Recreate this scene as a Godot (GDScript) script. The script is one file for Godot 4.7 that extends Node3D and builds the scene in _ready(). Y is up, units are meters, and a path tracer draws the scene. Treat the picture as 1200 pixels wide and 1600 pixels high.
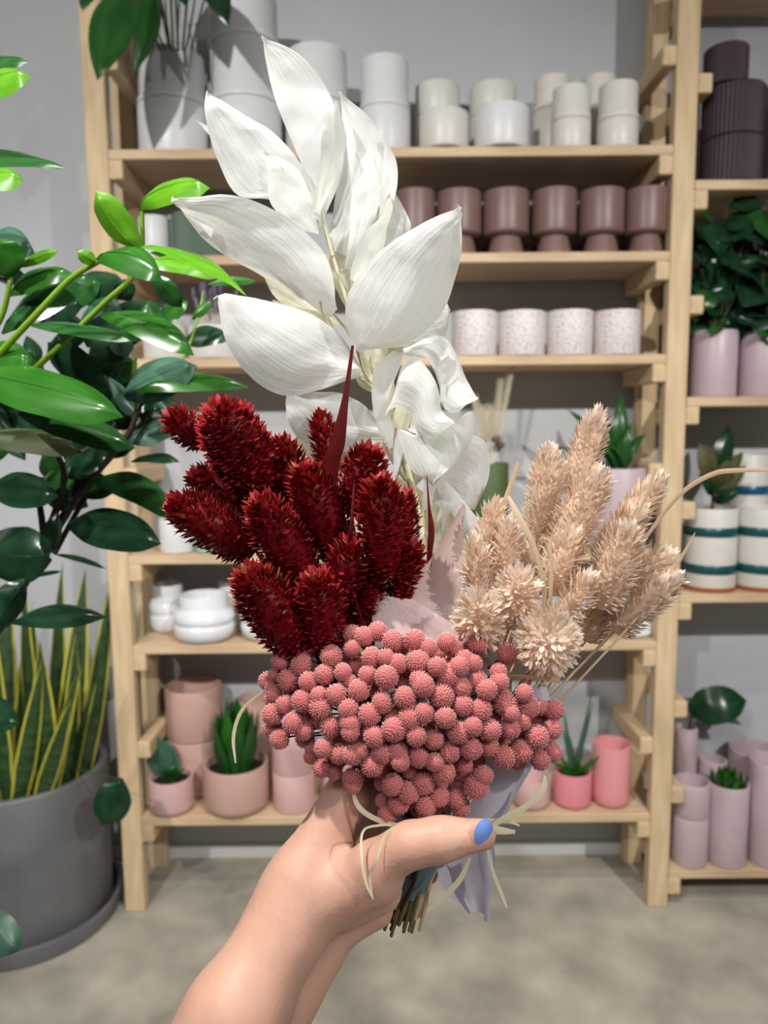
extends Node3D
# A hand holds a bouquet of dried flowers in front of the pot shelves of a plant shop.
# Metres, y up. The camera stands at (0, 1.45, 0) and looks towards -z; the shelves stand against the wall at z = -2.37.

var rng := RandomNumberGenerator.new()
var M := {}
var names := {}

func _ready() -> void:
	rng.seed = 7
	camera_and_light()
	materials()
	room()
	shelving()
	pots_white()
	pots_pink()
	pots_other()
	pots_right_bay()
	snake_plant()
	fig_plant()
	ruscus()
	red_grass()
	peach_grass()
	brunia()
	wrapping()
	hand()

func camera_and_light() -> void:
	var cam := Camera3D.new()
	cam.name = "camera"
	cam.position = Vector3(0, 1.45, 0)
	cam.rotation = Vector3(deg_to_rad(-6.6), 0, deg_to_rad(-0.5))
	cam.near = 0.02
	cam.far = 50.0
	var lens := CameraAttributesPhysical.new()
	lens.frustum_focal_length = 17.325
	lens.frustum_focus_distance = 0.5
	lens.frustum_near = 0.02
	lens.frustum_far = 50.0
	lens.exposure_aperture = 5.0
	cam.attributes = lens
	add_child(cam)
	cam.current = true
	var env := Environment.new()
	env.background_mode = Environment.BG_COLOR
	env.background_color = Color(0.05, 0.05, 0.05)
	env.tonemap_mode = Environment.TONE_MAPPER_LINEAR
	env.tonemap_exposure = 1.0
	env.sdfgi_enabled = true
	env.ssao_enabled = true
	env.ssil_enabled = true
	var we := WorldEnvironment.new()
	we.name = "environment"
	we.environment = env
	add_child(we)
	# ceiling spots on a track, aimed at the shelves, and an added fill panel, unseen behind the camera
	spot(Vector3(1.60, 2.85, 0.95), Vector3(0.65, 0.90, -2.25), 7.3, "white track spotlight far right behind the camera, aimed at the shelves", 36.0)
	spot(Vector3(-1.10, 2.85, 0.95), Vector3(-0.65, 1.65, -2.25), 6.9, "white track spotlight far left behind the camera, aimed at the shelves", 36.0)
	spot(Vector3(0.25, 2.85, -0.65), Vector3(0.1, 0.0, -1.9), 1.9, "white track spotlight nearest to the shelves")
	spot(Vector3(-0.52, 2.85, -0.22), Vector3(-0.02, 1.25, -0.46), 3.1, "white track spotlight left above the camera, aimed at the bouquet")
	spot(Vector3(-2.05, 2.85, 0.1), Vector3(-1.30, 0.75, -2.30), 2.4, "white track spotlight at the far left, aimed at the wall behind the snake plant", 30.0)
	panel(Vector3(0.0, 3.02, 1.4), Vector2(2.4, 0.5), 2.4, "added white ceiling panel for soft fill light, unseen behind the camera")

func spot(at: Vector3, to: Vector3, power: float, label: String, cone := 40.0) -> void:
	var t := thing("track_spotlight", label, "lamp", at, "track spotlights on the ceiling")
	var dir := (to - at).normalized()
	var turn := Basis.looking_at(dir, Vector3(0, 0, 1))
	var can := lathe([Vector2(0, -0.15), Vector2(0.03, -0.15), Vector2(0.036, -0.145), Vector2(0.036, 0.0), Vector2(0.033, 0.0), Vector2(0.033, -0.02), Vector2(0, -0.02)], 24)
	var white := mat(Color(0.85, 0.85, 0.85), 0.4)
	var c := part(t, "can", can, white)
	c.basis = turn * Basis(Vector3(1, 0, 0), -PI / 2)
	var glow := StandardMaterial3D.new()
	glow.albedo_color = Color(0.9, 0.9, 0.9)
	glow.emission_enabled = true
	glow.emission = Color(1.0, 0.99, 0.975)
	glow.emission_energy_multiplier = 3.0
	var disc := lathe([Vector2(0, -0.018), Vector2(0.031, -0.018), Vector2(0.031, -0.012), Vector2(0, -0.012)], 24)
	part(t, "lamp_lens", disc, glow).basis = c.basis
	var arm := part(t, "bracket", tube([V(0, 0.2 - 0.005, 0), -dir * 0.08], [0.008, 0.008], 8), white)
	arm.position = Vector3.ZERO
	var l := SpotLight3D.new()
	l.name = "spot"
	l.light_energy = power
	l.light_color = Color(1.0, 0.99, 0.975)
	l.light_size = 0.03
	l.spot_angle = cone
	l.spot_angle_attenuation = 1.0
	l.spot_range = 12.0
	l.spot_attenuation = 2.0
	l.shadow_enabled = true
	add_child(l)
	l.position = at + dir * 0.01
	l.basis = Basis.looking_at(dir, Vector3(0, 0, 1))

func panel(at: Vector3, size: Vector2, power: float, label: String) -> void:
	var t := thing("added_fill_lamp", label, "lamp", at)
	part(t, "frame", bevel_box(Vector3(size.x + 0.04, 0.03, size.y + 0.04), 0.004), mat(Color(0.85, 0.85, 0.85), 0.5))
	var glow := StandardMaterial3D.new()
	glow.albedo_color = Color(0.9, 0.9, 0.9)
	glow.emission_enabled = true
	glow.emission = Color(0.93, 0.96, 1.0)
	glow.emission_energy_multiplier = 1.5
	part(t, "fill_diffuser", bevel_box(Vector3(size.x, 0.006, size.y), 0.001), glow).position = Vector3(0, -0.019, 0)
	var l := AreaLight3D.new()
	l.name = "fill_light"
	l.area_size = size
	l.light_energy = power
	l.light_color = Color(0.93, 0.96, 1.0)
	l.area_range = 12.0
	l.area_attenuation = 2.0
	l.shadow_enabled = true
	add_child(l)
	l.position = at + Vector3(0, -0.03, 0)
	l.rotation = Vector3(-PI / 2, 0, 0)

# ---------------------------------------------------------------- helpers

func V(x: float, y: float, z: float) -> Vector3:
	return Vector3(x, y, z)

func numbered(called: String) -> String:
	var k: int = names.get(called, 0)
	names[called] = k + 1
	return called if k == 0 else "%s_%03d" % [called, k]

func thing(called: String, label: String, category: String, at := Vector3.ZERO, group := "") -> Node3D:
	var o := Node3D.new()
	o.name = numbered(called)
	add_child(o)
	o.position = at
	tag(o, label, category, group)
	return o

func tag(o: Node, label: String, category: String, group := "") -> void:
	o.set_meta("label", label)
	o.set_meta("category", category)
	if group:
		o.set_meta("group", group)

func part(parent: Node3D, called: String, mesh: Mesh, m: Material) -> MeshInstance3D:
	var o := MeshInstance3D.new()
	o.name = called
	o.mesh = mesh
	o.material_override = m
	parent.add_child(o, true)
	return o

func solid(called: String, mesh: Mesh, m: Material, label: String, category: String, at := Vector3.ZERO, group := "") -> MeshInstance3D:
	var o := MeshInstance3D.new()
	o.name = numbered(called)
	o.mesh = mesh
	o.material_override = m
	add_child(o)
	o.position = at
	tag(o, label, category, group)
	return o

func structure(called: String, mesh: Mesh, m: Material, at := Vector3.ZERO) -> MeshInstance3D:
	var o := MeshInstance3D.new()
	o.name = called
	o.mesh = mesh
	o.material_override = m
	add_child(o)
	o.position = at
	o.set_meta("kind", "structure")
	return o

func mat(c: Color, rough := 0.6, spec := 0.5) -> StandardMaterial3D:
	var m := StandardMaterial3D.new()
	m.albedo_color = c
	m.roughness = rough
	m.metallic_specular = spec
	return m

func noise_tex(freq: float, size := 512, lo := Color.BLACK, hi := Color.WHITE, seed_ := 1, octaves := 4, type := FastNoiseLite.TYPE_SIMPLEX_SMOOTH) -> NoiseTexture2D:
	var f := FastNoiseLite.new()
	f.seed = seed_
	f.frequency = freq
	f.fractal_octaves = octaves
	f.noise_type = type
	var t := NoiseTexture2D.new()
	t.width = size
	t.height = size
	t.seamless = true
	t.noise = f
	var g := Gradient.new()
	g.set_color(0, lo)
	g.set_color(1, hi)
	t.color_ramp = g
	return t

class Mesher:
	var v := PackedVector3Array()
	var n := PackedVector3Array()
	var uv := PackedVector2Array()
	var c := PackedColorArray()
	var i := PackedInt32Array()
	func smooth() -> void:
		n.resize(v.size())
		n.fill(Vector3.ZERO)
		for k in range(0, i.size(), 3):
			var a := v[i[k]]
			var f := (v[i[k + 2]] - a).cross(v[i[k + 1]] - a)
			n[i[k]] += f
			n[i[k + 1]] += f
			n[i[k + 2]] += f
		for k in n.size():
			n[k] = n[k].normalized() if n[k].length_squared() > 1e-20 else Vector3.UP
	func commit(into: ArrayMesh = null) -> ArrayMesh:
		var a := []
		a.resize(Mesh.ARRAY_MAX)
		a[Mesh.ARRAY_VERTEX] = v
		a[Mesh.ARRAY_INDEX] = i
		if n.size() == v.size():
			a[Mesh.ARRAY_NORMAL] = n
		if uv.size() == v.size():
			a[Mesh.ARRAY_TEX_UV] = uv
		if c.size() == v.size():
			a[Mesh.ARRAY_COLOR] = c
		var m := into if into else ArrayMesh.new()
		m.add_surface_from_arrays(Mesh.PRIMITIVE_TRIANGLES, a)
		return m

func lathe(profile: Array, segs := 40, flutes := 0, depth := 0.0) -> ArrayMesh:
	# profile runs along the outside from the bottom to the top, then down the inside; flutes are ribs round the outside
	var mb := Mesher.new()
	var sn := []
	for k in profile.size() - 1:
		var d: Vector2 = profile[k + 1] - profile[k]
		sn.append(Vector2(d.y, -d.x).normalized())
	var along := 0.0
	for k in profile.size() - 1:
		var p0: Vector2 = profile[k]
		var p1: Vector2 = profile[k + 1]
		var n0: Vector2 = sn[k]
		var n1: Vector2 = sn[k]
		if k > 0 and sn[k].dot(sn[k - 1]) > 0.6:
			n0 = (sn[k] + sn[k - 1]).normalized()
		if k < sn.size() - 1 and sn[k].dot(sn[k + 1]) > 0.6:
			n1 = (sn[k] + sn[k + 1]).normalized()
		var at := mb.v.size()
		var step := p0.distance_to(p1)
		for j in segs + 1:
			var a := TAU * j / segs
			var rib := 1.0
			if flutes and n0.x > 0.5:
				rib = 1.0 - depth * (0.5 + 0.5 * cos(a * flutes))
			var e := Vector3(cos(a), 0, sin(a))
			mb.v.append(e * p0.x * rib + Vector3(0, p0.y, 0))
			mb.v.append(e * p1.x * rib + Vector3(0, p1.y, 0))
			mb.n.append(e * n0.x + Vector3(0, n0.y, 0))
			mb.n.append(e * n1.x + Vector3(0, n1.y, 0))
			mb.uv.append(Vector2(float(j) / segs, along))
			mb.uv.append(Vector2(float(j) / segs, along + step))
		for j in segs:
			var q := at + j * 2
			mb.i.append_array([q, q + 2, q + 1, q + 2, q + 3, q + 1])
		along += step
	if flutes:
		mb.smooth()
	return mb.commit()

func bevel_box(size: Vector3, bevel := 0.003) -> ArrayMesh:
	var mb := Mesher.new()
	var h := size / 2
	var q := h - Vector3.ONE * bevel
	for ax in 3:
		var u := (ax + 1) % 3
		var w := (ax + 2) % 3
		for s in [-1.0, 1.0]:
			var face := []
			for cc in [[-1, -1], [1, -1], [1, 1], [-1, 1]]:
				var p := Vector3.ZERO
				p[ax] = s * h[ax]
				p[u] = cc[0] * q[u]
				p[w] = cc[1] * q[w]
				face.append(p)
			flat(mb, face, s < 0)
	for ax in 3:
		var u := (ax + 1) % 3
		var w := (ax + 2) % 3
		for su in [-1.0, 1.0]:
			for sw in [-1.0, 1.0]:
				var face := []
				for cc in [[-1, 0], [1, 0], [1, 1], [-1, 1]]:
					var p := Vector3.ZERO
					p[ax] = cc[0] * q[ax]
					p[u] = su * (h[u] if cc[1] == 0 else q[u])
					p[w] = sw * (q[w] if cc[1] == 0 else h[w])
					face.append(p)
				flat(mb, face, su * sw < 0)
	for sx in [-1.0, 1.0]:
		for sy in [-1.0, 1.0]:
			for sz in [-1.0, 1.0]:
				flat(mb, [Vector3(sx * h.x, sy * q.y, sz * q.z), Vector3(sx * q.x, sy * h.y, sz * q.z), Vector3(sx * q.x, sy * q.y, sz * h.z)], sx * sy * sz < 0)
	return mb.commit()

func flat(mb: Mesher, face: Array, flip: bool) -> void:
	if not flip:
		face = face.duplicate()
		face.reverse()
	var nn: Vector3 = ((face[2] - face[0]) as Vector3).cross(face[1] - face[0]).normalized()
	var at := mb.v.size()
	for p in face:
		mb.v.append(p)
		mb.n.append(nn)
		mb.uv.append(Vector2(p.x + p.z, p.y + p.z * 0.5))
	for k in range(1, face.size() - 1):
		mb.i.append_array([at, at + k, at + k + 1])

func spline(pts: Array, t: float) -> Vector3:
	var m := pts.size() - 1
	var x := clampf(t, 0, 1) * m
	var k := mini(int(x), m - 1)
	var f := x - k
	var p1: Vector3 = pts[k]
	var p2: Vector3 = pts[k + 1]
	var p0: Vector3 = pts[k - 1] if k > 0 else p1 * 2 - p2
	var p3: Vector3 = pts[k + 2] if k + 2 <= m else p2 * 2 - p1
	return p1.cubic_interpolate(p2, p0, p3, f)

func tube_into(mb: Mesher, path: Array, radii: Array, sides := 6, fine := 1, tone := Color.WHITE) -> void:
	var steps := (path.size() - 1) * fine
	var at := mb.v.size()
	var last := Vector3.ZERO
	for s in steps + 1:
		var t := float(s) / steps
		var p := spline(path, t)
		var d := (spline(path, minf(1, t + 0.01)) - spline(path, maxf(0, t - 0.01))).normalized()
		var x := t * (radii.size() - 1)
		var k := mini(int(x), radii.size() - 2)
		var r: float = lerpf(radii[k], radii[k + 1], x - k)
		var side := last if last != Vector3.ZERO else (Vector3.UP if absf(d.y) < 0.9 else Vector3.RIGHT)
		var a := (side - d * side.dot(d)).normalized()
		last = a
		var b := d.cross(a)
		for j in sides:
			var e := a * cos(TAU * j / sides) + b * sin(TAU * j / sides)
			mb.v.append(p + e * r)
			mb.n.append(e)
			mb.uv.append(Vector2(float(j) / sides, t))
			mb.c.append(tone)
	for s in steps:
		for j in sides:
			var q := at + s * sides + j
			var w := at + s * sides + (j + 1) % sides
			mb.i.append_array([q, q + sides, w, w, q + sides, w + sides])
	for e in [0, steps]:
		var c0: int = at + e * sides
		for j in range(1, sides - 1):
			if e == 0:
				mb.i.append_array([c0, c0 + j, c0 + j + 1])
			else:
				mb.i.append_array([c0, c0 + j + 1, c0 + j])

func tube(path: Array, radii: Array, sides := 6, fine := 1) -> ArrayMesh:
	var mb := Mesher.new()
	tube_into(mb, path, radii, sides, fine)
	return mb.commit()

# A leaf or a sheet between two edges that run from its base to its tip; bulge arches it across, fold creases it along the middle, wave ripples it.
func sheet(left: Array, right: Array, bulge := 0.0, fold := 0.0, wave := 0.0, nu := 22, nv := 10, crumple := 0.0) -> ArrayMesh:
	var uneven := FastNoiseLite.new()
	uneven.seed = rng.randi() % 1000
	uneven.frequency = 22.0
	var mb := Mesher.new()
	var ph := rng.randf() * TAU
	for a in nu + 1:
		var t := float(a) / nu
		var l := spline(left, t)
		var r := spline(right, t)
		var along := (spline(left, minf(1, t + 0.02)) + spline(right, minf(1, t + 0.02)) - spline(left, maxf(0, t - 0.02)) - spline(right, maxf(0, t - 0.02))).normalized()
		var across := r - l
		var nn := along.cross(across).normalized()
		if nn.z < 0:
			nn = -nn
		var full := clampf(across.length() / 0.02, 0, 1)
		for b in nv + 1:
			var s := float(b) / nv
			var p := l.lerp(r, s)
			p += nn * full * (bulge * 4 * s * (1 - s) + fold * (1 - absf(2 * s - 1)) + wave * sin(t * 9 + ph + s * 4) * (absf(2 * s - 1)))
			if crumple > 0.0:
				p += nn * full * crumple * uneven.get_noise_3d(p.x, p.y, p.z)
			mb.v.append(p)
			mb.uv.append(Vector2(t, s))
	var row := nv + 1
	for a in nu:
		for b in nv:
			var q := a * row + b
			mb.i.append_array([q, q + 1, q + row, q + 1, q + row + 1, q + row])
	mb.smooth()
	return mb.commit()

const BROAD := [0.05, 0.6, 0.95, 1.0, 0.85, 0.52, 0.0]
const STRAP := [0.55, 0.85, 1.0, 0.95, 0.78, 0.45, 0.0]
const GRASS := [0.8, 1.0, 0.95, 0.8, 0.6, 0.35, 0.0]

# A leaf from its base to its tip: facing is the way its upper side looks, sag bends it down in the middle.
func blade(base: Vector3, tip: Vector3, width: float, facing: Vector3, sag := 0.0, form := BROAD, fold := 0.0, nu := 12, nv := 4) -> ArrayMesh:
	var l := []
	var r := []
	var d := (tip - base).normalized()
	var side := d.cross(facing).normalized()
	var up := side.cross(d).normalized()
	for k in form.size():
		var s := float(k) / (form.size() - 1)
		var p := base.lerp(tip, s) + up * sag * 4 * s * (1 - s)
		var w: float = form[k]
		l.append(p - side * width * 0.5 * w)
		r.append(p + side * width * 0.5 * w)
	return sheet(l, r, 0.0, fold, 0.0, nu, nv)

# the raised rib along the middle of a leaf made by sheet() with nv columns
func midrib(leaf: MeshInstance3D, nv: int, radius: float, m: Material) -> void:
	var arrays := (leaf.mesh as ArrayMesh).surface_get_arrays(0)
	var v: PackedVector3Array = arrays[Mesh.ARRAY_VERTEX]
	var path := []
	for k in range(0, v.size() / (nv + 1) - 1, 2):
		path.append(v[k * (nv + 1) + nv / 2])
	part(leaf, "midrib", tube(path, [radius, radius * 0.8, radius * 0.3], 5), m)

func leaf_part(parent: Node3D, mesh: Mesh, m: Material, called := "leaf") -> MeshInstance3D:
	return part(parent, called, mesh, m)

# ---------------------------------------------------------------- materials

func materials() -> void:
	var wood := mat(Color(1, 1, 1), 0.62, 0.4)
	wood.albedo_texture = noise_tex(0.006, 512, Color(0.77, 0.665, 0.52), Color(0.87, 0.775, 0.63), 3, 5)
	wood.uv1_triplanar = true
	wood.uv1_scale = Vector3(9, 1.1, 9)
	M.wood_post = wood
	var board := wood.duplicate()
	board.albedo_texture = noise_tex(0.006, 512, Color(0.735, 0.625, 0.50), Color(0.845, 0.745, 0.61), 4, 5)
	board.uv1_scale = Vector3(1.1, 9, 9)
	M.wood_board = board
	var rail := wood.duplicate()
	rail.uv1_scale = Vector3(9, 9, 1.1)
	M.wood_rail = rail
	var wall := mat(Color(1, 1, 1), 0.9, 0.3)
	wall.albedo_texture = noise_tex(0.004, 512, Color(0.70, 0.71, 0.72), Color(0.755, 0.765, 0.775), 5, 4)
	wall.uv1_triplanar = true
	wall.uv1_world_triplanar = true
	wall.uv1_scale = Vector3(0.6, 0.6, 0.6)
	wall.heightmap_enabled = true
	wall.heightmap_texture = noise_tex(0.03, 512, Color.BLACK, Color.WHITE, 6, 4)
	wall.heightmap_scale = 0.15
	M.wall = wall
	M.trim = mat(Color(0.82, 0.82, 0.81), 0.5)
	M.ceiling = mat(Color(0.78, 0.78, 0.77), 0.9)
	var conc := mat(Color(1, 1, 1), 0.55, 0.45)
	var ct := noise_tex(0.006, 1024, Color(0.555, 0.535, 0.49), Color(0.775, 0.745, 0.685), 11, 6)
	conc.albedo_texture = ct
	conc.uv1_triplanar = true
	conc.uv1_world_triplanar = true
	conc.uv1_scale = Vector3(0.55, 0.55, 0.55)
	conc.heightmap_enabled = true
	conc.heightmap_texture = noise_tex(0.02, 512, Color.BLACK, Color.WHITE, 12, 5)
	conc.heightmap_scale = 0.12
	M.concrete = conc
	M.white = pot_mat(Color(0.86, 0.86, 0.865), 0.38)
	M.offwhite = pot_mat(Color(0.85, 0.835, 0.80), 0.4)
	M.glaze = mat(Color(0.88, 0.89, 0.90), 0.12)
	M.rose = pot_mat(Color(0.485, 0.375, 0.35), 0.42)
	M.pink = pot_mat(Color(0.765, 0.615, 0.57), 0.6)
	M.palepink = pot_mat(Color(0.83, 0.67, 0.66), 0.5)
	M.hotpink = mat(Color(0.86, 0.53, 0.575), 0.22)
	M.glosspink = mat(Color(0.87, 0.58, 0.585), 0.1)
	M.lilac = pot_mat(Color(0.77, 0.685, 0.705), 0.45)
	M.lilac_light = pot_mat(Color(0.76, 0.68, 0.71), 0.4)
	M.plum = pot_mat(Color(0.215, 0.15, 0.185), 0.6)
	M.sage = pot_mat(Color(0.33, 0.42, 0.36), 0.6)
	M.olive = pot_mat(Color(0.29, 0.36, 0.20), 0.6)
	M.teal = mat(Color(0.09, 0.30, 0.30), 0.3)
	M.bluestripe = mat(Color(0.10, 0.33, 0.45), 0.3)
	M.terracotta = mat(Color(0.60, 0.30, 0.19), 0.85)
	M.mint = mat(Color(0.62, 0.74, 0.70), 0.2)
	var sp := mat(Color(1, 1, 1), 0.5)
	sp.albedo_texture = noise_tex(0.05, 512, Color(0.66, 0.59, 0.59), Color(0.88, 0.85, 0.84), 21, 2)
	(sp.albedo_texture as NoiseTexture2D).color_ramp.set_offset(0, 0.33)
	(sp.albedo_texture as NoiseTexture2D).color_ramp.set_offset(1, 0.46)
	sp.uv1_triplanar = true
	sp.uv1_scale = Vector3(5, 5, 5)
	M.speckled = sp
	var grey := mat(Color(1, 1, 1), 0.5)
	grey.albedo_texture = noise_tex(0.006, 512, Color(0.36, 0.36, 0.37), Color(0.46, 0.46, 0.465), 31, 5)
	grey.uv1_triplanar = true
	grey.uv1_scale = Vector3(1.5, 1.5, 1.5)
	M.grey = grey
	M.soil = mat(Color(0.10, 0.075, 0.055), 0.95)
	M.leaf_dark = leaf_mat(Color(0.013, 0.072, 0.012), 0.24, 0.05)
	M.leaf_deep = leaf_mat(Color(0.007, 0.034, 0.012), 0.22, 0.03)
	M.leaf_mid = leaf_mat(Color(0.020, 0.118, 0.008), 0.24, 0.12)
	M.leaf_lime = leaf_mat(Color(0.10, 0.315, 0.008), 0.30, 0.30)
	M.leaf_olive = leaf_mat(Color(0.055, 0.075, 0.02), 0.5, 0.1)
	M.leaf_grey = leaf_mat(Color(0.045, 0.12, 0.075), 0.34, 0.08)
	M.leaf_brown = leaf_mat(Color(0.075, 0.07, 0.025), 0.5, 0.1)
	M.twig_green = mat(Color(0.42, 0.56, 0.12), 0.45)
	M.twig_brown = mat(Color(0.17, 0.125, 0.09), 0.75)
	M.dried = mat(Color(0.89, 0.85, 0.75), 0.8)
	M.lavender = mat(Color(0.42, 0.37, 0.47), 0.85)
	var strap := mat(Color(1, 1, 1), 0.45)
	strap.albedo_texture = snake_texture()
	strap.backlight_enabled = true
	strap.backlight = Color(0.15, 0.15, 0.1)
	M.snake = strap
	# dried white ruscus: thin, veined along the leaf, a little light passes through
	var wl := mat(Color(0.885, 0.888, 0.885), 0.6, 0.35)
	wl.heightmap_enabled = true
	wl.heightmap_texture = vein_texture()
	wl.heightmap_scale = 0.048
	wl.backlight_enabled = true
	wl.backlight = Color(0.92, 0.915, 0.86)
	M.ruscus = wl
	var wc := wl.duplicate()
	wc.albedo_color = Color(0.91, 0.895, 0.81)
	wc.backlight = Color(0.94, 0.92, 0.78)
	M.ruscus_cream = wc
	M.ruscus_stem = mat(Color(0.86, 0.84, 0.70), 0.6)
	var red := mat(Color(1, 1, 1), 0.42, 0.33)
	red.vertex_color_use_as_albedo = true
	M.red = red
	var peach := mat(Color(1, 1, 1), 0.55, 0.4)
	peach.vertex_color_use_as_albedo = true
	peach.backlight_enabled = true
	peach.backlight = Color(0.85, 0.82, 0.79)
	M.peach = peach
	M.red_blade = mat(Color(0.34, 0.035, 0.035), 0.5, 0.3)
	M.red_stem = mat(Color(0.22, 0.04, 0.04), 0.6)
	M.straw = mat(Color(0.82, 0.70, 0.56), 0.55)
	M.cutstem = mat(Color(0.44, 0.40, 0.26), 0.7)
	var berry := mat(Color(1, 1, 1), 0.75, 0.3)
	berry.vertex_color_use_as_albedo = true
	M.berry = berry
	M.berry_stalk = mat(Color(0.28, 0.12, 0.10), 0.7)
	var paper := mat(Color(1, 1, 1), 0.8, 0.3)
	paper.albedo_texture = noise_tex(0.012, 512, Color(0.79, 0.70, 0.685), Color(0.835, 0.75, 0.735), 41, 5)
	paper.heightmap_enabled = true
	paper.heightmap_texture = noise_tex(0.01, 512, Color.BLACK, Color.WHITE, 42, 4)
	paper.heightmap_scale = 0.015
	paper.uv1_scale = Vector3(1.5, 1.5, 1)
	paper.backlight_enabled = true
	paper.backlight = Color(0.3, 0.25, 0.25)
	M.paper = paper
	var tissue := mat(Color(0.80, 0.79, 0.84), 0.6)
	tissue.backlight_enabled = true
	tissue.backlight = Color(0.75, 0.73, 0.8)
	M.tissue = tissue
	M.raffia = mat(Color(0.88, 0.83, 0.69), 0.6)
	M.tape = mat(Color(0.38, 0.46, 0.52), 0.45)
	var skin := mat(Color(1, 1, 1), 0.5, 0.45)
	skin.albedo_texture = noise_tex(0.012, 512, Color(0.82, 0.625, 0.535), Color(0.875, 0.695, 0.60), 51, 5)
	skin.uv1_triplanar = true
	skin.uv1_scale = Vector3(8, 8, 8)
	skin.heightmap_enabled = true
	skin.heightmap_texture = noise_tex(0.06, 512, Color.BLACK, Color.WHITE, 52, 3)
	skin.heightmap_scale = 0.02
	skin.subsurf_scatter_enabled = true
	skin.subsurf_scatter_strength = 0.15
	M.skin = skin
	M.nail = mat(Color(0.50, 0.64, 0.92), 0.15)

func pot_mat(c: Color, rough: float) -> StandardMaterial3D:
	var m := mat(Color(1, 1, 1), rough)
	m.albedo_texture = noise_tex(0.01, 256, c.darkened(0.04), c.lightened(0.03), 61, 4)
	m.uv1_triplanar = true
	m.uv1_scale = Vector3(4, 4, 4)
	return m

func leaf_mat(c: Color, rough: float, through: float) -> StandardMaterial3D:
	var m := mat(Color(1, 1, 1), rough, 0.36)
	m.albedo_texture = noise_tex(0.02, 128, c.linear_to_srgb().darkened(0.1), c.linear_to_srgb().lightened(0.06), 71, 3)
	m.uv1_scale = Vector3(0.7, 0.7, 1)
	m.backlight_enabled = true
	m.backlight = Color(through, through, through).linear_to_srgb()
	return m

func snake_texture() -> ImageTexture:
	# yellow margins and cross-banded green, as the leaves of a snake plant are marked
	var f := FastNoiseLite.new()
	f.seed = 5
	f.frequency = 0.03
	var im := Image.create(256, 64, false, Image.FORMAT_RGB8)
	for x in 256:
		for y in 64:
			var k := f.get_noise_2d(x * 2.4, y * 0.5) * 0.5 + 0.5
			var edge := absf(y - 31.5) / 31.5 + f.get_noise_2d(x * 0.6, 300) * 0.10
			var green := Color(0.10, 0.19, 0.08).lerp(Color(0.26, 0.37, 0.20), k)
			im.set_pixel(x, y, Color(0.70, 0.68, 0.26) if edge > 0.78 else green)
	return ImageTexture.create_from_image(im)

func vein_texture() -> ImageTexture:
	# height of a ruscus leaf: veins that run from base to tip, and a fine crumple
	var f := FastNoiseLite.new()
	f.seed = 9
	f.frequency = 0.02
	var im := Image.create(512, 256, false, Image.FORMAT_RGB8)
	for x in 512:
		for y in 256:
			var s := y / 255.0 + f.get_noise_2d(x * 0.35, y * 0.4) * 0.015
			var vein := pow(absf(sin(s * PI * 9.0)), 6.0) * 0.35 + pow(absf(sin(s * PI * 23.0)), 3.0) * 0.14
			var mid := exp(-pow((s - 0.5) * 45.0, 2.0)) * 0.5
			var rough := f.get_noise_2d(x * 0.8, y * 2.2) * 0.22 + f.get_noise_2d(x * 2.5, y * 5.0) * 0.10
			var h := clampf(0.4 - vein * 0.6 + mid + rough, 0, 1)
			im.set_pixel(x, y, Color(h, h, h))
	return ImageTexture.create_from_image(im)

# ---------------------------------------------------------------- room and shelving

func box_at(lo: Vector3, hi: Vector3, bevel := 0.002) -> Array:
	return [bevel_box(hi - lo, bevel), (lo + hi) / 2]

func slab(called: String, lo: Vector3, hi: Vector3, m: Material) -> void:
	var b := box_at(lo, hi, 0.001)
	structure(called, b[0], m, b[1])

func room() -> void:
	slab("floor", V(-3.0, -0.1, -2.37), V(3.4, 0, 3.0), M.concrete)
	slab("wall_back", V(-3.1, -0.1, -2.47), V(3.5, 3.15, -2.37), M.wall)
	slab("wall_left", V(-3.1, -0.1, -2.37), V(-3.0, 3.15, 3.0), M.wall)
	slab("wall_right", V(3.4, -0.1, -2.37), V(3.5, 3.15, 3.0), M.wall)
	slab("wall_front", V(-3.1, -0.1, 3.0), V(3.5, 3.15, 3.1), M.wall)
	slab("ceiling", V(-3.0, 3.05, -2.37), V(3.4, 3.15, 3.0), M.ceiling)
	slab("baseboard_back", V(-3.0, 0.0, -2.37), V(3.4, 0.045, -2.358), M.trim)

const POSTS := [-0.762, 0.816, 2.394]
const FRONT := -2.08
const BACK := -2.345

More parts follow.
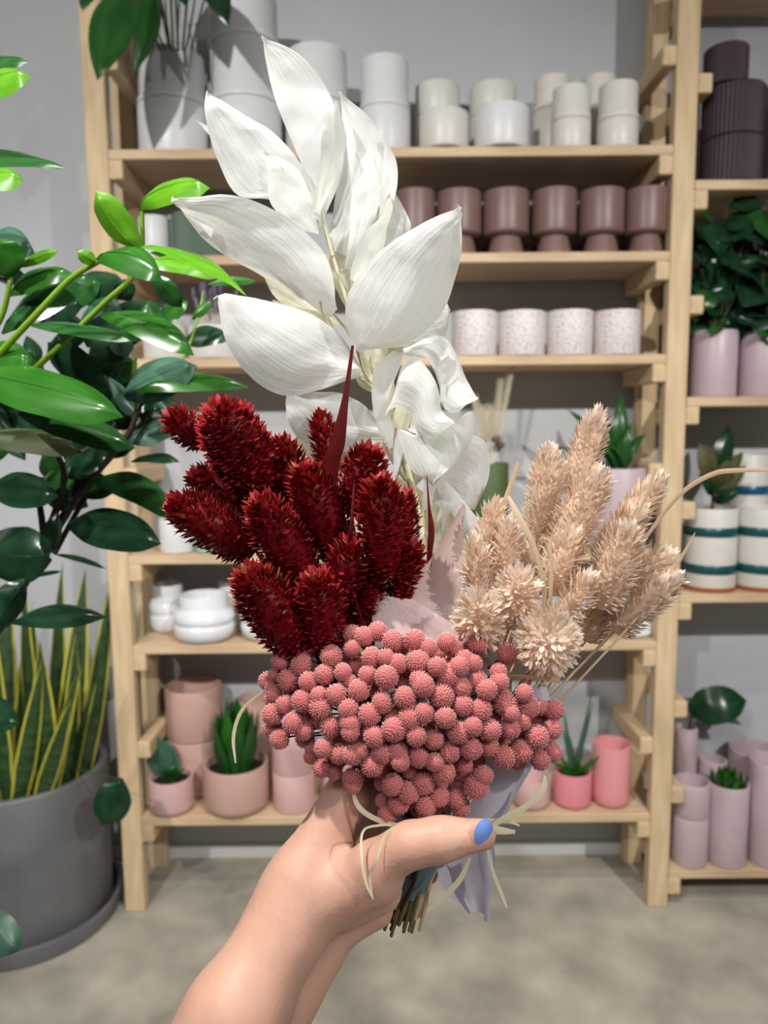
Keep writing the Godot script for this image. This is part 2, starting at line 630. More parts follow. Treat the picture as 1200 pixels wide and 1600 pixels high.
func shelving() -> void:
	var t := thing("ladder_shelving", "pale pine ladder shelving with boards on cross rails against the wall", "shelf", V(0.816, 0, -2.2))
	var o := t.position
	var post := bevel_box(V(0.06, 2.95, 0.04), 0.003)
	for x in POSTS:
		for z in [FRONT - 0.02, BACK + 0.02]:
			part(t, "post", post, M.wood_post).position = V(x, 1.475, z) - o
	var rail := bevel_box(V(0.037, 0.05, FRONT - BACK), 0.003)
	for k in 9:
		var y: float = [2.42, 2.143, 1.867, 1.591, 1.315, 1.039, 0.775, 0.51, 0.248][k]
		for x in [POSTS[0] + 0.049, POSTS[1] - 0.049]:
			part(t, "rail", rail, M.wood_rail).position = V(x, y, (FRONT + BACK) / 2) - o
	for k in 9:
		var y: float = [2.624, 2.35, 2.052, 1.775, 1.473, 1.205, 0.913, 0.62, 0.066][k]
		for x in [POSTS[1] + 0.049, POSTS[2] - 0.049]:
			part(t, "rail", rail, M.wood_rail).position = V(x, y, (FRONT + BACK) / 2) - o
	for x in [POSTS[1] + 0.049, POSTS[2] - 0.049]:
		part(t, "rail", rail, M.wood_rail).position = V(x, 0.355, (FRONT + BACK) / 2) - o
	var board := bevel_box(V(1.516, 0.026, 0.27), 0.002)
	for y in [2.194, 1.918, 1.642, 1.09, 0.826, 0.299]:
		part(t, "shelf_board", board, M.wood_board).position = V((POSTS[0] + POSTS[1]) / 2, y - 0.013, FRONT - 0.135) - o
	for y in [2.675, 2.103, 1.524, 0.964, 0.117]:
		part(t, "shelf_board", board, M.wood_board).position = V((POSTS[1] + POSTS[2]) / 2, y - 0.013, FRONT - 0.135) - o

# ---------------------------------------------------------------- pots

func pot_profile(style: String, r: float, h: float, wall := 0.006) -> Array:
	var deep := maxf(h * 0.12, 0.006)
	match style:
		"collar":
			return [Vector2(0, 0), Vector2(r * 1.0, 0), Vector2(r * 1.045, 0.002), Vector2(r * 1.05, 0.006), Vector2(r * 1.045, 0.014), Vector2(r * 0.99, 0.020), Vector2(r * 0.985, h - 0.004), Vector2(r * 0.97, h), Vector2(r * 0.985 - wall, h), Vector2(r * 0.98 - wall, h - 0.005), Vector2(r * 0.97 - wall, deep), Vector2(0, deep)]
		"foot":
			return [Vector2(0, 0), Vector2(r * 0.80, 0), Vector2(r * 0.82, 0.003), Vector2(r * 0.80, 0.008), Vector2(r * 0.62, h * 0.30), Vector2(r * 0.66, h * 0.315), Vector2(r * 0.93, h * 0.325), Vector2(r * 0.985, h * 0.345), Vector2(r, h * 0.38), Vector2(r, h - 0.004), Vector2(r * 0.985, h), Vector2(r - wall, h), Vector2(r - wall, h * 0.4), Vector2(0, h * 0.4)]
		"bowl":
			return [Vector2(0, 0), Vector2(r * 0.72, 0), Vector2(r * 0.88, h * 0.06), Vector2(r * 0.98, h * 0.17), Vector2(r, h * 0.28), Vector2(r * 0.985, h * 0.36), Vector2(r * 0.94, h * 0.385), Vector2(r * 0.94, h * 0.405), Vector2(r * 0.99, h * 0.43), Vector2(r, h * 0.5), Vector2(r * 0.985, h * 0.60), Vector2(r * 0.9, h * 0.66), Vector2(r * 0.80, h * 0.70), Vector2(r * 0.78, h * 0.74), Vector2(r * 0.79, h - 0.003), Vector2(r * 0.775, h), Vector2(r * 0.74, h), Vector2(r * 0.73, h * 0.74), Vector2(r * 0.6, h * 0.5), Vector2(0, h * 0.48)]
		"round":
			return [Vector2(0, 0), Vector2(r * 0.70, 0), Vector2(r * 0.86, h * 0.03), Vector2(r * 0.96, h * 0.09), Vector2(r, h * 0.20), Vector2(r, h - 0.004), Vector2(r * 0.985, h), Vector2(r - wall, h), Vector2(r - wall - 0.001, h - 0.004), Vector2(r - wall - 0.001, deep + 0.01), Vector2(r * 0.8, deep), Vector2(0, deep)]
	return [Vector2(0, 0), Vector2(r - 0.005, 0), Vector2(r - 0.0015, 0.0012), Vector2(r, 0.005), Vector2(r, h - 0.004), Vector2(r - 0.0012, h - 0.001), Vector2(r - 0.003, h), Vector2(r - wall, h), Vector2(r - wall - 0.001, h - 0.004), Vector2(r - wall - 0.001, deep), Vector2(0, deep)]

# A stack of pots (or a single one) standing at x, z on height y; styles, materials and labels run from the bottom up.
func pots(x: float, z: float, r: float, y: float, heights: Array, styles: Array, m: Material, labels: Array, group: String, called := "plant_pot") -> float:
	var at := y
	for k in heights.size():
		var h: float = heights[k]
		var st: String = styles[mini(k, styles.size() - 1)]
		var mesh: ArrayMesh
		if st == "ribbed":
			mesh = lathe(pot_profile("plain", r, h), 176, 44, 0.055)
		else:
			mesh = lathe(pot_profile(st, r / (1.05 if st == "collar" else 1.0), h), 44)
		solid(called, mesh, m, labels[k], "pot", V(x, at + 0.0004, z), group)
		at += h + 0.0004
	return at

# A pot with earth in it, to which leaves are added; returns the thing, standing at its base
func planted(x: float, z: float, r: float, y: float, h: float, style: String, m: Material, label: String, called := "potted_plant", category := "potted plant", group := "") -> Node3D:
	var t := thing(called, label, category, V(x, y + 0.0004, z), group)
	if style == "ribbed":
		part(t, "pot", lathe(pot_profile("plain", r, h), 176, 44, 0.055), m)
	else:
		part(t, "pot", lathe(pot_profile(style, r, h), 44), m)
	part(t.get_child(0), "soil", lathe([Vector2(r - 0.0085, h * 0.80), Vector2(r * 0.5, h * 0.82), Vector2(0, h * 0.83)], 24), M.soil)
	return t

func pots_white() -> void:
	var g := "white pots on the top shelf"
	var a := planter_stack(-0.5818,-2.19,0.0963,2.194,[0.1427,0.1316])
	pots(-0.3775,-2.19,0.099,2.194,[0.1431,0.1569,0.1228], ["plain", "collar", "collar"], M.white, ["white pot at the foot of the tallest white stack", "white collared pot in the middle of the tallest white stack", "white collared pot at the top of the tallest white stack, cut by the picture edge"], g)
	pots(-0.1777,-2.2,0.0895,2.194,[0.1465,0.1392], ["plain", "collar"], M.white, ["wide white pot behind the white leaves, lower of its pair", "wide white pot rising behind the tallest white leaf, upper of its pair"], g)
	pots(0.012,-2.17,0.0705,2.194,[0.1209,0.1292], ["plain", "collar"], M.white, ["white cylinder pot right of the white leaves, under a collared pot", "white collared pot stacked right of the white leaves"], g)
	pots(0.1731,-2.132,0.0675,2.194,[0.0988], ["plain"], M.offwhite, ["small off-white pot in front of a taller pale stack on the top shelf"], g)
	pots(0.1663,-2.28,0.0648,2.194,[0.1467,0.0856], ["plain"], M.offwhite, ["pale pot hidden behind the small off-white pot, lower of two", "pale pot peeping over the small off-white pot"], g)
	pots(0.3315,-2.136,0.0747,2.194,[0.1107], ["plain"], M.white, ["single wide white pot in front at the middle of the top shelf"], g)
	pots(0.3286,-2.285,0.0687,2.194,[0.1459,0.0857], ["plain"], M.offwhite, ["pale pot hidden behind the single wide white pot, lower of two", "pale pot peeping over the single wide white pot"], g)
	pots(0.5226,-2.14,0.0538,2.194,[0.0773,0.0856], ["plain", "collar"], M.offwhite, ["small white pot, lower of the front pair left of the last stack", "small white collared pot, upper of the front pair left of the last stack"], g)
	pots(0.4931,-2.25,0.0537,2.194,[0.1484,0.0882], ["plain", "collar"], M.offwhite, ["small white pot at the back, lower of the pair half hidden on the left", "small white collared pot at the back, upper of the pair half hidden on the left"], g)
	pots(0.6513,-2.14,0.0555,2.194,[0.0772,0.0936], ["plain", "collar"], M.offwhite, ["small white pot, lower of the rightmost stack on the top shelf", "small white collared pot, upper of the rightmost stack on the top shelf"], g)
	pots(0.6341,-2.27,0.0524,2.194,[0.156,0.0908], ["plain", "collar"], M.offwhite, ["small white pot at the back between the last two stacks, lower", "small white collared pot at the back between the last two stacks, upper"], g)
	# speckled pots on the third shelf
	var sp := "speckled pots on the third shelf"
	pots(0.2603,-2.14,0.0635,1.642,[0.1254], ["plain"], M.speckled, ["speckled white pot nearest the white leaves, first of four"], sp)
	pots(0.3946,-2.14,0.0654,1.642,[0.124], ["plain"], M.speckled, ["second speckled white pot from the white leaves"], sp)
	pots(0.5308,-2.14,0.0635,1.642,[0.1249], ["plain"], M.speckled, ["third speckled white pot from the white leaves"], sp)
	pots(0.6642,-2.14,0.0645,1.642,[0.1236], ["plain"], M.speckled, ["speckled white pot nearest the right post, last of four"], sp)
	# bowls low on the left
	var w := "white bowl pots on the fifth shelf"
	pots(-0.6737,-2.25,0.0586,0.826,[0.146], ["bowl"], M.glaze, ["small glossy white two-tier bowl pot at the back by the left post"], w, "bowl_pot")
	pots(-0.5378,-2.152,0.0895,0.826,[0.1348], ["bowl"], M.glaze, ["glossy white two-tier bowl pot in front under the red grass"], w, "bowl_pot")
	pots(-0.3464,-2.17,0.0864,0.826,[0.1297], ["bowl"], M.glaze, ["glossy white two-tier bowl pot half hidden behind the lowest red heads"], w, "bowl_pot")
	pots(-0.486,-2.3,0.0528,0.826,[0.1476], ["bowl"], M.glaze, ["glossy white bowl pot at the back between two front bowls"], w, "bowl_pot")
	pots(0.7388,-2.16,0.0614,0.826,[0.0594], ["bowl"], M.glaze, ["glossy white bowl pot under the peach grass by the right post"], w, "bowl_pot")
	pots(-0.6084,-2.15,0.0498,1.09,[0.0993], ["plain"], M.white, ["small white pot behind the dark leaf tips on the fourth shelf"], "pots on the fourth shelf")
	pots(-0.5107,-2.15,0.0442,1.09,[0.0991], ["plain"], M.mint, ["small mint green pot beside a white one behind the red grass"], "pots on the fourth shelf")
	# second shelf, left
	pots(-0.636,-2.15,0.0431,1.918,[0.1165], ["plain"], M.white, ["white pot behind the lime leaves on the second shelf"], "pots on the left of the second shelf")
	pots(-0.5119,-2.15,0.0754,1.918,[0.1198], ["ribbed"], M.sage, ["sage green ribbed pot behind the low white leaf"], "pots on the left of the second shelf")
	pots(-0.3749,-2.15,0.0584,1.918,[0.1101], ["plain"], M.white, ["white pot almost hidden behind the long drooping white leaf"], "pots on the left of the second shelf")
	pots(-0.6186,-2.15,0.0611,1.642,[0.1], ["plain"], M.offwhite, ["low off-white pot hidden behind the green plant on the third shelf"], "pots on the left of the third shelf")
	var lav := lavender(-0.4756,-2.15,0.0748,1.642,[0.0918])

func planter_stack(x: float, z: float, r: float, y: float, hs: Array) -> float:
	pots(x, z, r, y, [hs[0]], ["plain"], M.white, ["white pot under the hanging plant at the left of the top shelf"], "white pots on the top shelf")
	var h: float = hs[1]
	var t := planted(x, z, r / 1.05, y + hs[0] + 0.0008, h, "collar", M.white, "white collared pot with large drooping dark green leaves, top shelf left")
	var o := t.position
	var ribs := [
		[V(-0.5404,2.4151,-1.9841), V(-0.6044,2.5179,-1.9356), V(-0.6584,2.2551,-1.8246), 0.105, M.leaf_dark, V(0.15, 0.25, 1)],
		[V(-0.5291,2.415,-1.9841), V(-0.5497,2.5329,-1.9373), V(-0.5851,2.2943,-1.8694), 0.06, M.leaf_dark, V(0.9, 0.3, 0.6)],
		[V(-0.5533,2.4153,-1.9841), V(-0.6412,2.6051,-1.9859), V(-0.7088,2.4346,-1.8857), 0.09, M.leaf_dark, V(-0.2, 0.5, 1)],
		[V(-0.4969,2.4148,-1.984), V(-0.4609,2.591,-1.9642), V(-0.3617,2.3983,-1.8815), 0.085, M.leaf_deep, V(0.3, 0.6, 0.8)],
		[V(-0.5137,2.4252,-2.0054), V(-0.5133,2.6515,-1.9913), V(-0.4566,2.4363,-1.8657), 0.10, M.leaf_deep, V(0, 0.6, 0.8)],
		[V(-0.5379,2.4461,-2.0481), V(-0.5428,2.7398,-2.0619), V(-0.5797,2.5138,-1.9552), 0.10, M.leaf_dark, V(-0.2, 0.5, 0.9)],
	]
	for e in ribs:
		part(t, "stalk", tube([e[0] - o - V(0, 0.02, 0), (e[0] as Vector3).lerp(e[1], 0.6) - o + V(0, 0.01, 0), e[1] - o], [0.004, 0.003, 0.003], 6, 4), M.leaf_olive)
		leaf_part(t, blade(e[1] - o, e[2] - o, e[3], e[5], 0.02, BROAD, 0.008), e[4])
	for k in 5:
		var bx := rng.randf_range(-0.03, 0.05)
		part(t, "stalk", tube([V(bx, h * 0.8, 0.02), V(bx * 1.6, h + 0.06, 0.02), V(bx * 2.5 + rng.randf_range(-0.03, 0.03), h + 0.2, 0.03)], [0.004, 0.003, 0.002], 6, 4), M.leaf_brown)
	return 0.0

func lavender(x: float, z: float, r: float, y: float, hs: Array) -> Node3D:
	var t := planted(x, z, r, y, hs[0], "plain", M.offwhite, "off-white pot of dried lavender flowers on the third shelf behind the green plant")
	for k in 22:
		var a := rng.randf() * TAU
		var tip := V(cos(a) * r * rng.randf_range(0.2, 1.0), hs[0] + rng.randf_range(0.04, 0.125), sin(a) * r * rng.randf_range(0.2, 0.9))
		part(t, "stalk", tube([V(tip.x * 0.5, hs[0] * 0.8, tip.z * 0.5), tip], [0.001, 0.001], 4), M.dried)
		part(t, "flower", lathe([Vector2(0, -0.02), Vector2(0.006, -0.012), Vector2(0.0045, -0.006), Vector2(0.006, 0.0), Vector2(0.004, 0.008), Vector2(0, 0.016)], 7), M.lavender).position = tip
	return t

func pots_pink() -> void:
	var g := "rose pink footed pots on the second shelf"
	var order := ["first", "second", "third", "fourth", "fifth", "sixth"]
	var row := [[0.0945,-2.14,0.0553,1.918,[0.1742]], [0.2167,-2.14,0.0616,1.918,[0.1713]], [0.347,-2.14,0.0634,1.918,[0.1714]], [0.4818,-2.14,0.0607,1.918,[0.1728]], [0.613,-2.14,0.0616,1.918,[0.1714]], [0.7371,-2.14,0.0589,1.918,[0.1729]]]
	for k in 6:
		var e: Array = row[k]
		pots(e[0], e[1], e[2], e[3], e[4], ["foot"], M.rose, ["rose pink footed pot, %s of the front row from the white leaves" % order[k]], g, "footed_pot")
	for k in 6:
		var e: Array = row[k]
		pots(e[0] - 0.045, -2.275, e[2], e[3], e[4], ["foot"], M.rose, ["rose pink footed pot in the back row, seen left of the %s front pot" % order[k]], g, "footed_pot")
	# bottom shelf
	var b := "pink pots on the bottom shelf"
	var t := succulent(-0.6524,-2.135,0.0661,0.299,[0.1061])
	pots(-0.6118,-2.275,0.0887,0.299,[0.1766,0.1638], ["plain", "plain"], M.pink, ["wide pink pot at the back, lower of the tall stack left of the green plant", "wide pink pot at the back, upper of the tall stack left of the green plant"], b)
	cactus(-0.4574,-2.15,0.0967,0.299,[0.1422])
	pots(-0.4196,-2.3,0.0602,0.299,[0.2852], ["plain"], M.pink, ["tall pink pot at the back half hidden by the upright green plant"], b)
	pots(-0.2827,-2.15,0.0637,0.299,[0.1175,0.1337], ["plain", "plain"], M.palepink, ["pale pink pot under another beside the wrist", "pale pink pot stacked on another under the berries"], b)
	pots(-0.1473,-2.2,0.06,0.299,[0.0861], ["plain"], M.palepink, ["pale pink pot hidden behind the wrist on the bottom shelf"], b)
	pots(0.4421,-2.15,0.0578,0.299,[0.0884], ["round"], M.palepink, ["pale pink pot behind the raffia ends on the bottom shelf"], b)
	spiky(0.5682,-2.15,0.0587,0.299,[0.1078])
	pots(0.6866,-2.15,0.0567,0.299,[0.1912], ["round"], M.glosspink, ["tall glossy pink cylinder vase by the right post"], b, "vase")
	pots(0.6196,-2.29,0.0489,0.299,[0.0949], ["plain"], M.lilac, ["dull lilac pot at the back behind the spiky plant"], b)

func succulent(x: float, z: float, r: float, y: float, hs: Array) -> Node3D:
	var h: float = hs[0]
	var t := planted(x, z, r, y, h, "round", M.palepink, "small pale pink pot with a low green succulent by the left post")
	for k in 16:
		var a := k * 2.4
		var s := 0.25 + 0.75 * k / 16.0
		var base := V(cos(a) * 0.012, h * 0.82, sin(a) * 0.012)
		leaf_part(t, blade(base, V(cos(a) * r * s * 0.8, h + 0.035 - s * 0.02, sin(a) * r * s * 0.8), 0.024, V(0, 1, 0), 0.008, BROAD, 0.003, 8, 4), M.leaf_mid if k % 3 else M.leaf_dark)
	leaf_part(t, blade(V(-0.02, h * 0.82, -0.01), V(-0.055, h + 0.13, -0.02), 0.075, V(0.1, 0.1, 1), 0.01), M.leaf_grey)
	leaf_part(t, blade(V(-0.01, h * 0.82, -0.02), V(-0.02, h + 0.10, -0.03), 0.06, V(0.4, 0.1, 1), 0.01), M.leaf_grey)
	return t

func cactus(x: float, z: float, r: float, y: float, hs: Array) -> void:
	var h: float = hs[0]
	var t := planted(x, z, r, y, h, "round", M.pink, "wide pink pot with a dense upright dark green plant, bottom shelf")
	for k in 17:
		var a := k * 2.39996
		var q := sqrt((k + 0.5) / 17.0)
		var base := V(cos(a) * q * r * 0.45, h * 0.82, sin(a) * q * r * 0.45)
		var tip := V(cos(a) * q * r * 0.86, h + 0.20 - q * 0.07 + rng.randf_range(-0.03, 0.03), sin(a) * q * r * 0.7)
		leaf_part(t, blade(base, tip, 0.055, V(cos(a), 0.2, sin(a)), 0.006, STRAP, 0.006), M.leaf_dark if k % 3 else M.leaf_mid)

func spiky(x: float, z: float, r: float, y: float, hs: Array) -> void:
	var h: float = hs[0]
	var t := planted(x, z, r, y, h, "round", M.hotpink, "hot pink pot with a spiky green plant between two pink pots")
	var long := [[0.05, 0.27, 0.02], [-0.045, 0.16, 0.02], [0.02, 0.1, 0.05], [-0.06, 0.07, 0.03], [0.09, 0.07, 0.03], [-0.09, 0.05, 0.02], [0.06, 0.05, 0.05], [0.0, 0.09, -0.04], [-0.03, 0.2, -0.03], [0.07, 0.2, -0.04]]
	for k in long.size():
		var e: Array = long[k]
		leaf_part(t, blade(V(0, h * 0.82, 0), V(e[0], h + e[1], e[2]), 0.016, V(0.2, 0.3, 1), 0.008, GRASS, 0.002), M.leaf_grey if e[1] > 0.15 else M.leaf_mid)

func pots_other() -> void:
	# fourth shelf, right: dried pale grass in a green pot, a dark leaved plant in a lilac pot
	dried_bunch(0.3082,-2.15,0.0552,1.09,[0.2519])
	leafy(0.6833,-2.16,0.0847,1.09,[0.2349])

func dried_bunch(x: float, z: float, r: float, y: float, hs: Array) -> void:
	var h: float = hs[0]
	var t := planted(x, z, r, y, h, "plain", M.olive, "olive green pot with tall pale dried plumes beside the white leaves")
	for k in 5:
		var tip := V(-0.045 + 0.026 * k, h + rng.randf_range(0.14, 0.26), rng.randf_range(-0.03, 0.03))
		part(t, "stalk", tube([V(0, h * 0.8, 0), V(tip.x * 0.4, h + 0.06, 0), tip], [0.002, 0.002, 0.001], 5, 3), M.dried)
		var mb := Mesher.new()
		for j in 160:
			var s := j / 160.0
			var p := V(tip.x * 0.4, h + 0.06, 0).lerp(tip, s * 1.05)
			var a := j * 2.4
			tube_into(mb, [p, p + V(cos(a) * 0.013, 0.020, sin(a) * 0.013)], [0.0009, 0.0004], 3)
		part(t, "plume", mb.commit(), M.dried)
	for k in 6:
		var a := k * 1.1
		part(t, "flower", lathe([Vector2(0, -0.012), Vector2(0.012, -0.006), Vector2(0.014, 0.004), Vector2(0.006, 0.012), Vector2(0, 0.01)], 8), M.rose).position = V(0.03 * cos(a), h + 0.05 + 0.02 * sin(k * 2.0), 0.03 * sin(a))

func leafy(x: float, z: float, r: float, y: float, hs: Array) -> void:
	var h: float = hs[0]
	var t := planted(x, z, r, y, h, "plain", M.lilac_light, "pale lilac pot with arching dark green leaves behind the peach grass")
	var tips := [[-0.16, 0.17, 0.03, 0.05], [-0.10, 0.10, 0.05, 0.045], [0.0, 0.22, 0.0, 0.05], [-0.20, 0.06, 0.0, 0.04], [0.02, 0.13, 0.05, 0.045], [-0.05, 0.07, 0.07, 0.04], [0.08, 0.10, 0.0, 0.04], [-0.07, 0.19, -0.03, 0.045]]
	for e in tips:
		var tip := V(e[0], h + e[1], e[2])
		leaf_part(t, blade(V(0, h * 0.82, 0), tip, e[3], V(-0.1, 0.8, 0.6), 0.035, BROAD, 0.006), M.leaf_dark)

func pots_right_bay() -> void:
	pots(0.9764,-2.16,0.0822,2.103,[0.1226,0.1338], ["ribbed"], M.plum, ["dark plum ribbed pot at the foot of its stack of three", "dark plum ribbed pot in the middle of its stack of three"], "plum ribbed pots")
	pots(0.951,-2.16,0.0581,2.366,[0.1006], ["ribbed"], M.plum, ["small dark plum ribbed pot on top of its stack of three"], "plum ribbed pots")
	pots(1.1721,-2.25,0.0612,2.103,[0.3071], ["plain"], M.grey, ["pale grey pot at the picture edge beside the plum stack"], "grey pots")
	jungle(0.9529,-2.16,0.0617,1.524,[0.1872], "lilac pot overgrown by dense dark foliage next to the right post", 3)
	jungle(1.0905,-2.16,0.0645,1.524,[0.1753], "lilac pot with a trailing vine at the right picture edge", 8)
	striped(0.9633,-2.16,0.0739,0.964,[0.2423], M.teal, "white pot with two teal stripes and a dark rubber plant, next to the post", true)
	striped(1.1131,-2.16,0.072,0.964,[0.2412], M.teal, "white pot with two teal stripes at the right picture edge", false)
	striped(1.1322,-2.3,0.0643,0.964,[0.3915], M.bluestripe, "white pot with blue stripes at the back of the striped pots", false)
	var g := "lilac pots on the bottom right shelf"
	pots(0.9277,-2.135,0.053,0.117,[0.1526,0.1062], ["plain"], M.lilac, ["lilac cylinder pot by the post, lower of two", "lilac cylinder pot by the post, upper of two"], g)
	var t := planted_top(1.0404,-2.14,0.0608,0.117,[0.2514])
	pots(1.1721,-2.14,0.0646,0.117,[0.3195], ["plain"], M.lilac, ["tall lilac cylinder pot cut by the right picture edge"], g)
	var q := rubber(0.9678,-2.285,0.0354,0.117,[0.3652])
	pots(1.1928,-2.285,0.0802,0.117,[0.291], ["ribbed"], M.lilac, ["wide ribbed lilac pot at the back of the bottom right shelf"], g)
	pots(1.0596,-2.29,0.0439,0.117,[0.253], ["plain"], M.lilac, ["lilac pot at the back between the two cylinders"], g)

func jungle(x: float, z: float, r: float, y: float, hs: Array, label: String, sd: int) -> void:
	var h: float = hs[0]
	rng.seed = sd
	var t := planted(x, z, r, y, h, "plain", M.lilac_light, label)
	for k in 60:
		var base := V(rng.randf_range(-0.3, 0.3) * r, h * 0.8, rng.randf_range(-0.3, 0.3) * r)
		var hgt := rng.randf_range(0.02, 0.34)
		var from := V(rng.randf_range(-0.06, 0.08), h + hgt, rng.randf_range(-0.06, 0.04))
		var to := from + V(rng.randf_range(-0.08, 0.10), rng.randf_range(-0.10, 0.04), rng.randf_range(0.01, 0.05))
		to.y = minf(to.y, h + 0.385)
		to.x = maxf(to.x, 0.86 - x)
		from.x = maxf(from.x, 0.88 - x)
		part(t, "stalk", tube([base, base.lerp(from, 0.6) + V(0, 0.02, 0), from], [0.0025, 0.002, 0.0015], 5, 3), M.leaf_olive)
		leaf_part(t, blade(from, to, rng.randf_range(0.06, 0.10), V(rng.randf_range(-0.5, 0.5), 0.7, 0.8), 0.01, BROAD, 0.004), M.leaf_dark if k % 9 == 4 else M.leaf_deep)
	var vine := [V(-0.01, h + 0.005, r * 0.7), V(-0.03, h + 0.005, r + 0.02), V(0.0, h - 0.03, r + 0.03), V(0.015, h - 0.10, r + 0.025), V(0.0, h - 0.17, r + 0.03), V(0.02, h - 0.215, r + 0.035)]
	if sd == 8:
		part(t, "vine", tube(vine, [0.004, 0.004, 0.003], 6, 4), M.leaf_dark)
	leaf_part(t, blade(V(0, h, r * 0.8), V(-0.06, h - 0.015, r + 0.02), 0.03, V(0, 1, 0.8), 0.01), M.leaf_mid)

func striped(x: float, z: float, r: float, y: float, hs: Array, stripe: Material, label: String, plant: bool) -> void:
	var h: float = hs[0]
	var t: Node3D
	if plant:
		t = planted(x, z, r, y, h, "plain", M.offwhite, label)
	else:
		t = thing("striped_pot", label, "pot", V(x, y + 0.0004, z), "striped pots")
		part(t, "pot", lathe(pot_profile("plain", r, h), 44), M.offwhite)
	for f in [0.72, 0.27]:
		part(t.get_child(0), "stripe", lathe([Vector2(r, h * f - 0.014), Vector2(r + 0.0008, h * f - 0.013), Vector2(r + 0.0008, h * f + 0.013), Vector2(r, h * f + 0.014)], 44), stripe)
	part(t.get_child(0), "base_rim", lathe([Vector2(r - 0.003, 0.001), Vector2(r + 0.001, 0.002), Vector2(r + 0.001, 0.013), Vector2(r - 0.001, 0.014)], 44), M.terracotta)
	if plant:
		var tips := [[-0.045, 0.19, 0.0, 0.075, 1], [0.05, 0.24, -0.02, 0.06, 0], [0.08, 0.12, 0.03, 0.05, 1], [-0.06, 0.10, 0.04, 0.05, 0], [0.02, 0.14, 0.05, 0.07, 1], [-0.02, 0.06, 0.06, 0.04, 0], [0.10, 0.16, -0.03, 0.04, 1], [0.06, 0.05, 0.05, 0.04, 0]]
		part(t, "stem", tube([V(0, h * 0.8, 0), V(0.005, h + 0.12, 0)], [0.005, 0.003], 6), M.twig_brown)
		for e in tips:
			leaf_part(t, blade(V(0.003, h + e[1] * 0.35, 0), V(e[0], h + e[1], e[2]), e[3], V(0.1, 0.4, 1), 0.012, BROAD, 0.006), M.leaf_brown if e[4] == 1 else M.leaf_deep)

func planted_top(x: float, z: float, r: float, y: float, hs: Array) -> Node3D:
	var h: float = hs[0]
	var t := planted(x, z, r, y, h, "plain", M.lilac, "lilac cylinder pot with a tuft of bright green succulent")
	for k in 26:
		var a := k * 2.39996
		var q := sqrt((k + 0.5) / 26.0)
		leaf_part(t, blade(V(cos(a) * q * r * 0.6, h * 0.84, sin(a) * q * r * 0.6), V(cos(a) * q * r * 1.0, h + 0.045 - q * 0.02, sin(a) * q * r * 1.0), 0.022, V(cos(a), 0.6, sin(a)), 0.006, BROAD, 0.003, 8, 4), M.leaf_mid if k % 2 else M.leaf_dark)
	return t

func rubber(x: float, z: float, r: float, y: float, hs: Array) -> Node3D:
	var h: float = hs[0]
	var t := planted(x, z, r, y, h, "plain", M.lilac, "slim tall lilac pot with two big dark rubber leaves, at the back by the post")
	part(t, "stem", tube([V(0, h * 0.8, 0), V(0.012, h + 0.05, 0.01)], [0.005, 0.003], 6), M.twig_brown)
	leaf_part(t, blade(V(0.0, h + 0.06, 0.02), V(0.17, h + 0.10, 0.04), 0.115, V(-0.1, 0.55, 1), 0.035, [0.3, 0.85, 1.0, 1.0, 0.9, 0.6, 0.0], 0.006), M.leaf_deep)
	leaf_part(t, blade(V(0.01, h + 0.06, 0.03), V(0.145, h + 0.03, 0.07), 0.05, V(0.1, 0.9, 0.6), 0.02), M.leaf_grey)
	return t

# ---------------------------------------------------------------- green plants on the floor

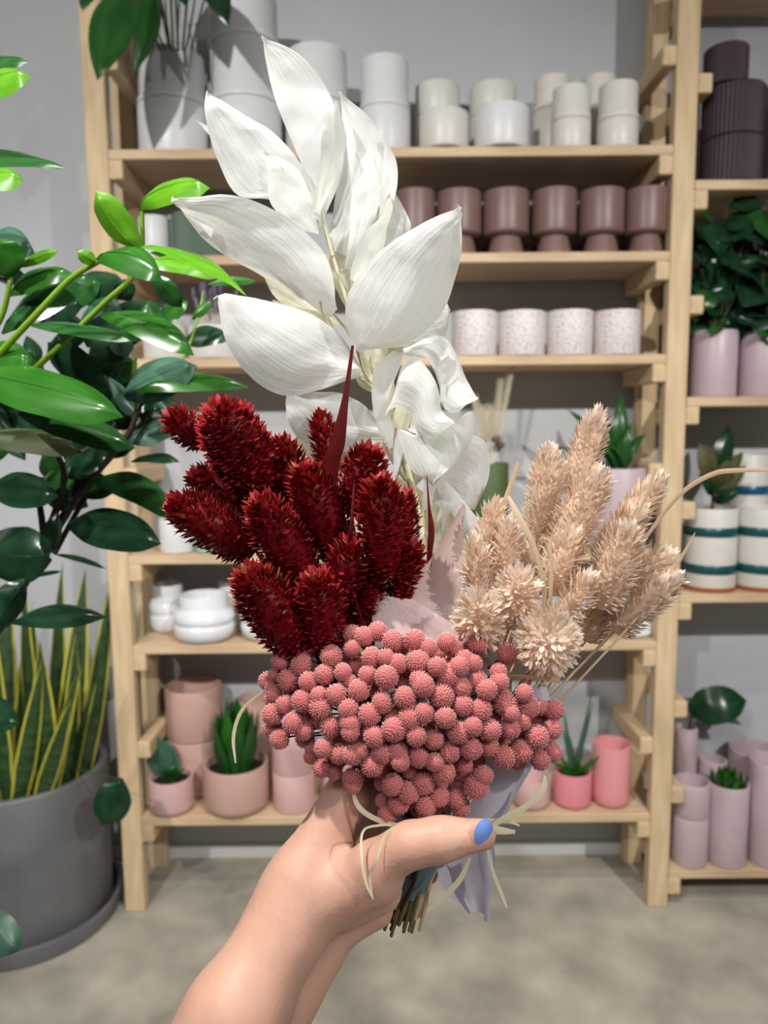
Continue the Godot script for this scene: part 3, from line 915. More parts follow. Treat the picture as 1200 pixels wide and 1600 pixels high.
func snake_plant() -> void:
	var t := thing("snake_plant", "snake plant with yellow edged leaves in a big grey concrete planter on the floor", "potted plant", V(-1.08, 0, -2.085))
	var o := t.position
	part(t, "saucer", lathe([Vector2(0, 0), Vector2(0.245, 0), Vector2(0.258, 0.006), Vector2(0.264, 0.045), Vector2(0.262, 0.052), Vector2(0.254, 0.054), Vector2(0.248, 0.046), Vector2(0.242, 0.014), Vector2(0, 0.012)], 64), M.grey)
	part(t, "planter", lathe([Vector2(0, 0.0125), Vector2(0.222, 0.0125), Vector2(0.232, 0.016), Vector2(0.236, 0.03), Vector2(0.243, 0.462), Vector2(0.241, 0.468), Vector2(0.236, 0.47), Vector2(0.226, 0.47), Vector2(0.221, 0.466), Vector2(0.218, 0.38), Vector2(0, 0.37)], 64), M.grey)
	part(t, "soil", lathe([Vector2(0.217, 0.40), Vector2(0.1, 0.41), Vector2(0, 0.41)], 32), M.soil)
	var leaves := [
		[V(-0.9533,0.4427,-2.05), V(-0.9269,1.0704,-2.1), 0.075, -0.5], [V(-0.8889,0.4673,-1.98), V(-0.8428,1.0606,-2.05), 0.075, 0.3], [V(-0.8841,0.4861,-2.06), V(-0.7969,1.0144,-2.12), 0.06, 0.8],
		[V(-0.9699,0.4397,-1.98), V(-1.0005,1.0461,-2.02), 0.08, -0.6], [V(-1.044,0.4294,-2.02), V(-1.0142,0.9404,-2.08), 0.075, 0.5], [V(-0.907,0.4593,-1.93), V(-0.9308,0.8865,-1.94), 0.07, 0.2],
		[V(-1.01,0.4319,-1.9), V(-0.9224,0.8363,-1.93), 0.055, 0.7], [V(-0.9027,0.474,-1.93), V(-0.8247,0.82,-1.95), 0.06, -0.6], [V(-0.8527,0.4864,-1.96), V(-0.8585,0.8955,-2), 0.05, 0.9],
		[V(-1.0327,0.425,-1.92), V(-1.0522,0.9757,-1.94), 0.07, -0.3], [V(-1.1005,0.421,-2), V(-1.0784,1.0252,-2.08), 0.075, 0.4],
		[V(-0.8594,0.4952,-2), V(-0.7975,0.7643,-1.98), 0.045, -0.8], [V(-1.2012,0.4156,-2.05), V(-1.2504,0.987,-2.05), 0.07, 0.1], [V(-0.9428,0.4532,-1.9), V(-0.8274,0.7473,-1.88), 0.05, 0.5]]
	for e in leaves:
		var b: Vector3 = e[0] - o
		b.y = 0.0
		b = b.limit_length(0.185)
		b.y = 0.395
		leaf_part(t, blade(b, e[1] - o, e[2], V(e[3], 0.1, 1), 0.012, STRAP, 0.006, 14, 6), M.snake)
	# a broad leaf hangs over the planter's rim
	part(t, "stalk", tube([V(0.16, 0.40, 0.02), V(0.19, 0.50, 0.10), V(-0.7051,0.5309,-1.8567) - o], [0.003, 0.0025, 0.002], 5, 4), M.leaf_olive)
	var hang := [[V(-0.6957,0.5345,-1.8577),V(-0.6806,0.5027,-1.8559),V(-0.6733,0.4753,-1.8528),V(-0.6773,0.4541,-1.8478),V(-0.6878,0.4367,-1.8417),V(-0.706,0.4237,-1.8343),V(-0.7424,0.4212,-1.8238)],[V(-0.7007,0.5372,-1.8568),V(-0.7289,0.5297,-1.8473),V(-0.7496,0.5182,-1.8392),V(-0.76,0.5009,-1.8331),V(-0.7645,0.4803,-1.828),V(-0.7619,0.4557,-1.8243),V(-0.7424,0.4212,-1.8238)]]
	leaf_part(t, sheet(local(hang[0], o), local(hang[1], o), 0.01, 0.004), M.leaf_deep)

func fig_plant() -> void:
	var base := V(-0.86, 0, -0.95)
	var t := thing("rubber_fig", "tall bushy fig plant with glossy dark and lime leaves, left foreground", "potted plant", base)
	var o := base
	part(t, "pot", lathe(pot_profile("plain", 0.17, 0.32, 0.01), 48), M.grey)
	part(t, "soil", lathe([Vector2(0.158, 0.27), Vector2(0.05, 0.275), Vector2(0, 0.275)], 24), M.soil)
	var w := [
		[[base + V(0, 0.27, 0), base + V(0.06, 0.6, 0.02), V(-0.5621,1.1062,-0.9468), V(-0.4906,1.2102,-0.9286), V(-0.4353,1.2925,-0.918), V(-0.3902,1.3556,-0.9152), V(-0.3699,1.4068,-0.9211), V(-0.3576,1.4423,-0.9252)], [0.014, 0.012, 0.010, 0.008, 0.006, 0.005, 0.004], M.twig_brown, "trunk"],
		[[V(-0.3902,1.3556,-0.9152), V(-0.3502,1.396,-0.8998), V(-0.3109,1.4421,-0.9051), V(-0.2989,1.473,-0.9087), V(-0.2831,1.4961,-0.9113)], [0.0045, 0.004, 0.003], M.twig_brown, "twig"],
		[[V(-0.4353,1.2925,-0.918), V(-0.3973,1.3577,-0.8953), V(-0.3719,1.3988,-0.8598), V(-0.3739,1.4289,-0.8432)], [0.005, 0.004, 0.003], M.twig_brown, "twig"],
		[[V(-0.4151,1.2947,-0.9182), V(-0.3865,1.3465,-0.9242), V(-0.3661,1.3783,-0.9279)], [0.0035, 0.003], M.twig_brown, "twig"],
		[[V(-0.4271,1.3068,-0.9196), V(-0.4191,1.3579,-0.8954), V(-0.4187,1.3941,-0.8794)], [0.0045, 0.003], M.twig_brown, "twig"],
		[[V(-0.5335,1.1709,-0.9341), V(-0.5004,1.3566,-0.8449), V(-0.4515,1.4716,-0.7877), V(-0.383,1.5255,-0.7537), V(-0.3349,1.5634,-0.7379), V(-0.2992,1.5933,-0.7313), V(-0.2676,1.6079,-0.7229)], [0.008, 0.006, 0.004, 0.0033, 0.003, 0.0025], M.twig_green, "twig"],
		[[V(-0.4632,1.4584,-0.8063), V(-0.4041,1.4833,-0.7891), V(-0.3687,1.5071,-0.7817), V(-0.3208,1.5452,-0.7761), V(-0.2806,1.5778,-0.7698), V(-0.2478,1.6026,-0.7626), V(-0.2366,1.6243,-0.755), V(-0.2331,1.6603,-0.7491)], [0.004, 0.0035, 0.003, 0.003, 0.0025, 0.002], M.twig_green, "twig"],
		[[V(-0.4197,1.5232,-0.7735), V(-0.3879,1.5607,-0.7678), V(-0.3735,1.5909,-0.7612), V(-0.3708,1.6068,-0.7631)], [0.003, 0.0025], M.twig_green, "twig"],
		[[V(-0.4583,1.4717,-0.7877), V(-0.4206,1.6232,-0.765), V(-0.4021,1.7237,-0.7565), V(-0.3985,1.7732,-0.7622)], [0.005, 0.004, 0.003], M.twig_green, "twig"],
		[[V(-0.2989,1.473,-0.9087), V(-0.2973,1.5104,-0.8929), V(-0.2907,1.5321,-0.8853)], [0.003, 0.002], M.twig_green, "twig"],
		[[V(-0.2831,1.4961,-0.9113), V(-0.2519,1.5373,-0.9463), V(-0.238,1.588,-0.9723), V(-0.2319,1.6265,-0.9868)], [0.003, 0.002, 0.0015], M.twig_green, "twig"],
		[[base + V(0.05, 0.5, 0.02), V(-0.5468,0.8961,-0.8923), V(-0.5226,0.8387,-0.8856)], [0.006, 0.004, 0.003], M.twig_brown, "twig"],
	]
	for e in w:
		var path := []
		for p in e[0]:
			path.append(p - o)
		part(t, e[3], tube(path, e[1], 8, 5), e[2])
	var lm: Material = M.leaf_lime
	var md: Material = M.leaf_mid
	var dk: Material = M.leaf_dark
	var dp: Material = M.leaf_deep
	var ol: Material = M.leaf_olive
	var gr: Material = M.leaf_grey
	var leaves := [
		[[V(-0.2355,1.624,-0.7455),V(-0.2507,1.6283,-0.7479),V(-0.2626,1.6341,-0.7487),V(-0.2701,1.6419,-0.747),V(-0.2747,1.651,-0.744),V(-0.2759,1.6613,-0.7393),V(-0.2701,1.6741,-0.7306)],[V(-0.2338,1.6249,-0.7447),V(-0.234,1.6365,-0.7401),V(-0.2361,1.647,-0.7362),V(-0.2412,1.6556,-0.7335),V(-0.2478,1.6634,-0.7314),V(-0.2563,1.6702,-0.7301),V(-0.2701,1.6741,-0.7306)], 0.004, lm], [[V(-0.2342,1.6632,-0.7504),V(-0.2269,1.6772,-0.7548),V(-0.2176,1.6868,-0.756),V(-0.2058,1.6905,-0.7526),V(-0.1925,1.6903,-0.7465),V(-0.1778,1.6856,-0.7372),V(-0.1598,1.6724,-0.7203)],[V(-0.2333,1.6614,-0.7487),V(-0.2183,1.6594,-0.7382),V(-0.2044,1.6586,-0.7296),V(-0.1919,1.6598,-0.7239),V(-0.1801,1.6618,-0.7198),V(-0.169,1.6649,-0.7177),V(-0.1598,1.6724,-0.7203)], 0.004, lm],
		[[V(-0.2364,1.6268,-0.7477),V(-0.217,1.628,-0.7538),V(-0.1979,1.6261,-0.7574),V(-0.1788,1.6194,-0.7545),V(-0.1596,1.6067,-0.7418),V(-0.1413,1.5899,-0.7225),V(-0.1243,1.57,-0.6984)],[V(-0.2359,1.6251,-0.7447),V(-0.2147,1.6176,-0.735),V(-0.1947,1.6087,-0.7255),V(-0.1758,1.5994,-0.7169),V(-0.1577,1.5902,-0.7099),V(-0.1406,1.5805,-0.7038),V(-0.1243,1.57,-0.6984)], 0.002, lm], [[V(-0.2492,1.6236,-0.8065),V(-0.238,1.6322,-0.8213),V(-0.2258,1.6371,-0.8321),V(-0.2125,1.6372,-0.8371),V(-0.1987,1.6339,-0.8386),V(-0.1846,1.6269,-0.8361),V(-0.1695,1.6127,-0.8242)],[V(-0.2488,1.622,-0.8045),V(-0.2348,1.6167,-0.802),V(-0.2212,1.6125,-0.8015),V(-0.208,1.6104,-0.8038),V(-0.1951,1.6091,-0.8077),V(-0.1822,1.6087,-0.8135),V(-0.1695,1.6127,-0.8242)], 0.003, lm],
		[[V(-0.2706,1.609,-0.7238),V(-0.2573,1.6186,-0.7278),V(-0.2445,1.6232,-0.7291),V(-0.2325,1.6214,-0.7265),V(-0.2213,1.6152,-0.7216),V(-0.211,1.6041,-0.7139),V(-0.2018,1.5841,-0.7001)],[V(-0.2706,1.6071,-0.7222),V(-0.2575,1.6004,-0.7129),V(-0.2451,1.5945,-0.7054),V(-0.2334,1.5904,-0.7008),V(-0.2224,1.5866,-0.6977),V(-0.212,1.5834,-0.6965),V(-0.2018,1.5841,-0.7001)], 0.004, md], [[V(-0.2697,1.6063,-0.7228),V(-0.274,1.6044,-0.7209),V(-0.2776,1.6036,-0.7191),V(-0.2803,1.6045,-0.7175),V(-0.2825,1.6063,-0.716),V(-0.284,1.6091,-0.7147),V(-0.284,1.6147,-0.7137)],[V(-0.2693,1.607,-0.7228),V(-0.2702,1.6111,-0.7216),V(-0.2717,1.6142,-0.7203),V(-0.2739,1.6159,-0.7188),V(-0.2765,1.6169,-0.7173),V(-0.2796,1.6169,-0.7156),V(-0.284,1.6147,-0.7137)], 0.002, lm],
		[[V(-0.3991,1.7743,-0.7629),V(-0.393,1.7862,-0.7662),V(-0.3849,1.7945,-0.7672),V(-0.3743,1.7976,-0.765),V(-0.3622,1.7975,-0.761),V(-0.3484,1.7937,-0.7546),V(-0.3309,1.7818,-0.7431)],[V(-0.398,1.7722,-0.7615),V(-0.3822,1.7666,-0.7522),V(-0.3681,1.7634,-0.7451),V(-0.3563,1.7638,-0.741),V(-0.3457,1.7661,-0.7386),V(-0.3366,1.7708,-0.7383),V(-0.3309,1.7818,-0.7431)], 0.004, lm], [[V(-0.4133,1.8074,-0.7875),V(-0.4096,1.8194,-0.7994),V(-0.4034,1.8278,-0.8072),V(-0.394,1.831,-0.8092),V(-0.3827,1.831,-0.8077),V(-0.3694,1.8273,-0.8023),V(-0.3516,1.8154,-0.7872)],[V(-0.4125,1.806,-0.7861),V(-0.402,1.8049,-0.786),V(-0.3916,1.8047,-0.786),V(-0.3814,1.8059,-0.7861),V(-0.3712,1.8076,-0.7863),V(-0.3612,1.8102,-0.7866),V(-0.3516,1.8154,-0.7872)], 0.003, dk],
		[[V(-0.4283,1.7265,-0.787),V(-0.4113,1.732,-0.7913),V(-0.3923,1.7331,-0.7911),V(-0.3715,1.73,-0.7864),V(-0.3502,1.7242,-0.7793),V(-0.3277,1.7142,-0.7678),V(-0.305,1.7018,-0.7539)],[V(-0.4205,1.7128,-0.7703),V(-0.3986,1.7086,-0.763),V(-0.3781,1.7058,-0.7578),V(-0.3588,1.7041,-0.7547),V(-0.3401,1.7025,-0.7527),V(-0.3223,1.7021,-0.7528),V(-0.305,1.7018,-0.7539)], 0.002, dk], [[V(-0.3971,1.6878,-0.7429),V(-0.3901,1.6962,-0.7474),V(-0.3821,1.7016,-0.7497),V(-0.3725,1.7025,-0.749),V(-0.3622,1.7008,-0.7464),V(-0.3511,1.6959,-0.7416),V(-0.3379,1.6843,-0.7318)],[V(-0.3964,1.686,-0.7414),V(-0.3836,1.6789,-0.7337),V(-0.3719,1.6741,-0.7281),V(-0.3618,1.6727,-0.7254),V(-0.3525,1.6731,-0.7245),V(-0.3441,1.6758,-0.7256),V(-0.3379,1.6843,-0.7318)], 0.004, lm],
		[[V(-0.3751,1.6018,-0.764),V(-0.3923,1.6051,-0.7671),V(-0.3995,1.6098,-0.7668),V(-0.3993,1.6155,-0.7641),V(-0.3969,1.6214,-0.7606),V(-0.3893,1.6278,-0.7554),V(-0.3704,1.6355,-0.7463)],[V(-0.3675,1.6027,-0.7611),V(-0.3542,1.6097,-0.7525),V(-0.3487,1.6158,-0.7473),V(-0.3487,1.6212,-0.7446),V(-0.3504,1.6264,-0.7427),V(-0.356,1.6313,-0.7425),V(-0.3704,1.6355,-0.7463)], 0.004, md], [[V(-0.4343,1.6387,-0.8278),V(-0.4273,1.6561,-0.835),V(-0.4192,1.6675,-0.8398),V(-0.4096,1.6705,-0.8409),V(-0.3992,1.668,-0.8399),V(-0.3878,1.6594,-0.8364),V(-0.3744,1.6379,-0.8271)],[V(-0.4336,1.6363,-0.8263),V(-0.4209,1.6333,-0.8207),V(-0.4093,1.6313,-0.817),V(-0.399,1.6311,-0.8162),V(-0.3896,1.6314,-0.817),V(-0.381,1.6327,-0.8196),V(-0.3744,1.6379,-0.8271)], 0.004, gr],
		[[V(-0.3632,1.6115,-0.7636),V(-0.3571,1.6173,-0.7626),V(-0.3506,1.6218,-0.7615),V(-0.3434,1.6246,-0.7601),V(-0.3359,1.6264,-0.7586),V(-0.3278,1.627,-0.757),V(-0.3188,1.625,-0.7551)],[V(-0.3629,1.6109,-0.7636),V(-0.3546,1.6111,-0.7619),V(-0.3466,1.6121,-0.7603),V(-0.3391,1.6141,-0.7589),V(-0.3319,1.6166,-0.7575),V(-0.3249,1.6198,-0.7562),V(-0.3188,1.625,-0.7551)], 0.002, lm], [[V(-0.3829,1.5871,-0.7815),V(-0.377,1.6004,-0.7866),V(-0.369,1.6103,-0.7895),V(-0.3583,1.6154,-0.7892),V(-0.3459,1.6174,-0.7871),V(-0.3316,1.6157,-0.7827),V(-0.3135,1.6071,-0.7732)],[V(-0.3818,1.5856,-0.7802),V(-0.3671,1.5865,-0.7733),V(-0.3536,1.588,-0.7684),V(-0.3418,1.5912,-0.7663),V(-0.3308,1.5948,-0.7658),V(-0.3208,1.5992,-0.7671),V(-0.3135,1.6071,-0.7732)], 0.003, md],
		[[V(-0.3968,1.5502,-0.7876),V(-0.3914,1.5722,-0.7997),V(-0.3822,1.5904,-0.8086),V(-0.3677,1.6028,-0.8129),V(-0.3501,1.6113,-0.8146),V(-0.3289,1.6154,-0.8129),V(-0.3004,1.6098,-0.8037)],[V(-0.395,1.5483,-0.7859),V(-0.3743,1.5536,-0.783),V(-0.3554,1.5603,-0.782),V(-0.3391,1.5697,-0.7839),V(-0.3239,1.5802,-0.7876),V(-0.3102,1.5924,-0.7932),V(-0.3004,1.6098,-0.8037)], 0.004, dk], [[V(-0.4001,1.5748,-0.8606),V(-0.3968,1.589,-0.8709),V(-0.3915,1.5995,-0.8789),V(-0.3837,1.6045,-0.8836),V(-0.3742,1.6061,-0.8865),V(-0.363,1.6036,-0.887),V(-0.3479,1.5923,-0.8822)],[V(-0.399,1.5727,-0.8592),V(-0.3867,1.5693,-0.8569),V(-0.3758,1.568,-0.8567),V(-0.3667,1.5702,-0.8595),V(-0.3587,1.574,-0.864),V(-0.3517,1.58,-0.8706),V(-0.3479,1.5923,-0.8822)], 0.004, dp],
		[[V(-0.3365,1.5421,-0.8578),V(-0.3465,1.5581,-0.8657),V(-0.348,1.5707,-0.8696),V(-0.3435,1.5808,-0.8708),V(-0.3371,1.59,-0.8711),V(-0.3264,1.5973,-0.8693),V(-0.3062,1.6003,-0.863)],[V(-0.3301,1.5392,-0.8574),V(-0.3143,1.5439,-0.864),V(-0.305,1.5517,-0.8674),V(-0.3005,1.5618,-0.8686),V(-0.2975,1.5725,-0.869),V(-0.2981,1.5848,-0.8678),V(-0.3062,1.6003,-0.863)], 0.004, gr], [[V(-0.3594,1.5561,-0.7689),V(-0.3419,1.5583,-0.7742),V(-0.3236,1.5593,-0.778),V(-0.3039,1.5577,-0.7775),V(-0.2823,1.5526,-0.7706),V(-0.26,1.5451,-0.7593),V(-0.2374,1.5358,-0.7448)],[V(-0.3584,1.5545,-0.7663),V(-0.3362,1.5486,-0.758),V(-0.3147,1.5429,-0.7505),V(-0.2941,1.5385,-0.7451),V(-0.2747,1.5365,-0.743),V(-0.2559,1.5357,-0.7431),V(-0.2374,1.5358,-0.7448)], 0.002, dk],
		[[V(-0.2966,1.5686,-0.7998),V(-0.2767,1.5741,-0.805),V(-0.2576,1.5749,-0.8068),V(-0.2395,1.5696,-0.8041),V(-0.2226,1.5601,-0.7986),V(-0.207,1.5461,-0.7898),V(-0.1934,1.5238,-0.7736)],[V(-0.2968,1.5667,-0.7981),V(-0.2783,1.5563,-0.7883),V(-0.2606,1.5468,-0.7804),V(-0.2433,1.5394,-0.7754),V(-0.2265,1.5323,-0.7719),V(-0.2101,1.5261,-0.7704),V(-0.1934,1.5238,-0.7736)], 0.004, md], [[V(-0.4059,1.5156,-0.7641),V(-0.402,1.5311,-0.7703),V(-0.395,1.5385,-0.772),V(-0.3858,1.5399,-0.7704),V(-0.3758,1.5391,-0.7679),V(-0.3644,1.5337,-0.7629),V(-0.3498,1.5195,-0.753)],[V(-0.4033,1.5097,-0.7604),V(-0.3895,1.5012,-0.7517),V(-0.3785,1.4986,-0.7472),V(-0.3695,1.5001,-0.7457),V(-0.3611,1.5025,-0.7451),V(-0.354,1.5075,-0.7466),V(-0.3498,1.5195,-0.753)], 0.004, md],
		[[V(-0.3237,1.4967,-0.8723),V(-0.3459,1.4976,-0.8829),V(-0.3646,1.5014,-0.8902),V(-0.3778,1.5091,-0.8927),V(-0.3877,1.5193,-0.8925),V(-0.3934,1.5322,-0.8889),V(-0.3899,1.5506,-0.8774)],[V(-0.3216,1.4985,-0.8707),V(-0.3246,1.5147,-0.8674),V(-0.3303,1.5282,-0.8655),V(-0.3402,1.538,-0.8659),V(-0.3524,1.5459,-0.8675),V(-0.3674,1.5514,-0.8706),V(-0.3899,1.5506,-0.8774)], 0.004, dp], [[V(-0.4038,1.5056,-0.7436),V(-0.3772,1.5133,-0.7485),V(-0.35,1.5128,-0.7472),V(-0.323,1.5061,-0.7414),V(-0.2965,1.4967,-0.734),V(-0.2708,1.4828,-0.7235),V(-0.2459,1.4608,-0.7059)],[V(-0.4032,1.4987,-0.7382),V(-0.3748,1.4795,-0.7219),V(-0.3477,1.4682,-0.7118),V(-0.3216,1.4621,-0.7061),V(-0.2961,1.4568,-0.7016),V(-0.2711,1.4545,-0.7003),V(-0.2459,1.4608,-0.7059)], 0.005, md],
		[[V(-0.3876,1.4686,-0.7883),V(-0.3648,1.4722,-0.7915),V(-0.3419,1.4722,-0.7916),V(-0.319,1.4672,-0.7872),V(-0.2964,1.459,-0.7802),V(-0.2743,1.4474,-0.77),V(-0.2527,1.4292,-0.7526)],[V(-0.3874,1.4667,-0.7865),V(-0.3637,1.4543,-0.7748),V(-0.3407,1.444,-0.7652),V(-0.3182,1.437,-0.7585),V(-0.2962,1.4313,-0.7535),V(-0.2746,1.4274,-0.7506),V(-0.2527,1.4292,-0.7526)], 0.004, dk], [[V(-0.443,1.4385,-0.8049),V(-0.4262,1.4471,-0.8138),V(-0.4082,1.4518,-0.8194),V(-0.3886,1.4514,-0.8206),V(-0.3683,1.4474,-0.8191),V(-0.3474,1.4395,-0.8144),V(-0.325,1.4242,-0.8023)],[V(-0.4424,1.4368,-0.8032),V(-0.4204,1.4314,-0.7973),V(-0.3995,1.4269,-0.7934),V(-0.3798,1.4244,-0.7923),V(-0.3607,1.4224,-0.7928),V(-0.3423,1.4213,-0.7952),V(-0.325,1.4242,-0.8023)], 0.004, ol],
		[[V(-0.302,1.4892,-0.8725),V(-0.2968,1.5105,-0.8824),V(-0.286,1.5229,-0.8859),V(-0.2712,1.5289,-0.8849),V(-0.2552,1.5328,-0.8825),V(-0.2367,1.5319,-0.8768),V(-0.2127,1.5208,-0.8639)],[V(-0.298,1.4827,-0.868),V(-0.2768,1.4779,-0.8597),V(-0.2597,1.4794,-0.8557),V(-0.2454,1.4853,-0.8547),V(-0.2319,1.4925,-0.8547),V(-0.2203,1.503,-0.8568),V(-0.2127,1.5208,-0.8639)], 0.004, gr], [[V(-0.2815,1.4926,-0.8521),V(-0.2638,1.5038,-0.8652),V(-0.245,1.5121,-0.8766),V(-0.2245,1.5158,-0.8834),V(-0.2021,1.5137,-0.8835),V(-0.1788,1.5068,-0.879),V(-0.1551,1.496,-0.8711)],[V(-0.2807,1.4906,-0.8495),V(-0.2589,1.4913,-0.8487),V(-0.2372,1.4906,-0.8485),V(-0.2162,1.4904,-0.8503),V(-0.1957,1.492,-0.8553),V(-0.1755,1.4941,-0.8625),V(-0.1551,1.496,-0.8711)], 0.003, md],
		[[V(-0.2674,1.5615,-1.0003),V(-0.2595,1.5744,-1.0097),V(-0.2503,1.5833,-1.0159),V(-0.2395,1.5866,-1.0174),V(-0.2277,1.5861,-1.0163),V(-0.2149,1.5814,-1.012),V(-0.1999,1.5684,-1.0002)],[V(-0.2668,1.5597,-0.9986),V(-0.2538,1.5572,-0.9931),V(-0.2416,1.5558,-0.9895),V(-0.2303,1.5566,-0.9888),V(-0.2194,1.5583,-0.9897),V(-0.209,1.5611,-0.9925),V(-0.1999,1.5684,-1.0002)], 0.003, dp], [[V(-0.2774,1.5784,-0.9416),V(-0.2783,1.5904,-0.9482),V(-0.2768,1.5999,-0.9527),V(-0.272,1.6058,-0.9542),V(-0.2651,1.6095,-0.954),V(-0.2557,1.6105,-0.9515),V(-0.2415,1.6059,-0.9442)],[V(-0.2761,1.5771,-0.9402),V(-0.2662,1.578,-0.9351),V(-0.2577,1.58,-0.9319),V(-0.2513,1.5842,-0.9316),V(-0.246,1.5892,-0.9329),V(-0.2419,1.5956,-0.9361),V(-0.2415,1.6059,-0.9442)], 0.003, md],
		[[V(-0.4547,1.3837,-0.8388),V(-0.4417,1.3942,-0.8446),V(-0.4276,1.4006,-0.8471),V(-0.412,1.4014,-0.845),V(-0.3959,1.3986,-0.8403),V(-0.3791,1.3916,-0.8323),V(-0.3605,1.3765,-0.817)],[V(-0.4541,1.3814,-0.8371),V(-0.4363,1.3721,-0.8274),V(-0.4194,1.3656,-0.8199),V(-0.4036,1.3635,-0.8155),V(-0.3884,1.3635,-0.8128),V(-0.3739,1.3662,-0.8123),V(-0.3605,1.3765,-0.817)], 0.004, dp], [[V(-0.3477,1.3892,-0.8797),V(-0.3243,1.3968,-0.8818),V(-0.3026,1.3989,-0.8804),V(-0.283,1.3942,-0.8744),V(-0.2653,1.3846,-0.8655),V(-0.2497,1.37,-0.8533),V(-0.2372,1.3468,-0.8337)],[V(-0.348,1.3874,-0.878),V(-0.3275,1.3796,-0.8652),V(-0.308,1.372,-0.8542),V(-0.2892,1.3653,-0.8459),V(-0.2714,1.3583,-0.839),V(-0.2544,1.3511,-0.834),V(-0.2372,1.3468,-0.8337)], 0.004, dk],
		[[V(-0.3837,1.3364,-0.8951),V(-0.3609,1.3508,-0.8958),V(-0.3382,1.3557,-0.8901),V(-0.3159,1.3535,-0.8797),V(-0.2943,1.3486,-0.8679),V(-0.2734,1.3387,-0.8528),V(-0.2534,1.3195,-0.8305)],[V(-0.3836,1.3296,-0.8906),V(-0.3607,1.3172,-0.873),V(-0.3383,1.3114,-0.8598),V(-0.3165,1.3098,-0.8495),V(-0.2952,1.309,-0.8402),V(-0.2743,1.3108,-0.8329),V(-0.2534,1.3195,-0.8305)], 0.005, dp], [[V(-0.4144,1.2882,-0.9097),V(-0.4333,1.2661,-0.9128),V(-0.4491,1.2578,-0.9123),V(-0.4624,1.2594,-0.9091),V(-0.4748,1.2642,-0.9051),V(-0.4853,1.2759,-0.8992),V(-0.4913,1.3028,-0.889)],[V(-0.4134,1.2988,-0.9101),V(-0.4283,1.3192,-0.9152),V(-0.4423,1.3286,-0.9154),V(-0.4556,1.33,-0.9122),V(-0.4685,1.3288,-0.908),V(-0.4807,1.3219,-0.9012),V(-0.4913,1.3028,-0.889)], 0.005, dp],
		[[V(-0.4351,1.2272,-0.8412),V(-0.4184,1.236,-0.8452),V(-0.401,1.2433,-0.848),V(-0.3819,1.2475,-0.8473),V(-0.3607,1.2471,-0.8417),V(-0.3383,1.2436,-0.8326),V(-0.3152,1.2377,-0.821)],[V(-0.434,1.2254,-0.8389),V(-0.4115,1.2245,-0.8313),V(-0.3897,1.2237,-0.8243),V(-0.3692,1.2245,-0.8195),V(-0.3503,1.2276,-0.818),V(-0.3325,1.2322,-0.8187),V(-0.3152,1.2377,-0.821)], 0.004, dp], [[V(-0.4114,1.2958,-0.9083),V(-0.3989,1.2962,-0.9067),V(-0.3867,1.2954,-0.9049),V(-0.3751,1.2932,-0.903),V(-0.3638,1.2898,-0.9009),V(-0.3528,1.2852,-0.8987),V(-0.3425,1.2787,-0.8963)],[V(-0.4115,1.2954,-0.9082),V(-0.4,1.2922,-0.9062),V(-0.3886,1.2891,-0.9042),V(-0.377,1.2864,-0.9022),V(-0.3656,1.2835,-0.9002),V(-0.3542,1.2806,-0.8982),V(-0.3425,1.2787,-0.8963)], 0.001, dp],
		[[V(-0.4436,1.2655,-0.9149),V(-0.437,1.2691,-0.9136),V(-0.4303,1.2719,-0.9122),V(-0.4235,1.2737,-0.9108),V(-0.4165,1.2748,-0.9092),V(-0.4094,1.2752,-0.9076),V(-0.4021,1.2742,-0.9058)],[V(-0.4435,1.2652,-0.9148),V(-0.4364,1.2659,-0.9132),V(-0.4294,1.2668,-0.9117),V(-0.4224,1.2682,-0.9101),V(-0.4155,1.2697,-0.9086),V(-0.4087,1.2714,-0.9072),V(-0.4021,1.2742,-0.9058)], 0.001, dp], [[V(-0.3201,1.4335,-0.9251),V(-0.3149,1.4473,-0.9346),V(-0.3075,1.4577,-0.9409),V(-0.297,1.4631,-0.9427),V(-0.2849,1.4652,-0.9419),V(-0.2707,1.4635,-0.938),V(-0.2523,1.4541,-0.9266)],[V(-0.3189,1.4316,-0.9234),V(-0.304,1.4292,-0.9179),V(-0.2905,1.4287,-0.9144),V(-0.2789,1.4314,-0.9139),V(-0.2683,1.4357,-0.9151),V(-0.2588,1.442,-0.9184),V(-0.2523,1.4541,-0.9266)], 0.004, gr],
		[[V(-0.3143,1.4091,-0.922),V(-0.3057,1.4152,-0.9279),V(-0.2965,1.419,-0.9318),V(-0.2864,1.42,-0.9327),V(-0.2759,1.4189,-0.9319),V(-0.2648,1.4155,-0.929),V(-0.2527,1.4082,-0.9213)],[V(-0.3139,1.4084,-0.9207),V(-0.3019,1.4083,-0.9155),V(-0.2907,1.4081,-0.912),V(-0.2803,1.4081,-0.9112),V(-0.2704,1.4078,-0.9119),V(-0.261,1.4074,-0.9144),V(-0.2527,1.4082,-0.9213)], 0.002, dp], [[V(-0.3801,1.5062,-0.9339),V(-0.3698,1.4978,-0.9434),V(-0.3618,1.4881,-0.9491),V(-0.3574,1.4764,-0.9493),V(-0.3551,1.4638,-0.9465),V(-0.3554,1.4502,-0.9399),V(-0.3616,1.4344,-0.9243)],[V(-0.3821,1.5054,-0.9319),V(-0.3886,1.4901,-0.9249),V(-0.3918,1.4761,-0.9199),V(-0.3901,1.4638,-0.9177),V(-0.3856,1.4525,-0.9171),V(-0.3777,1.4422,-0.9184),V(-0.3616,1.4344,-0.9243)], 0.004, dp],
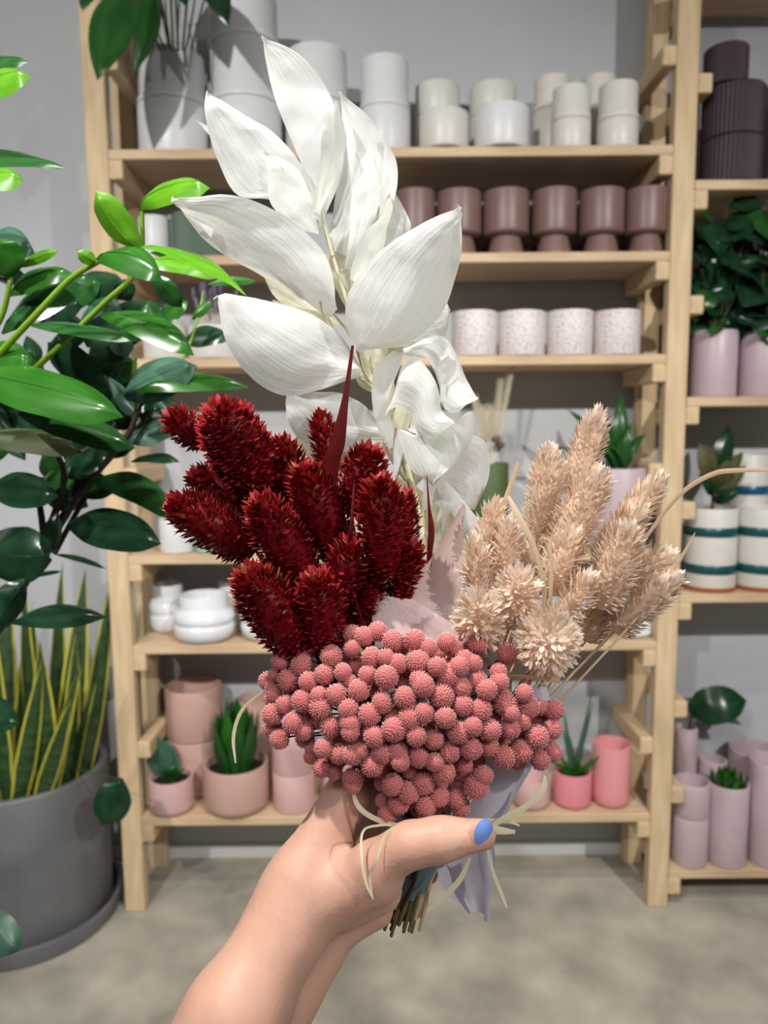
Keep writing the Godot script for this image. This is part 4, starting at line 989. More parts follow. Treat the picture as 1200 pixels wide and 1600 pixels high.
		[[V(-0.3042,1.5329,-0.8964),V(-0.3163,1.5372,-0.9047),V(-0.3252,1.5423,-0.9104),V(-0.3295,1.5484,-0.9124),V(-0.331,1.5551,-0.9121),V(-0.3292,1.5624,-0.9091),V(-0.3196,1.5711,-0.8999)],[V(-0.3023,1.5334,-0.8949),V(-0.2974,1.5416,-0.8906),V(-0.2952,1.5491,-0.8881),V(-0.2968,1.5557,-0.888),V(-0.3005,1.5617,-0.8894),V(-0.3068,1.5671,-0.8926),V(-0.3196,1.5711,-0.8999)], 0.003, gr], [[V(-0.2858,1.5941,-0.8629),V(-0.2948,1.5953,-0.8683),V(-0.3017,1.5973,-0.8719),V(-0.3056,1.6006,-0.8731),V(-0.3079,1.6046,-0.8729),V(-0.308,1.6095,-0.8709),V(-0.3032,1.6162,-0.8648)],[V(-0.2843,1.5948,-0.8618),V(-0.2797,1.6022,-0.8574),V(-0.2777,1.6083,-0.8547),V(-0.2795,1.6125,-0.8543),V(-0.2835,1.6156,-0.8554),V(-0.2901,1.6174,-0.8581),V(-0.3032,1.6162,-0.8648)], 0.003, dp],
		[[V(-0.2895,1.605,-0.9245),V(-0.2817,1.6027,-0.9295),V(-0.2752,1.5988,-0.9325),V(-0.2707,1.5929,-0.9326),V(-0.2673,1.5858,-0.9311),V(-0.2654,1.5773,-0.9276),V(-0.2669,1.5656,-0.9194)],[V(-0.2905,1.604,-0.9232),V(-0.2912,1.593,-0.9167),V(-0.2904,1.5837,-0.9122),V(-0.2873,1.5766,-0.9106),V(-0.2829,1.5708,-0.9106),V(-0.2769,1.5664,-0.9126),V(-0.2669,1.5656,-0.9194)], 0.003, dk], [[V(-0.4213,1.427,-0.9039),V(-0.4387,1.4293,-0.9128),V(-0.4526,1.4335,-0.9201),V(-0.4611,1.4406,-0.925),V(-0.4666,1.4493,-0.9287),V(-0.4683,1.4599,-0.9308),V(-0.4609,1.4749,-0.929)],[V(-0.4189,1.4282,-0.9029),V(-0.415,1.4413,-0.9025),V(-0.4148,1.4525,-0.9037),V(-0.4198,1.4611,-0.9073),V(-0.4279,1.4683,-0.9122),V(-0.4398,1.4737,-0.9187),V(-0.4609,1.4749,-0.929)], 0.004, dp],
		[[V(-0.3903,1.3932,-0.9006),V(-0.3917,1.4049,-0.9125),V(-0.3898,1.4147,-0.9204),V(-0.3833,1.4216,-0.9228),V(-0.374,1.4266,-0.922),V(-0.3617,1.4294,-0.9173),V(-0.3422,1.4269,-0.9033)],[V(-0.3883,1.3916,-0.8986),V(-0.3725,1.39,-0.8932),V(-0.3596,1.3908,-0.8899),V(-0.3507,1.3954,-0.8896),V(-0.3439,1.402,-0.8911),V(-0.3399,1.4113,-0.8947),V(-0.3422,1.4269,-0.9033)], 0.004, dp], [[V(-0.4119,1.3756,-0.8779),V(-0.4113,1.3845,-0.8841),V(-0.4087,1.3922,-0.8884),V(-0.4032,1.3978,-0.8899),V(-0.3959,1.4023,-0.8897),V(-0.3867,1.4054,-0.8876),V(-0.3729,1.4051,-0.8807)],[V(-0.4105,1.3747,-0.8766),V(-0.3984,1.3758,-0.8714),V(-0.3883,1.3782,-0.8683),V(-0.3811,1.3825,-0.868),V(-0.3755,1.388,-0.8693),V(-0.3719,1.3948,-0.8726),V(-0.3729,1.4051,-0.8807)], 0.003, dk],
		[[V(-0.3827,1.3492,-0.895),V(-0.3968,1.351,-0.9004),V(-0.4084,1.3547,-0.9042),V(-0.4161,1.3611,-0.9058),V(-0.4216,1.369,-0.906),V(-0.4243,1.3788,-0.9046),V(-0.4204,1.3928,-0.8994)],[V(-0.381,1.3504,-0.8939),V(-0.3804,1.3624,-0.89),V(-0.3822,1.3726,-0.8878),V(-0.3874,1.3804,-0.8879),V(-0.3948,1.3868,-0.8893),V(-0.4046,1.3917,-0.8924),V(-0.4204,1.3928,-0.8994)], 0.003, dp], [[V(-0.3969,1.3497,-0.895),V(-0.3957,1.3382,-0.8989),V(-0.3957,1.3275,-0.9011),V(-0.3978,1.318,-0.9008),V(-0.4011,1.3093,-0.8991),V(-0.4057,1.3015,-0.8957),V(-0.4134,1.296,-0.8882)],[V(-0.3978,1.3503,-0.8939),V(-0.4044,1.3437,-0.8879),V(-0.4095,1.3364,-0.8836),V(-0.4127,1.3279,-0.8818),V(-0.4149,1.3186,-0.8814),V(-0.4157,1.3084,-0.8828),V(-0.4134,1.296,-0.8882)], 0.003, dp],
		[[V(-0.4462,1.2644,-0.9053),V(-0.4461,1.2486,-0.9053),V(-0.4479,1.2349,-0.9038),V(-0.4522,1.2242,-0.9),V(-0.4579,1.2154,-0.8949),V(-0.4653,1.2088,-0.8883),V(-0.4766,1.2075,-0.8779)],[V(-0.4477,1.2659,-0.9042),V(-0.4606,1.2638,-0.8954),V(-0.4705,1.2591,-0.8881),V(-0.4765,1.2508,-0.883),V(-0.4803,1.2402,-0.8791),V(-0.4815,1.2271,-0.8767),V(-0.4766,1.2075,-0.8779)], 0.004, dp], [[V(-0.4373,1.5407,-0.8768),V(-0.4264,1.5421,-0.8822),V(-0.4167,1.5408,-0.8855),V(-0.4086,1.5357,-0.8857),V(-0.4016,1.5284,-0.8842),V(-0.396,1.5185,-0.8805),V(-0.3933,1.5025,-0.8718)],[V(-0.4381,1.539,-0.8754),V(-0.434,1.5253,-0.8686),V(-0.4289,1.5143,-0.8639),V(-0.4221,1.507,-0.8623),V(-0.4143,1.5018,-0.8624),V(-0.4053,1.4991,-0.8646),V(-0.3933,1.5025,-0.8718)], 0.004, dk],
		[[V(-0.3335,1.5126,-0.9149),V(-0.3263,1.5067,-0.9226),V(-0.3191,1.5,-0.9289),V(-0.3122,1.4919,-0.931),V(-0.306,1.4815,-0.9268),V(-0.3004,1.4699,-0.9184),V(-0.2951,1.4575,-0.9069)],[V(-0.3343,1.5115,-0.9131),V(-0.3317,1.4998,-0.9118),V(-0.3284,1.4885,-0.9105),V(-0.3233,1.4785,-0.9093),V(-0.3156,1.4704,-0.9084),V(-0.306,1.4635,-0.9076),V(-0.2951,1.4575,-0.9069)], 0.002, gr], [[V(-0.4895,1.4907,-0.9119),V(-0.4793,1.4827,-0.9215),V(-0.4693,1.4727,-0.9272),V(-0.4599,1.4602,-0.9273),V(-0.4509,1.4463,-0.9243),V(-0.4426,1.4309,-0.9175),V(-0.4358,1.4123,-0.9016)],[V(-0.4904,1.4896,-0.9106),V(-0.4881,1.4721,-0.9086),V(-0.4835,1.4561,-0.9067),V(-0.4756,1.4424,-0.9051),V(-0.4657,1.4301,-0.9037),V(-0.4535,1.4193,-0.9024),V(-0.4358,1.4123,-0.9016)], 0.004, dp],
		[[V(-0.2449,1.5883,-0.9723),V(-0.2431,1.5948,-0.9731),V(-0.2405,1.6004,-0.9737),V(-0.2368,1.6049,-0.9743),V(-0.2323,1.6086,-0.9747),V(-0.227,1.6115,-0.975),V(-0.2197,1.6124,-0.9751)],[V(-0.2443,1.5878,-0.9723),V(-0.2378,1.5894,-0.9725),V(-0.2321,1.5919,-0.9728),V(-0.2275,1.5955,-0.9732),V(-0.2237,1.5999,-0.9737),V(-0.2207,1.6051,-0.9743),V(-0.2197,1.6124,-0.9751)], 0.002, md], [[V(-0.226,1.6351,-0.9878),V(-0.2159,1.6401,-0.9884),V(-0.2056,1.6434,-0.9888),V(-0.1953,1.6448,-0.9889),V(-0.1848,1.6447,-0.9889),V(-0.1743,1.643,-0.9887),V(-0.1636,1.6383,-0.9882)],[V(-0.226,1.6344,-0.9877),V(-0.2155,1.6334,-0.9876),V(-0.205,1.6328,-0.9876),V(-0.1946,1.6332,-0.9876),V(-0.1842,1.634,-0.9877),V(-0.1739,1.6352,-0.9878),V(-0.1636,1.6383,-0.9882)], 0.001, md],
		[[V(-0.2503,1.6393,-0.8272),V(-0.2435,1.6434,-0.8311),V(-0.2367,1.6461,-0.8347),V(-0.2301,1.6469,-0.8382),V(-0.2234,1.6465,-0.8415),V(-0.2169,1.6446,-0.8446),V(-0.2105,1.6397,-0.8474)],[V(-0.2504,1.6385,-0.8271),V(-0.2441,1.6362,-0.8302),V(-0.2377,1.6347,-0.8334),V(-0.2311,1.6345,-0.8367),V(-0.2244,1.6348,-0.8401),V(-0.2176,1.6361,-0.8436),V(-0.2105,1.6397,-0.8474)], 0.002, md], [[V(-0.2589,1.6235,-0.8657),V(-0.25,1.6221,-0.8689),V(-0.2425,1.6193,-0.8719),V(-0.2373,1.6144,-0.8747),V(-0.2334,1.6083,-0.8773),V(-0.231,1.6008,-0.8798),V(-0.2325,1.5899,-0.8819)],[V(-0.26,1.6226,-0.8656),V(-0.2601,1.6132,-0.8678),V(-0.2587,1.6051,-0.8703),V(-0.255,1.5989,-0.8729),V(-0.2499,1.5939,-0.8757),V(-0.2431,1.5902,-0.8786),V(-0.2325,1.5899,-0.8819)], 0.003, dk],
		[[V(-0.5295,0.8288,-0.886),V(-0.5109,0.8345,-0.8893),V(-0.4962,0.8343,-0.8885),V(-0.4844,0.8299,-0.8846),V(-0.474,0.8237,-0.8797),V(-0.4658,0.8145,-0.8727),V(-0.4621,0.7992,-0.8609)],[V(-0.5328,0.8237,-0.8824),V(-0.5275,0.8095,-0.8713),V(-0.5184,0.8014,-0.8645),V(-0.5068,0.7972,-0.8607),V(-0.4946,0.794,-0.8577),V(-0.4807,0.7933,-0.8569),V(-0.4621,0.7992,-0.8609)], 0.004, gr], [[V(-0.5624,1.0904,-0.9461),V(-0.5493,1.096,-0.9539),V(-0.5356,1.0986,-0.9577),V(-0.5211,1.0967,-0.9557),V(-0.5065,1.0924,-0.9505),V(-0.4916,1.0852,-0.9412),V(-0.4761,1.0713,-0.9226)],[V(-0.5624,1.0882,-0.9441),V(-0.5491,1.0747,-0.9339),V(-0.5356,1.065,-0.926),V(-0.5215,1.0606,-0.9213),V(-0.5071,1.0591,-0.9185),V(-0.4923,1.061,-0.9179),V(-0.4761,1.0713,-0.9226)], 0.004, dp],
		# the foliage further in
		[[V(-0.3708,1.4669,-0.929),V(-0.3606,1.4697,-0.9338),V(-0.3513,1.4699,-0.9356),V(-0.3431,1.4663,-0.9331),V(-0.3358,1.4605,-0.928),V(-0.3294,1.4521,-0.9199),V(-0.3249,1.4384,-0.9047)],[V(-0.3712,1.4654,-0.9273),V(-0.3652,1.4555,-0.9176),V(-0.3586,1.4474,-0.9099),V(-0.3512,1.4421,-0.9051),V(-0.3434,1.4382,-0.902),V(-0.3351,1.436,-0.9009),V(-0.3249,1.4384,-0.9047)], 0.004, dp], [[V(-0.3444,1.5153,-0.9346),V(-0.3403,1.5046,-0.9379),V(-0.3385,1.4954,-0.9386),V(-0.3396,1.4885,-0.9356),V(-0.3427,1.4832,-0.9306),V(-0.3479,1.4796,-0.923),V(-0.3573,1.4797,-0.9094)],[V(-0.3457,1.5163,-0.9332),V(-0.3525,1.5136,-0.9243),V(-0.3576,1.5098,-0.9171),V(-0.3603,1.5043,-0.9123),V(-0.3617,1.4979,-0.9089),V(-0.3616,1.4904,-0.9072),V(-0.3573,1.4797,-0.9094)], 0.004, dp],
		[[V(-0.3968,1.5485,-0.9586),V(-0.408,1.5578,-0.9641),V(-0.4145,1.5663,-0.9669),V(-0.4143,1.5738,-0.9656),V(-0.4101,1.5806,-0.962),V(-0.4011,1.5865,-0.9556),V(-0.3818,1.5905,-0.9424)],[V(-0.3941,1.5481,-0.957),V(-0.3822,1.5539,-0.9491),V(-0.3737,1.56,-0.943),V(-0.3701,1.5667,-0.9396),V(-0.3691,1.5738,-0.9378),V(-0.3713,1.5815,-0.9379),V(-0.3818,1.5905,-0.9424)], 0.004, dp], [[V(-0.3774,1.4273,-1.0251),V(-0.3955,1.4266,-1.0295),V(-0.4098,1.4289,-1.0315),V(-0.4188,1.4355,-1.0302),V(-0.4243,1.4446,-1.0268),V(-0.4259,1.4565,-1.0211),V(-0.4187,1.4746,-1.0095)],[V(-0.3753,1.429,-1.0238),V(-0.3747,1.4432,-1.0168),V(-0.3767,1.455,-1.0114),V(-0.3826,1.4635,-1.0082),V(-0.3906,1.4704,-1.0064),V(-0.4012,1.4752,-1.0061),V(-0.4187,1.4746,-1.0095)], 0.004, dp],
		[[V(-0.4052,1.3804,-0.9391),V(-0.4193,1.381,-0.9437),V(-0.4297,1.3838,-0.9458),V(-0.4349,1.3895,-0.9443),V(-0.4368,1.3969,-0.9407),V(-0.4349,1.4063,-0.9347),V(-0.4247,1.4199,-0.9227)],[V(-0.4032,1.3816,-0.9378),V(-0.3996,1.3923,-0.9304),V(-0.3983,1.4015,-0.9247),V(-0.4007,1.4085,-0.9213),V(-0.405,1.4144,-0.9194),V(-0.4116,1.4189,-0.9191),V(-0.4247,1.4199,-0.9227)], 0.004, dk], [[V(-0.4065,1.386,-0.9297),V(-0.3947,1.3938,-0.9351),V(-0.3824,1.3982,-0.9374),V(-0.3695,1.3977,-0.9352),V(-0.3564,1.3942,-0.9304),V(-0.3431,1.3874,-0.9224),V(-0.3291,1.3733,-0.9072)],[V(-0.4062,1.384,-0.928),V(-0.3924,1.3748,-0.9183),V(-0.3791,1.3682,-0.9108),V(-0.3662,1.3653,-0.9063),V(-0.3535,1.3643,-0.9035),V(-0.3412,1.3656,-0.9028),V(-0.3291,1.3733,-0.9072)], 0.004, dk],
		[[V(-0.3875,1.5184,-1.0256),V(-0.3857,1.5345,-1.0319),V(-0.381,1.5462,-1.035),V(-0.3723,1.5515,-1.0335),V(-0.3613,1.5529,-1.0293),V(-0.3477,1.5497,-1.0218),V(-0.3283,1.5366,-1.0066)],[V(-0.3859,1.5158,-1.0237),V(-0.3702,1.5093,-1.0144),V(-0.3566,1.5062,-1.0073),V(-0.3461,1.5081,-1.0033),V(-0.3372,1.5126,-1.0012),V(-0.3303,1.5203,-1.0012),V(-0.3283,1.5366,-1.0066)], 0.004, dk], [[V(-0.4173,1.3934,-0.9507),V(-0.4134,1.4057,-0.9566),V(-0.4071,1.4151,-0.9595),V(-0.3973,1.4204,-0.9579),V(-0.3856,1.423,-0.9538),V(-0.3717,1.4225,-0.9467),V(-0.3529,1.4158,-0.9322)],[V(-0.416,1.3918,-0.949),V(-0.4005,1.3899,-0.9402),V(-0.3868,1.3899,-0.9334),V(-0.3755,1.3929,-0.9296),V(-0.3656,1.3975,-0.9275),V(-0.3573,1.4039,-0.9274),V(-0.3529,1.4158,-0.9322)], 0.004, dp],
		[[V(-0.4058,1.4259,-1.0249),V(-0.397,1.4364,-1.0306),V(-0.3871,1.4431,-1.0332),V(-0.3757,1.4448,-1.0312),V(-0.3637,1.4432,-1.0266),V(-0.3508,1.4379,-1.0189),V(-0.336,1.4248,-1.0038)],[V(-0.4052,1.4238,-1.0232),V(-0.3915,1.4164,-1.0137),V(-0.3787,1.4115,-1.0064),V(-0.3669,1.4105,-1.0021),V(-0.3557,1.4114,-0.9996),V(-0.3452,1.4148,-0.9991),V(-0.336,1.4248,-1.0038)], 0.004, dk], [[V(-0.4756,1.4619,-0.9989),V(-0.4917,1.4565,-1.0028),V(-0.5044,1.4547,-1.0043),V(-0.5123,1.4577,-1.0025),V(-0.5172,1.4637,-0.9988),V(-0.5185,1.4731,-0.9928),V(-0.5118,1.4898,-0.9811)],[V(-0.4737,1.4639,-0.9976),V(-0.4731,1.4759,-0.9904),V(-0.4748,1.4852,-0.9847),V(-0.48,1.4906,-0.9812),V(-0.487,1.4941,-0.9789),V(-0.4963,1.4952,-0.9782),V(-0.5118,1.4898,-0.9811)], 0.004, dp],
		[[V(-0.4363,1.4556,-0.968),V(-0.4521,1.4507,-0.9719),V(-0.4648,1.4492,-0.9735),V(-0.4731,1.4523,-0.9717),V(-0.4786,1.4583,-0.968),V(-0.4808,1.4675,-0.9619),V(-0.4757,1.4835,-0.9502)],[V(-0.4346,1.4575,-0.9667),V(-0.4351,1.469,-0.9594),V(-0.4378,1.478,-0.9537),V(-0.4435,1.4834,-0.9501),V(-0.451,1.487,-0.9479),V(-0.4605,1.4883,-0.9472),V(-0.4757,1.4835,-0.9502)], 0.004, dp], [[V(-0.3975,1.5478,-1.0189),V(-0.3971,1.5641,-1.0253),V(-0.3933,1.5765,-1.0285),V(-0.3848,1.5834,-1.0271),V(-0.3735,1.5869,-1.0231),V(-0.3589,1.5864,-1.0159),V(-0.3373,1.5771,-1.0012)],[V(-0.3955,1.5455,-1.0171),V(-0.3785,1.5424,-1.0082),V(-0.3641,1.5421,-1.0014),V(-0.3533,1.546,-0.9976),V(-0.3445,1.5521,-0.9957),V(-0.3379,1.5609,-0.9959),V(-0.3373,1.5771,-1.0012)], 0.004, dp],
		[[V(-0.3018,1.5912,-0.9635),V(-0.3032,1.5778,-0.9665),V(-0.3062,1.5671,-0.967),V(-0.3113,1.56,-0.964),V(-0.3176,1.5554,-0.9591),V(-0.3254,1.5536,-0.9517),V(-0.3359,1.5577,-0.9386)],[V(-0.3027,1.5928,-0.9622),V(-0.3118,1.5927,-0.9536),V(-0.3197,1.5907,-0.9466),V(-0.3257,1.5857,-0.9418),V(-0.3308,1.5794,-0.9385),V(-0.3348,1.5711,-0.9367),V(-0.3359,1.5577,-0.9386)], 0.004, dk], [[V(-0.4575,1.569,-0.971),V(-0.4502,1.5649,-0.975),V(-0.4443,1.5597,-0.9762),V(-0.4403,1.5531,-0.9733),V(-0.4375,1.5456,-0.968),V(-0.4361,1.5372,-0.9599),V(-0.4372,1.5269,-0.9451)],[V(-0.4582,1.5684,-0.9694),V(-0.4571,1.5594,-0.9598),V(-0.4552,1.5511,-0.9521),V(-0.452,1.544,-0.9471),V(-0.4484,1.5373,-0.9437),V(-0.444,1.5313,-0.9421),V(-0.4372,1.5269,-0.9451)], 0.004, dp],
		[[V(-0.4153,1.6079,-0.9654),V(-0.4133,1.6241,-0.9718),V(-0.4082,1.6361,-0.975),V(-0.3987,1.6422,-0.9735),V(-0.3866,1.6446,-0.9694),V(-0.3717,1.6426,-0.9621),V(-0.3504,1.6314,-0.9471)],[V(-0.4136,1.6055,-0.9637),V(-0.3963,1.6007,-0.9545),V(-0.3815,1.599,-0.9475),V(-0.37,1.6019,-0.9437),V(-0.3603,1.6071,-0.9417),V(-0.3527,1.6153,-0.9418),V(-0.3504,1.6314,-0.9471)], 0.004, dk], [[V(-0.3379,1.4713,-0.9899),V(-0.348,1.482,-0.9956),V(-0.3534,1.4917,-0.9985),V(-0.3521,1.4997,-0.9973),V(-0.3469,1.5066,-0.9937),V(-0.3369,1.5122,-0.9872),V(-0.3168,1.515,-0.9739)],[V(-0.3353,1.4706,-0.9883),V(-0.3223,1.4757,-0.9803),V(-0.3127,1.4815,-0.9742),V(-0.3081,1.4884,-0.9708),V(-0.306,1.496,-0.9691),V(-0.3072,1.5043,-0.9692),V(-0.3168,1.515,-0.9739)], 0.004, dp],
		[[V(-0.364,1.5255,-1.0062),V(-0.354,1.5229,-1.0104),V(-0.3457,1.5185,-1.0117),V(-0.3397,1.5119,-1.0088),V(-0.3352,1.5039,-1.0035),V(-0.3324,1.4943,-0.9952),V(-0.333,1.4816,-0.9801)],[V(-0.3648,1.5245,-1.0046),V(-0.3626,1.5141,-0.9948),V(-0.3593,1.5048,-0.987),V(-0.3545,1.4972,-0.9819),V(-0.349,1.4904,-0.9785),V(-0.3425,1.4846,-0.977),V(-0.333,1.4816,-0.9801)], 0.004, dp], [[V(-0.3075,1.5035,-0.9634),V(-0.2955,1.5032,-0.9679),V(-0.2849,1.5006,-0.9694),V(-0.2763,1.4946,-0.9665),V(-0.269,1.4866,-0.9612),V(-0.2633,1.4763,-0.9529),V(-0.2607,1.4614,-0.9375)],[V(-0.3083,1.5022,-0.9618),V(-0.3031,1.4905,-0.9518),V(-0.297,1.4805,-0.9439),V(-0.2895,1.473,-0.9389),V(-0.2814,1.4668,-0.9355),V(-0.2724,1.462,-0.9341),V(-0.2607,1.4614,-0.9375)], 0.004, dp],
		[[V(-0.4539,1.6375,-0.9789),V(-0.4698,1.6355,-0.9832),V(-0.483,1.6358,-0.985),V(-0.4925,1.639,-0.9832),V(-0.4995,1.6441,-0.9794),V(-0.5036,1.6513,-0.9731),V(-0.5013,1.6626,-0.9608)],[V(-0.4524,1.6387,-0.9776),V(-0.4555,1.647,-0.9699),V(-0.4602,1.6538,-0.9639),V(-0.4674,1.6584,-0.9603),V(-0.476,1.6619,-0.9581),V(-0.4863,1.6641,-0.9575),V(-0.5013,1.6626,-0.9608)], 0.004, dp], [[V(-0.492,1.3778,-1.0395),V(-0.4761,1.3827,-1.0445),V(-0.4608,1.3838,-1.0465),V(-0.4462,1.3797,-1.0438),V(-0.4324,1.3725,-1.0386),V(-0.4194,1.3617,-1.0302),V(-0.4079,1.3433,-1.0145)],[V(-0.4924,1.3757,-1.0377),V(-0.4797,1.3622,-1.0276),V(-0.4666,1.3515,-1.0196),V(-0.4528,1.3449,-1.0146),V(-0.4387,1.3404,-1.0115),V(-0.4242,1.3384,-1.0104),V(-0.4079,1.3433,-1.0145)], 0.004, dp],
		[[V(-0.4063,1.6221,-1.0174),V(-0.4022,1.6385,-1.0238),V(-0.3956,1.65,-1.0269),V(-0.3855,1.6548,-1.0253),V(-0.3733,1.6553,-1.021),V(-0.3588,1.651,-1.0133),V(-0.3392,1.636,-0.998)],[V(-0.4049,1.6194,-1.0156),V(-0.3885,1.6115,-1.0061),V(-0.374,1.6073,-0.9988),V(-0.3623,1.6084,-0.9948),V(-0.3521,1.6122,-0.9926),V(-0.3435,1.6195,-0.9926),V(-0.3392,1.636,-0.998)], 0.004, dk], [[V(-0.3713,1.4932,-1.0428),V(-0.3899,1.4872,-1.0466),V(-0.4058,1.4851,-1.0481),V(-0.4175,1.4885,-1.0464),V(-0.4267,1.4952,-1.0427),V(-0.4328,1.5058,-1.0368),V(-0.4321,1.5244,-1.0253)],[V(-0.3697,1.4954,-1.0415),V(-0.3743,1.5089,-1.0345),V(-0.3807,1.5194,-1.0289),V(-0.3901,1.5255,-1.0255),V(-0.401,1.5294,-1.0233),V(-0.4139,1.5306,-1.0226),V(-0.4321,1.5244,-1.0253)], 0.004, dp],
		[[V(-0.3056,1.4971,-0.9426),V(-0.2972,1.4913,-0.9464),V(-0.2911,1.485,-0.9474),V(-0.2883,1.4782,-0.9445),V(-0.2877,1.4712,-0.9393),V(-0.2895,1.4639,-0.9313),V(-0.2961,1.456,-0.9168)],[V(-0.307,1.4968,-0.941),V(-0.3101,1.4891,-0.9315),V(-0.3115,1.4817,-0.9239),V(-0.3104,1.4748,-0.9189),V(-0.3081,1.4682,-0.9155),V(-0.3043,1.4618,-0.9139),V(-0.2961,1.456,-0.9168)], 0.004, dp], [[V(-0.4336,1.4309,-0.9953),V(-0.4224,1.4311,-0.9998),V(-0.4121,1.4291,-1.0014),V(-0.4031,1.4239,-0.9986),V(-0.3951,1.4167,-0.9934),V(-0.3882,1.4074,-0.9852),V(-0.3833,1.3936,-0.9699)],[V(-0.4341,1.4296,-0.9936),V(-0.4274,1.419,-0.9838),V(-0.4202,1.41,-0.976),V(-0.412,1.4034,-0.9711),V(-0.4035,1.3979,-0.9678),V(-0.3944,1.3938,-0.9665),V(-0.3833,1.3936,-0.9699)], 0.004, dk],
		[[V(-0.3513,1.5364,-0.9773),V(-0.3604,1.5482,-0.9832),V(-0.3648,1.5582,-0.9861),V(-0.3627,1.5656,-0.9848),V(-0.3566,1.5713,-0.9811),V(-0.3459,1.575,-0.9744),V(-0.3251,1.5744,-0.9607)],[V(-0.3486,1.5354,-0.9757),V(-0.3348,1.5381,-0.9674),V(-0.3244,1.542,-0.9611),V(-0.3189,1.5479,-0.9576),V(-0.3161,1.5547,-0.9557),V(-0.3164,1.5628,-0.9558),V(-0.3251,1.5744,-0.9607)], 0.004, dp], [[V(-0.3689,1.4501,-1.0076),V(-0.3719,1.4641,-1.0137),V(-0.3712,1.4752,-1.0168),V(-0.3653,1.482,-1.0154),V(-0.3564,1.4862,-1.0115),V(-0.3439,1.4873,-1.0045),V(-0.3237,1.4818,-0.9902)],[V(-0.3669,1.4484,-1.0059),V(-0.352,1.4476,-0.9972),V(-0.3397,1.449,-0.9906),V(-0.3314,1.4535,-0.9869),V(-0.3251,1.4597,-0.985),V(-0.3212,1.4679,-0.9851),V(-0.3237,1.4818,-0.9902)], 0.004, dp],
		[[V(-0.3959,1.6296,-0.968),V(-0.3862,1.6415,-0.9738),V(-0.3751,1.6492,-0.9765),V(-0.3623,1.6509,-0.9746),V(-0.3486,1.6489,-0.9699),V(-0.334,1.6426,-0.962),V(-0.3169,1.6271,-0.9466)],[V(-0.3952,1.6272,-0.9662),V(-0.3795,1.6182,-0.9565),V(-0.3648,1.6122,-0.9491),V(-0.3514,1.6108,-0.9447),V(-0.3388,1.6117,-0.9422),V(-0.327,1.6156,-0.9418),V(-0.3169,1.6271,-0.9466)], 0.004, dp], [[V(-0.5056,1.4078,-0.9624),V(-0.5174,1.4192,-0.9682),V(-0.5238,1.4298,-0.9712),V(-0.5225,1.4392,-0.9702),V(-0.5165,1.4478,-0.9668),V(-0.505,1.4555,-0.9605),V(-0.4816,1.4609,-0.9475)],[V(-0.5025,1.4074,-0.9609),V(-0.4873,1.4147,-0.9531),V(-0.4762,1.4224,-0.9472),V(-0.4708,1.431,-0.9441),V(-0.4686,1.44,-0.9425),V(-0.4702,1.4496,-0.9427),V(-0.4816,1.4609,-0.9475)], 0.004, dk],
		[[V(-0.4097,1.5866,-1.0234),V(-0.4131,1.574,-1.0264),V(-0.4175,1.5635,-1.027),V(-0.4231,1.5559,-1.024),V(-0.4295,1.5502,-1.0189),V(-0.4367,1.5467,-1.0113),V(-0.4453,1.5477,-0.9978)],[V(-0.4102,1.5878,-1.022),V(-0.4181,1.5851,-1.0131),V(-0.4252,1.5811,-1.0059),V(-0.4312,1.5751,-1.001),V(-0.4368,1.5681,-0.9976),V(-0.4419,1.5598,-0.9958),V(-0.4453,1.5477,-0.9978)], 0.004, dp], [[V(-0.4214,1.5119,-1.0248),V(-0.4106,1.511,-1.0292),V(-0.401,1.508,-1.0306),V(-0.393,1.5019,-1.0278),V(-0.3862,1.494,-1.0224),V(-0.3807,1.484,-1.0142),V(-0.3777,1.4698,-0.9989)],[V(-0.4221,1.5107,-1.0232),V(-0.4168,1.4996,-1.0133),V(-0.4109,1.49,-1.0054),V(-0.4039,1.4826,-1.0004),V(-0.3964,1.4763,-0.997),V(-0.3882,1.4712,-0.9956),V(-0.3777,1.4698,-0.9989)], 0.004, dp],
		[[V(-0.4025,1.4555,-0.978),V(-0.3953,1.4487,-0.9817),V(-0.39,1.4416,-0.9827),V(-0.3871,1.4342,-0.9797),V(-0.386,1.4266,-0.9744),V(-0.3867,1.419,-0.9664),V(-0.3909,1.4112,-0.9518)],[V(-0.4035,1.4554,-0.9765),V(-0.4048,1.4474,-0.967),V(-0.405,1.4398,-0.9593),V(-0.4034,1.4324,-0.9543),V(-0.401,1.4252,-0.9508),V(-0.3976,1.418,-0.9492),V(-0.3909,1.4112,-0.9518)], 0.004, dp], [[V(-0.3755,1.461,-0.9686),V(-0.3724,1.4755,-0.9748),V(-0.3664,1.4869,-0.9779),V(-0.3564,1.4939,-0.9765),V(-0.3442,1.4982,-0.9726),V(-0.3293,1.4992,-0.9656),V(-0.3088,1.4934,-0.9513)],[V(-0.3739,1.4593,-0.9669),V(-0.3572,1.4587,-0.9582),V(-0.3426,1.4601,-0.9516),V(-0.3309,1.4648,-0.948),V(-0.3207,1.471,-0.9461),V(-0.3124,1.4794,-0.9462),V(-0.3088,1.4934,-0.9513)], 0.004, dp],
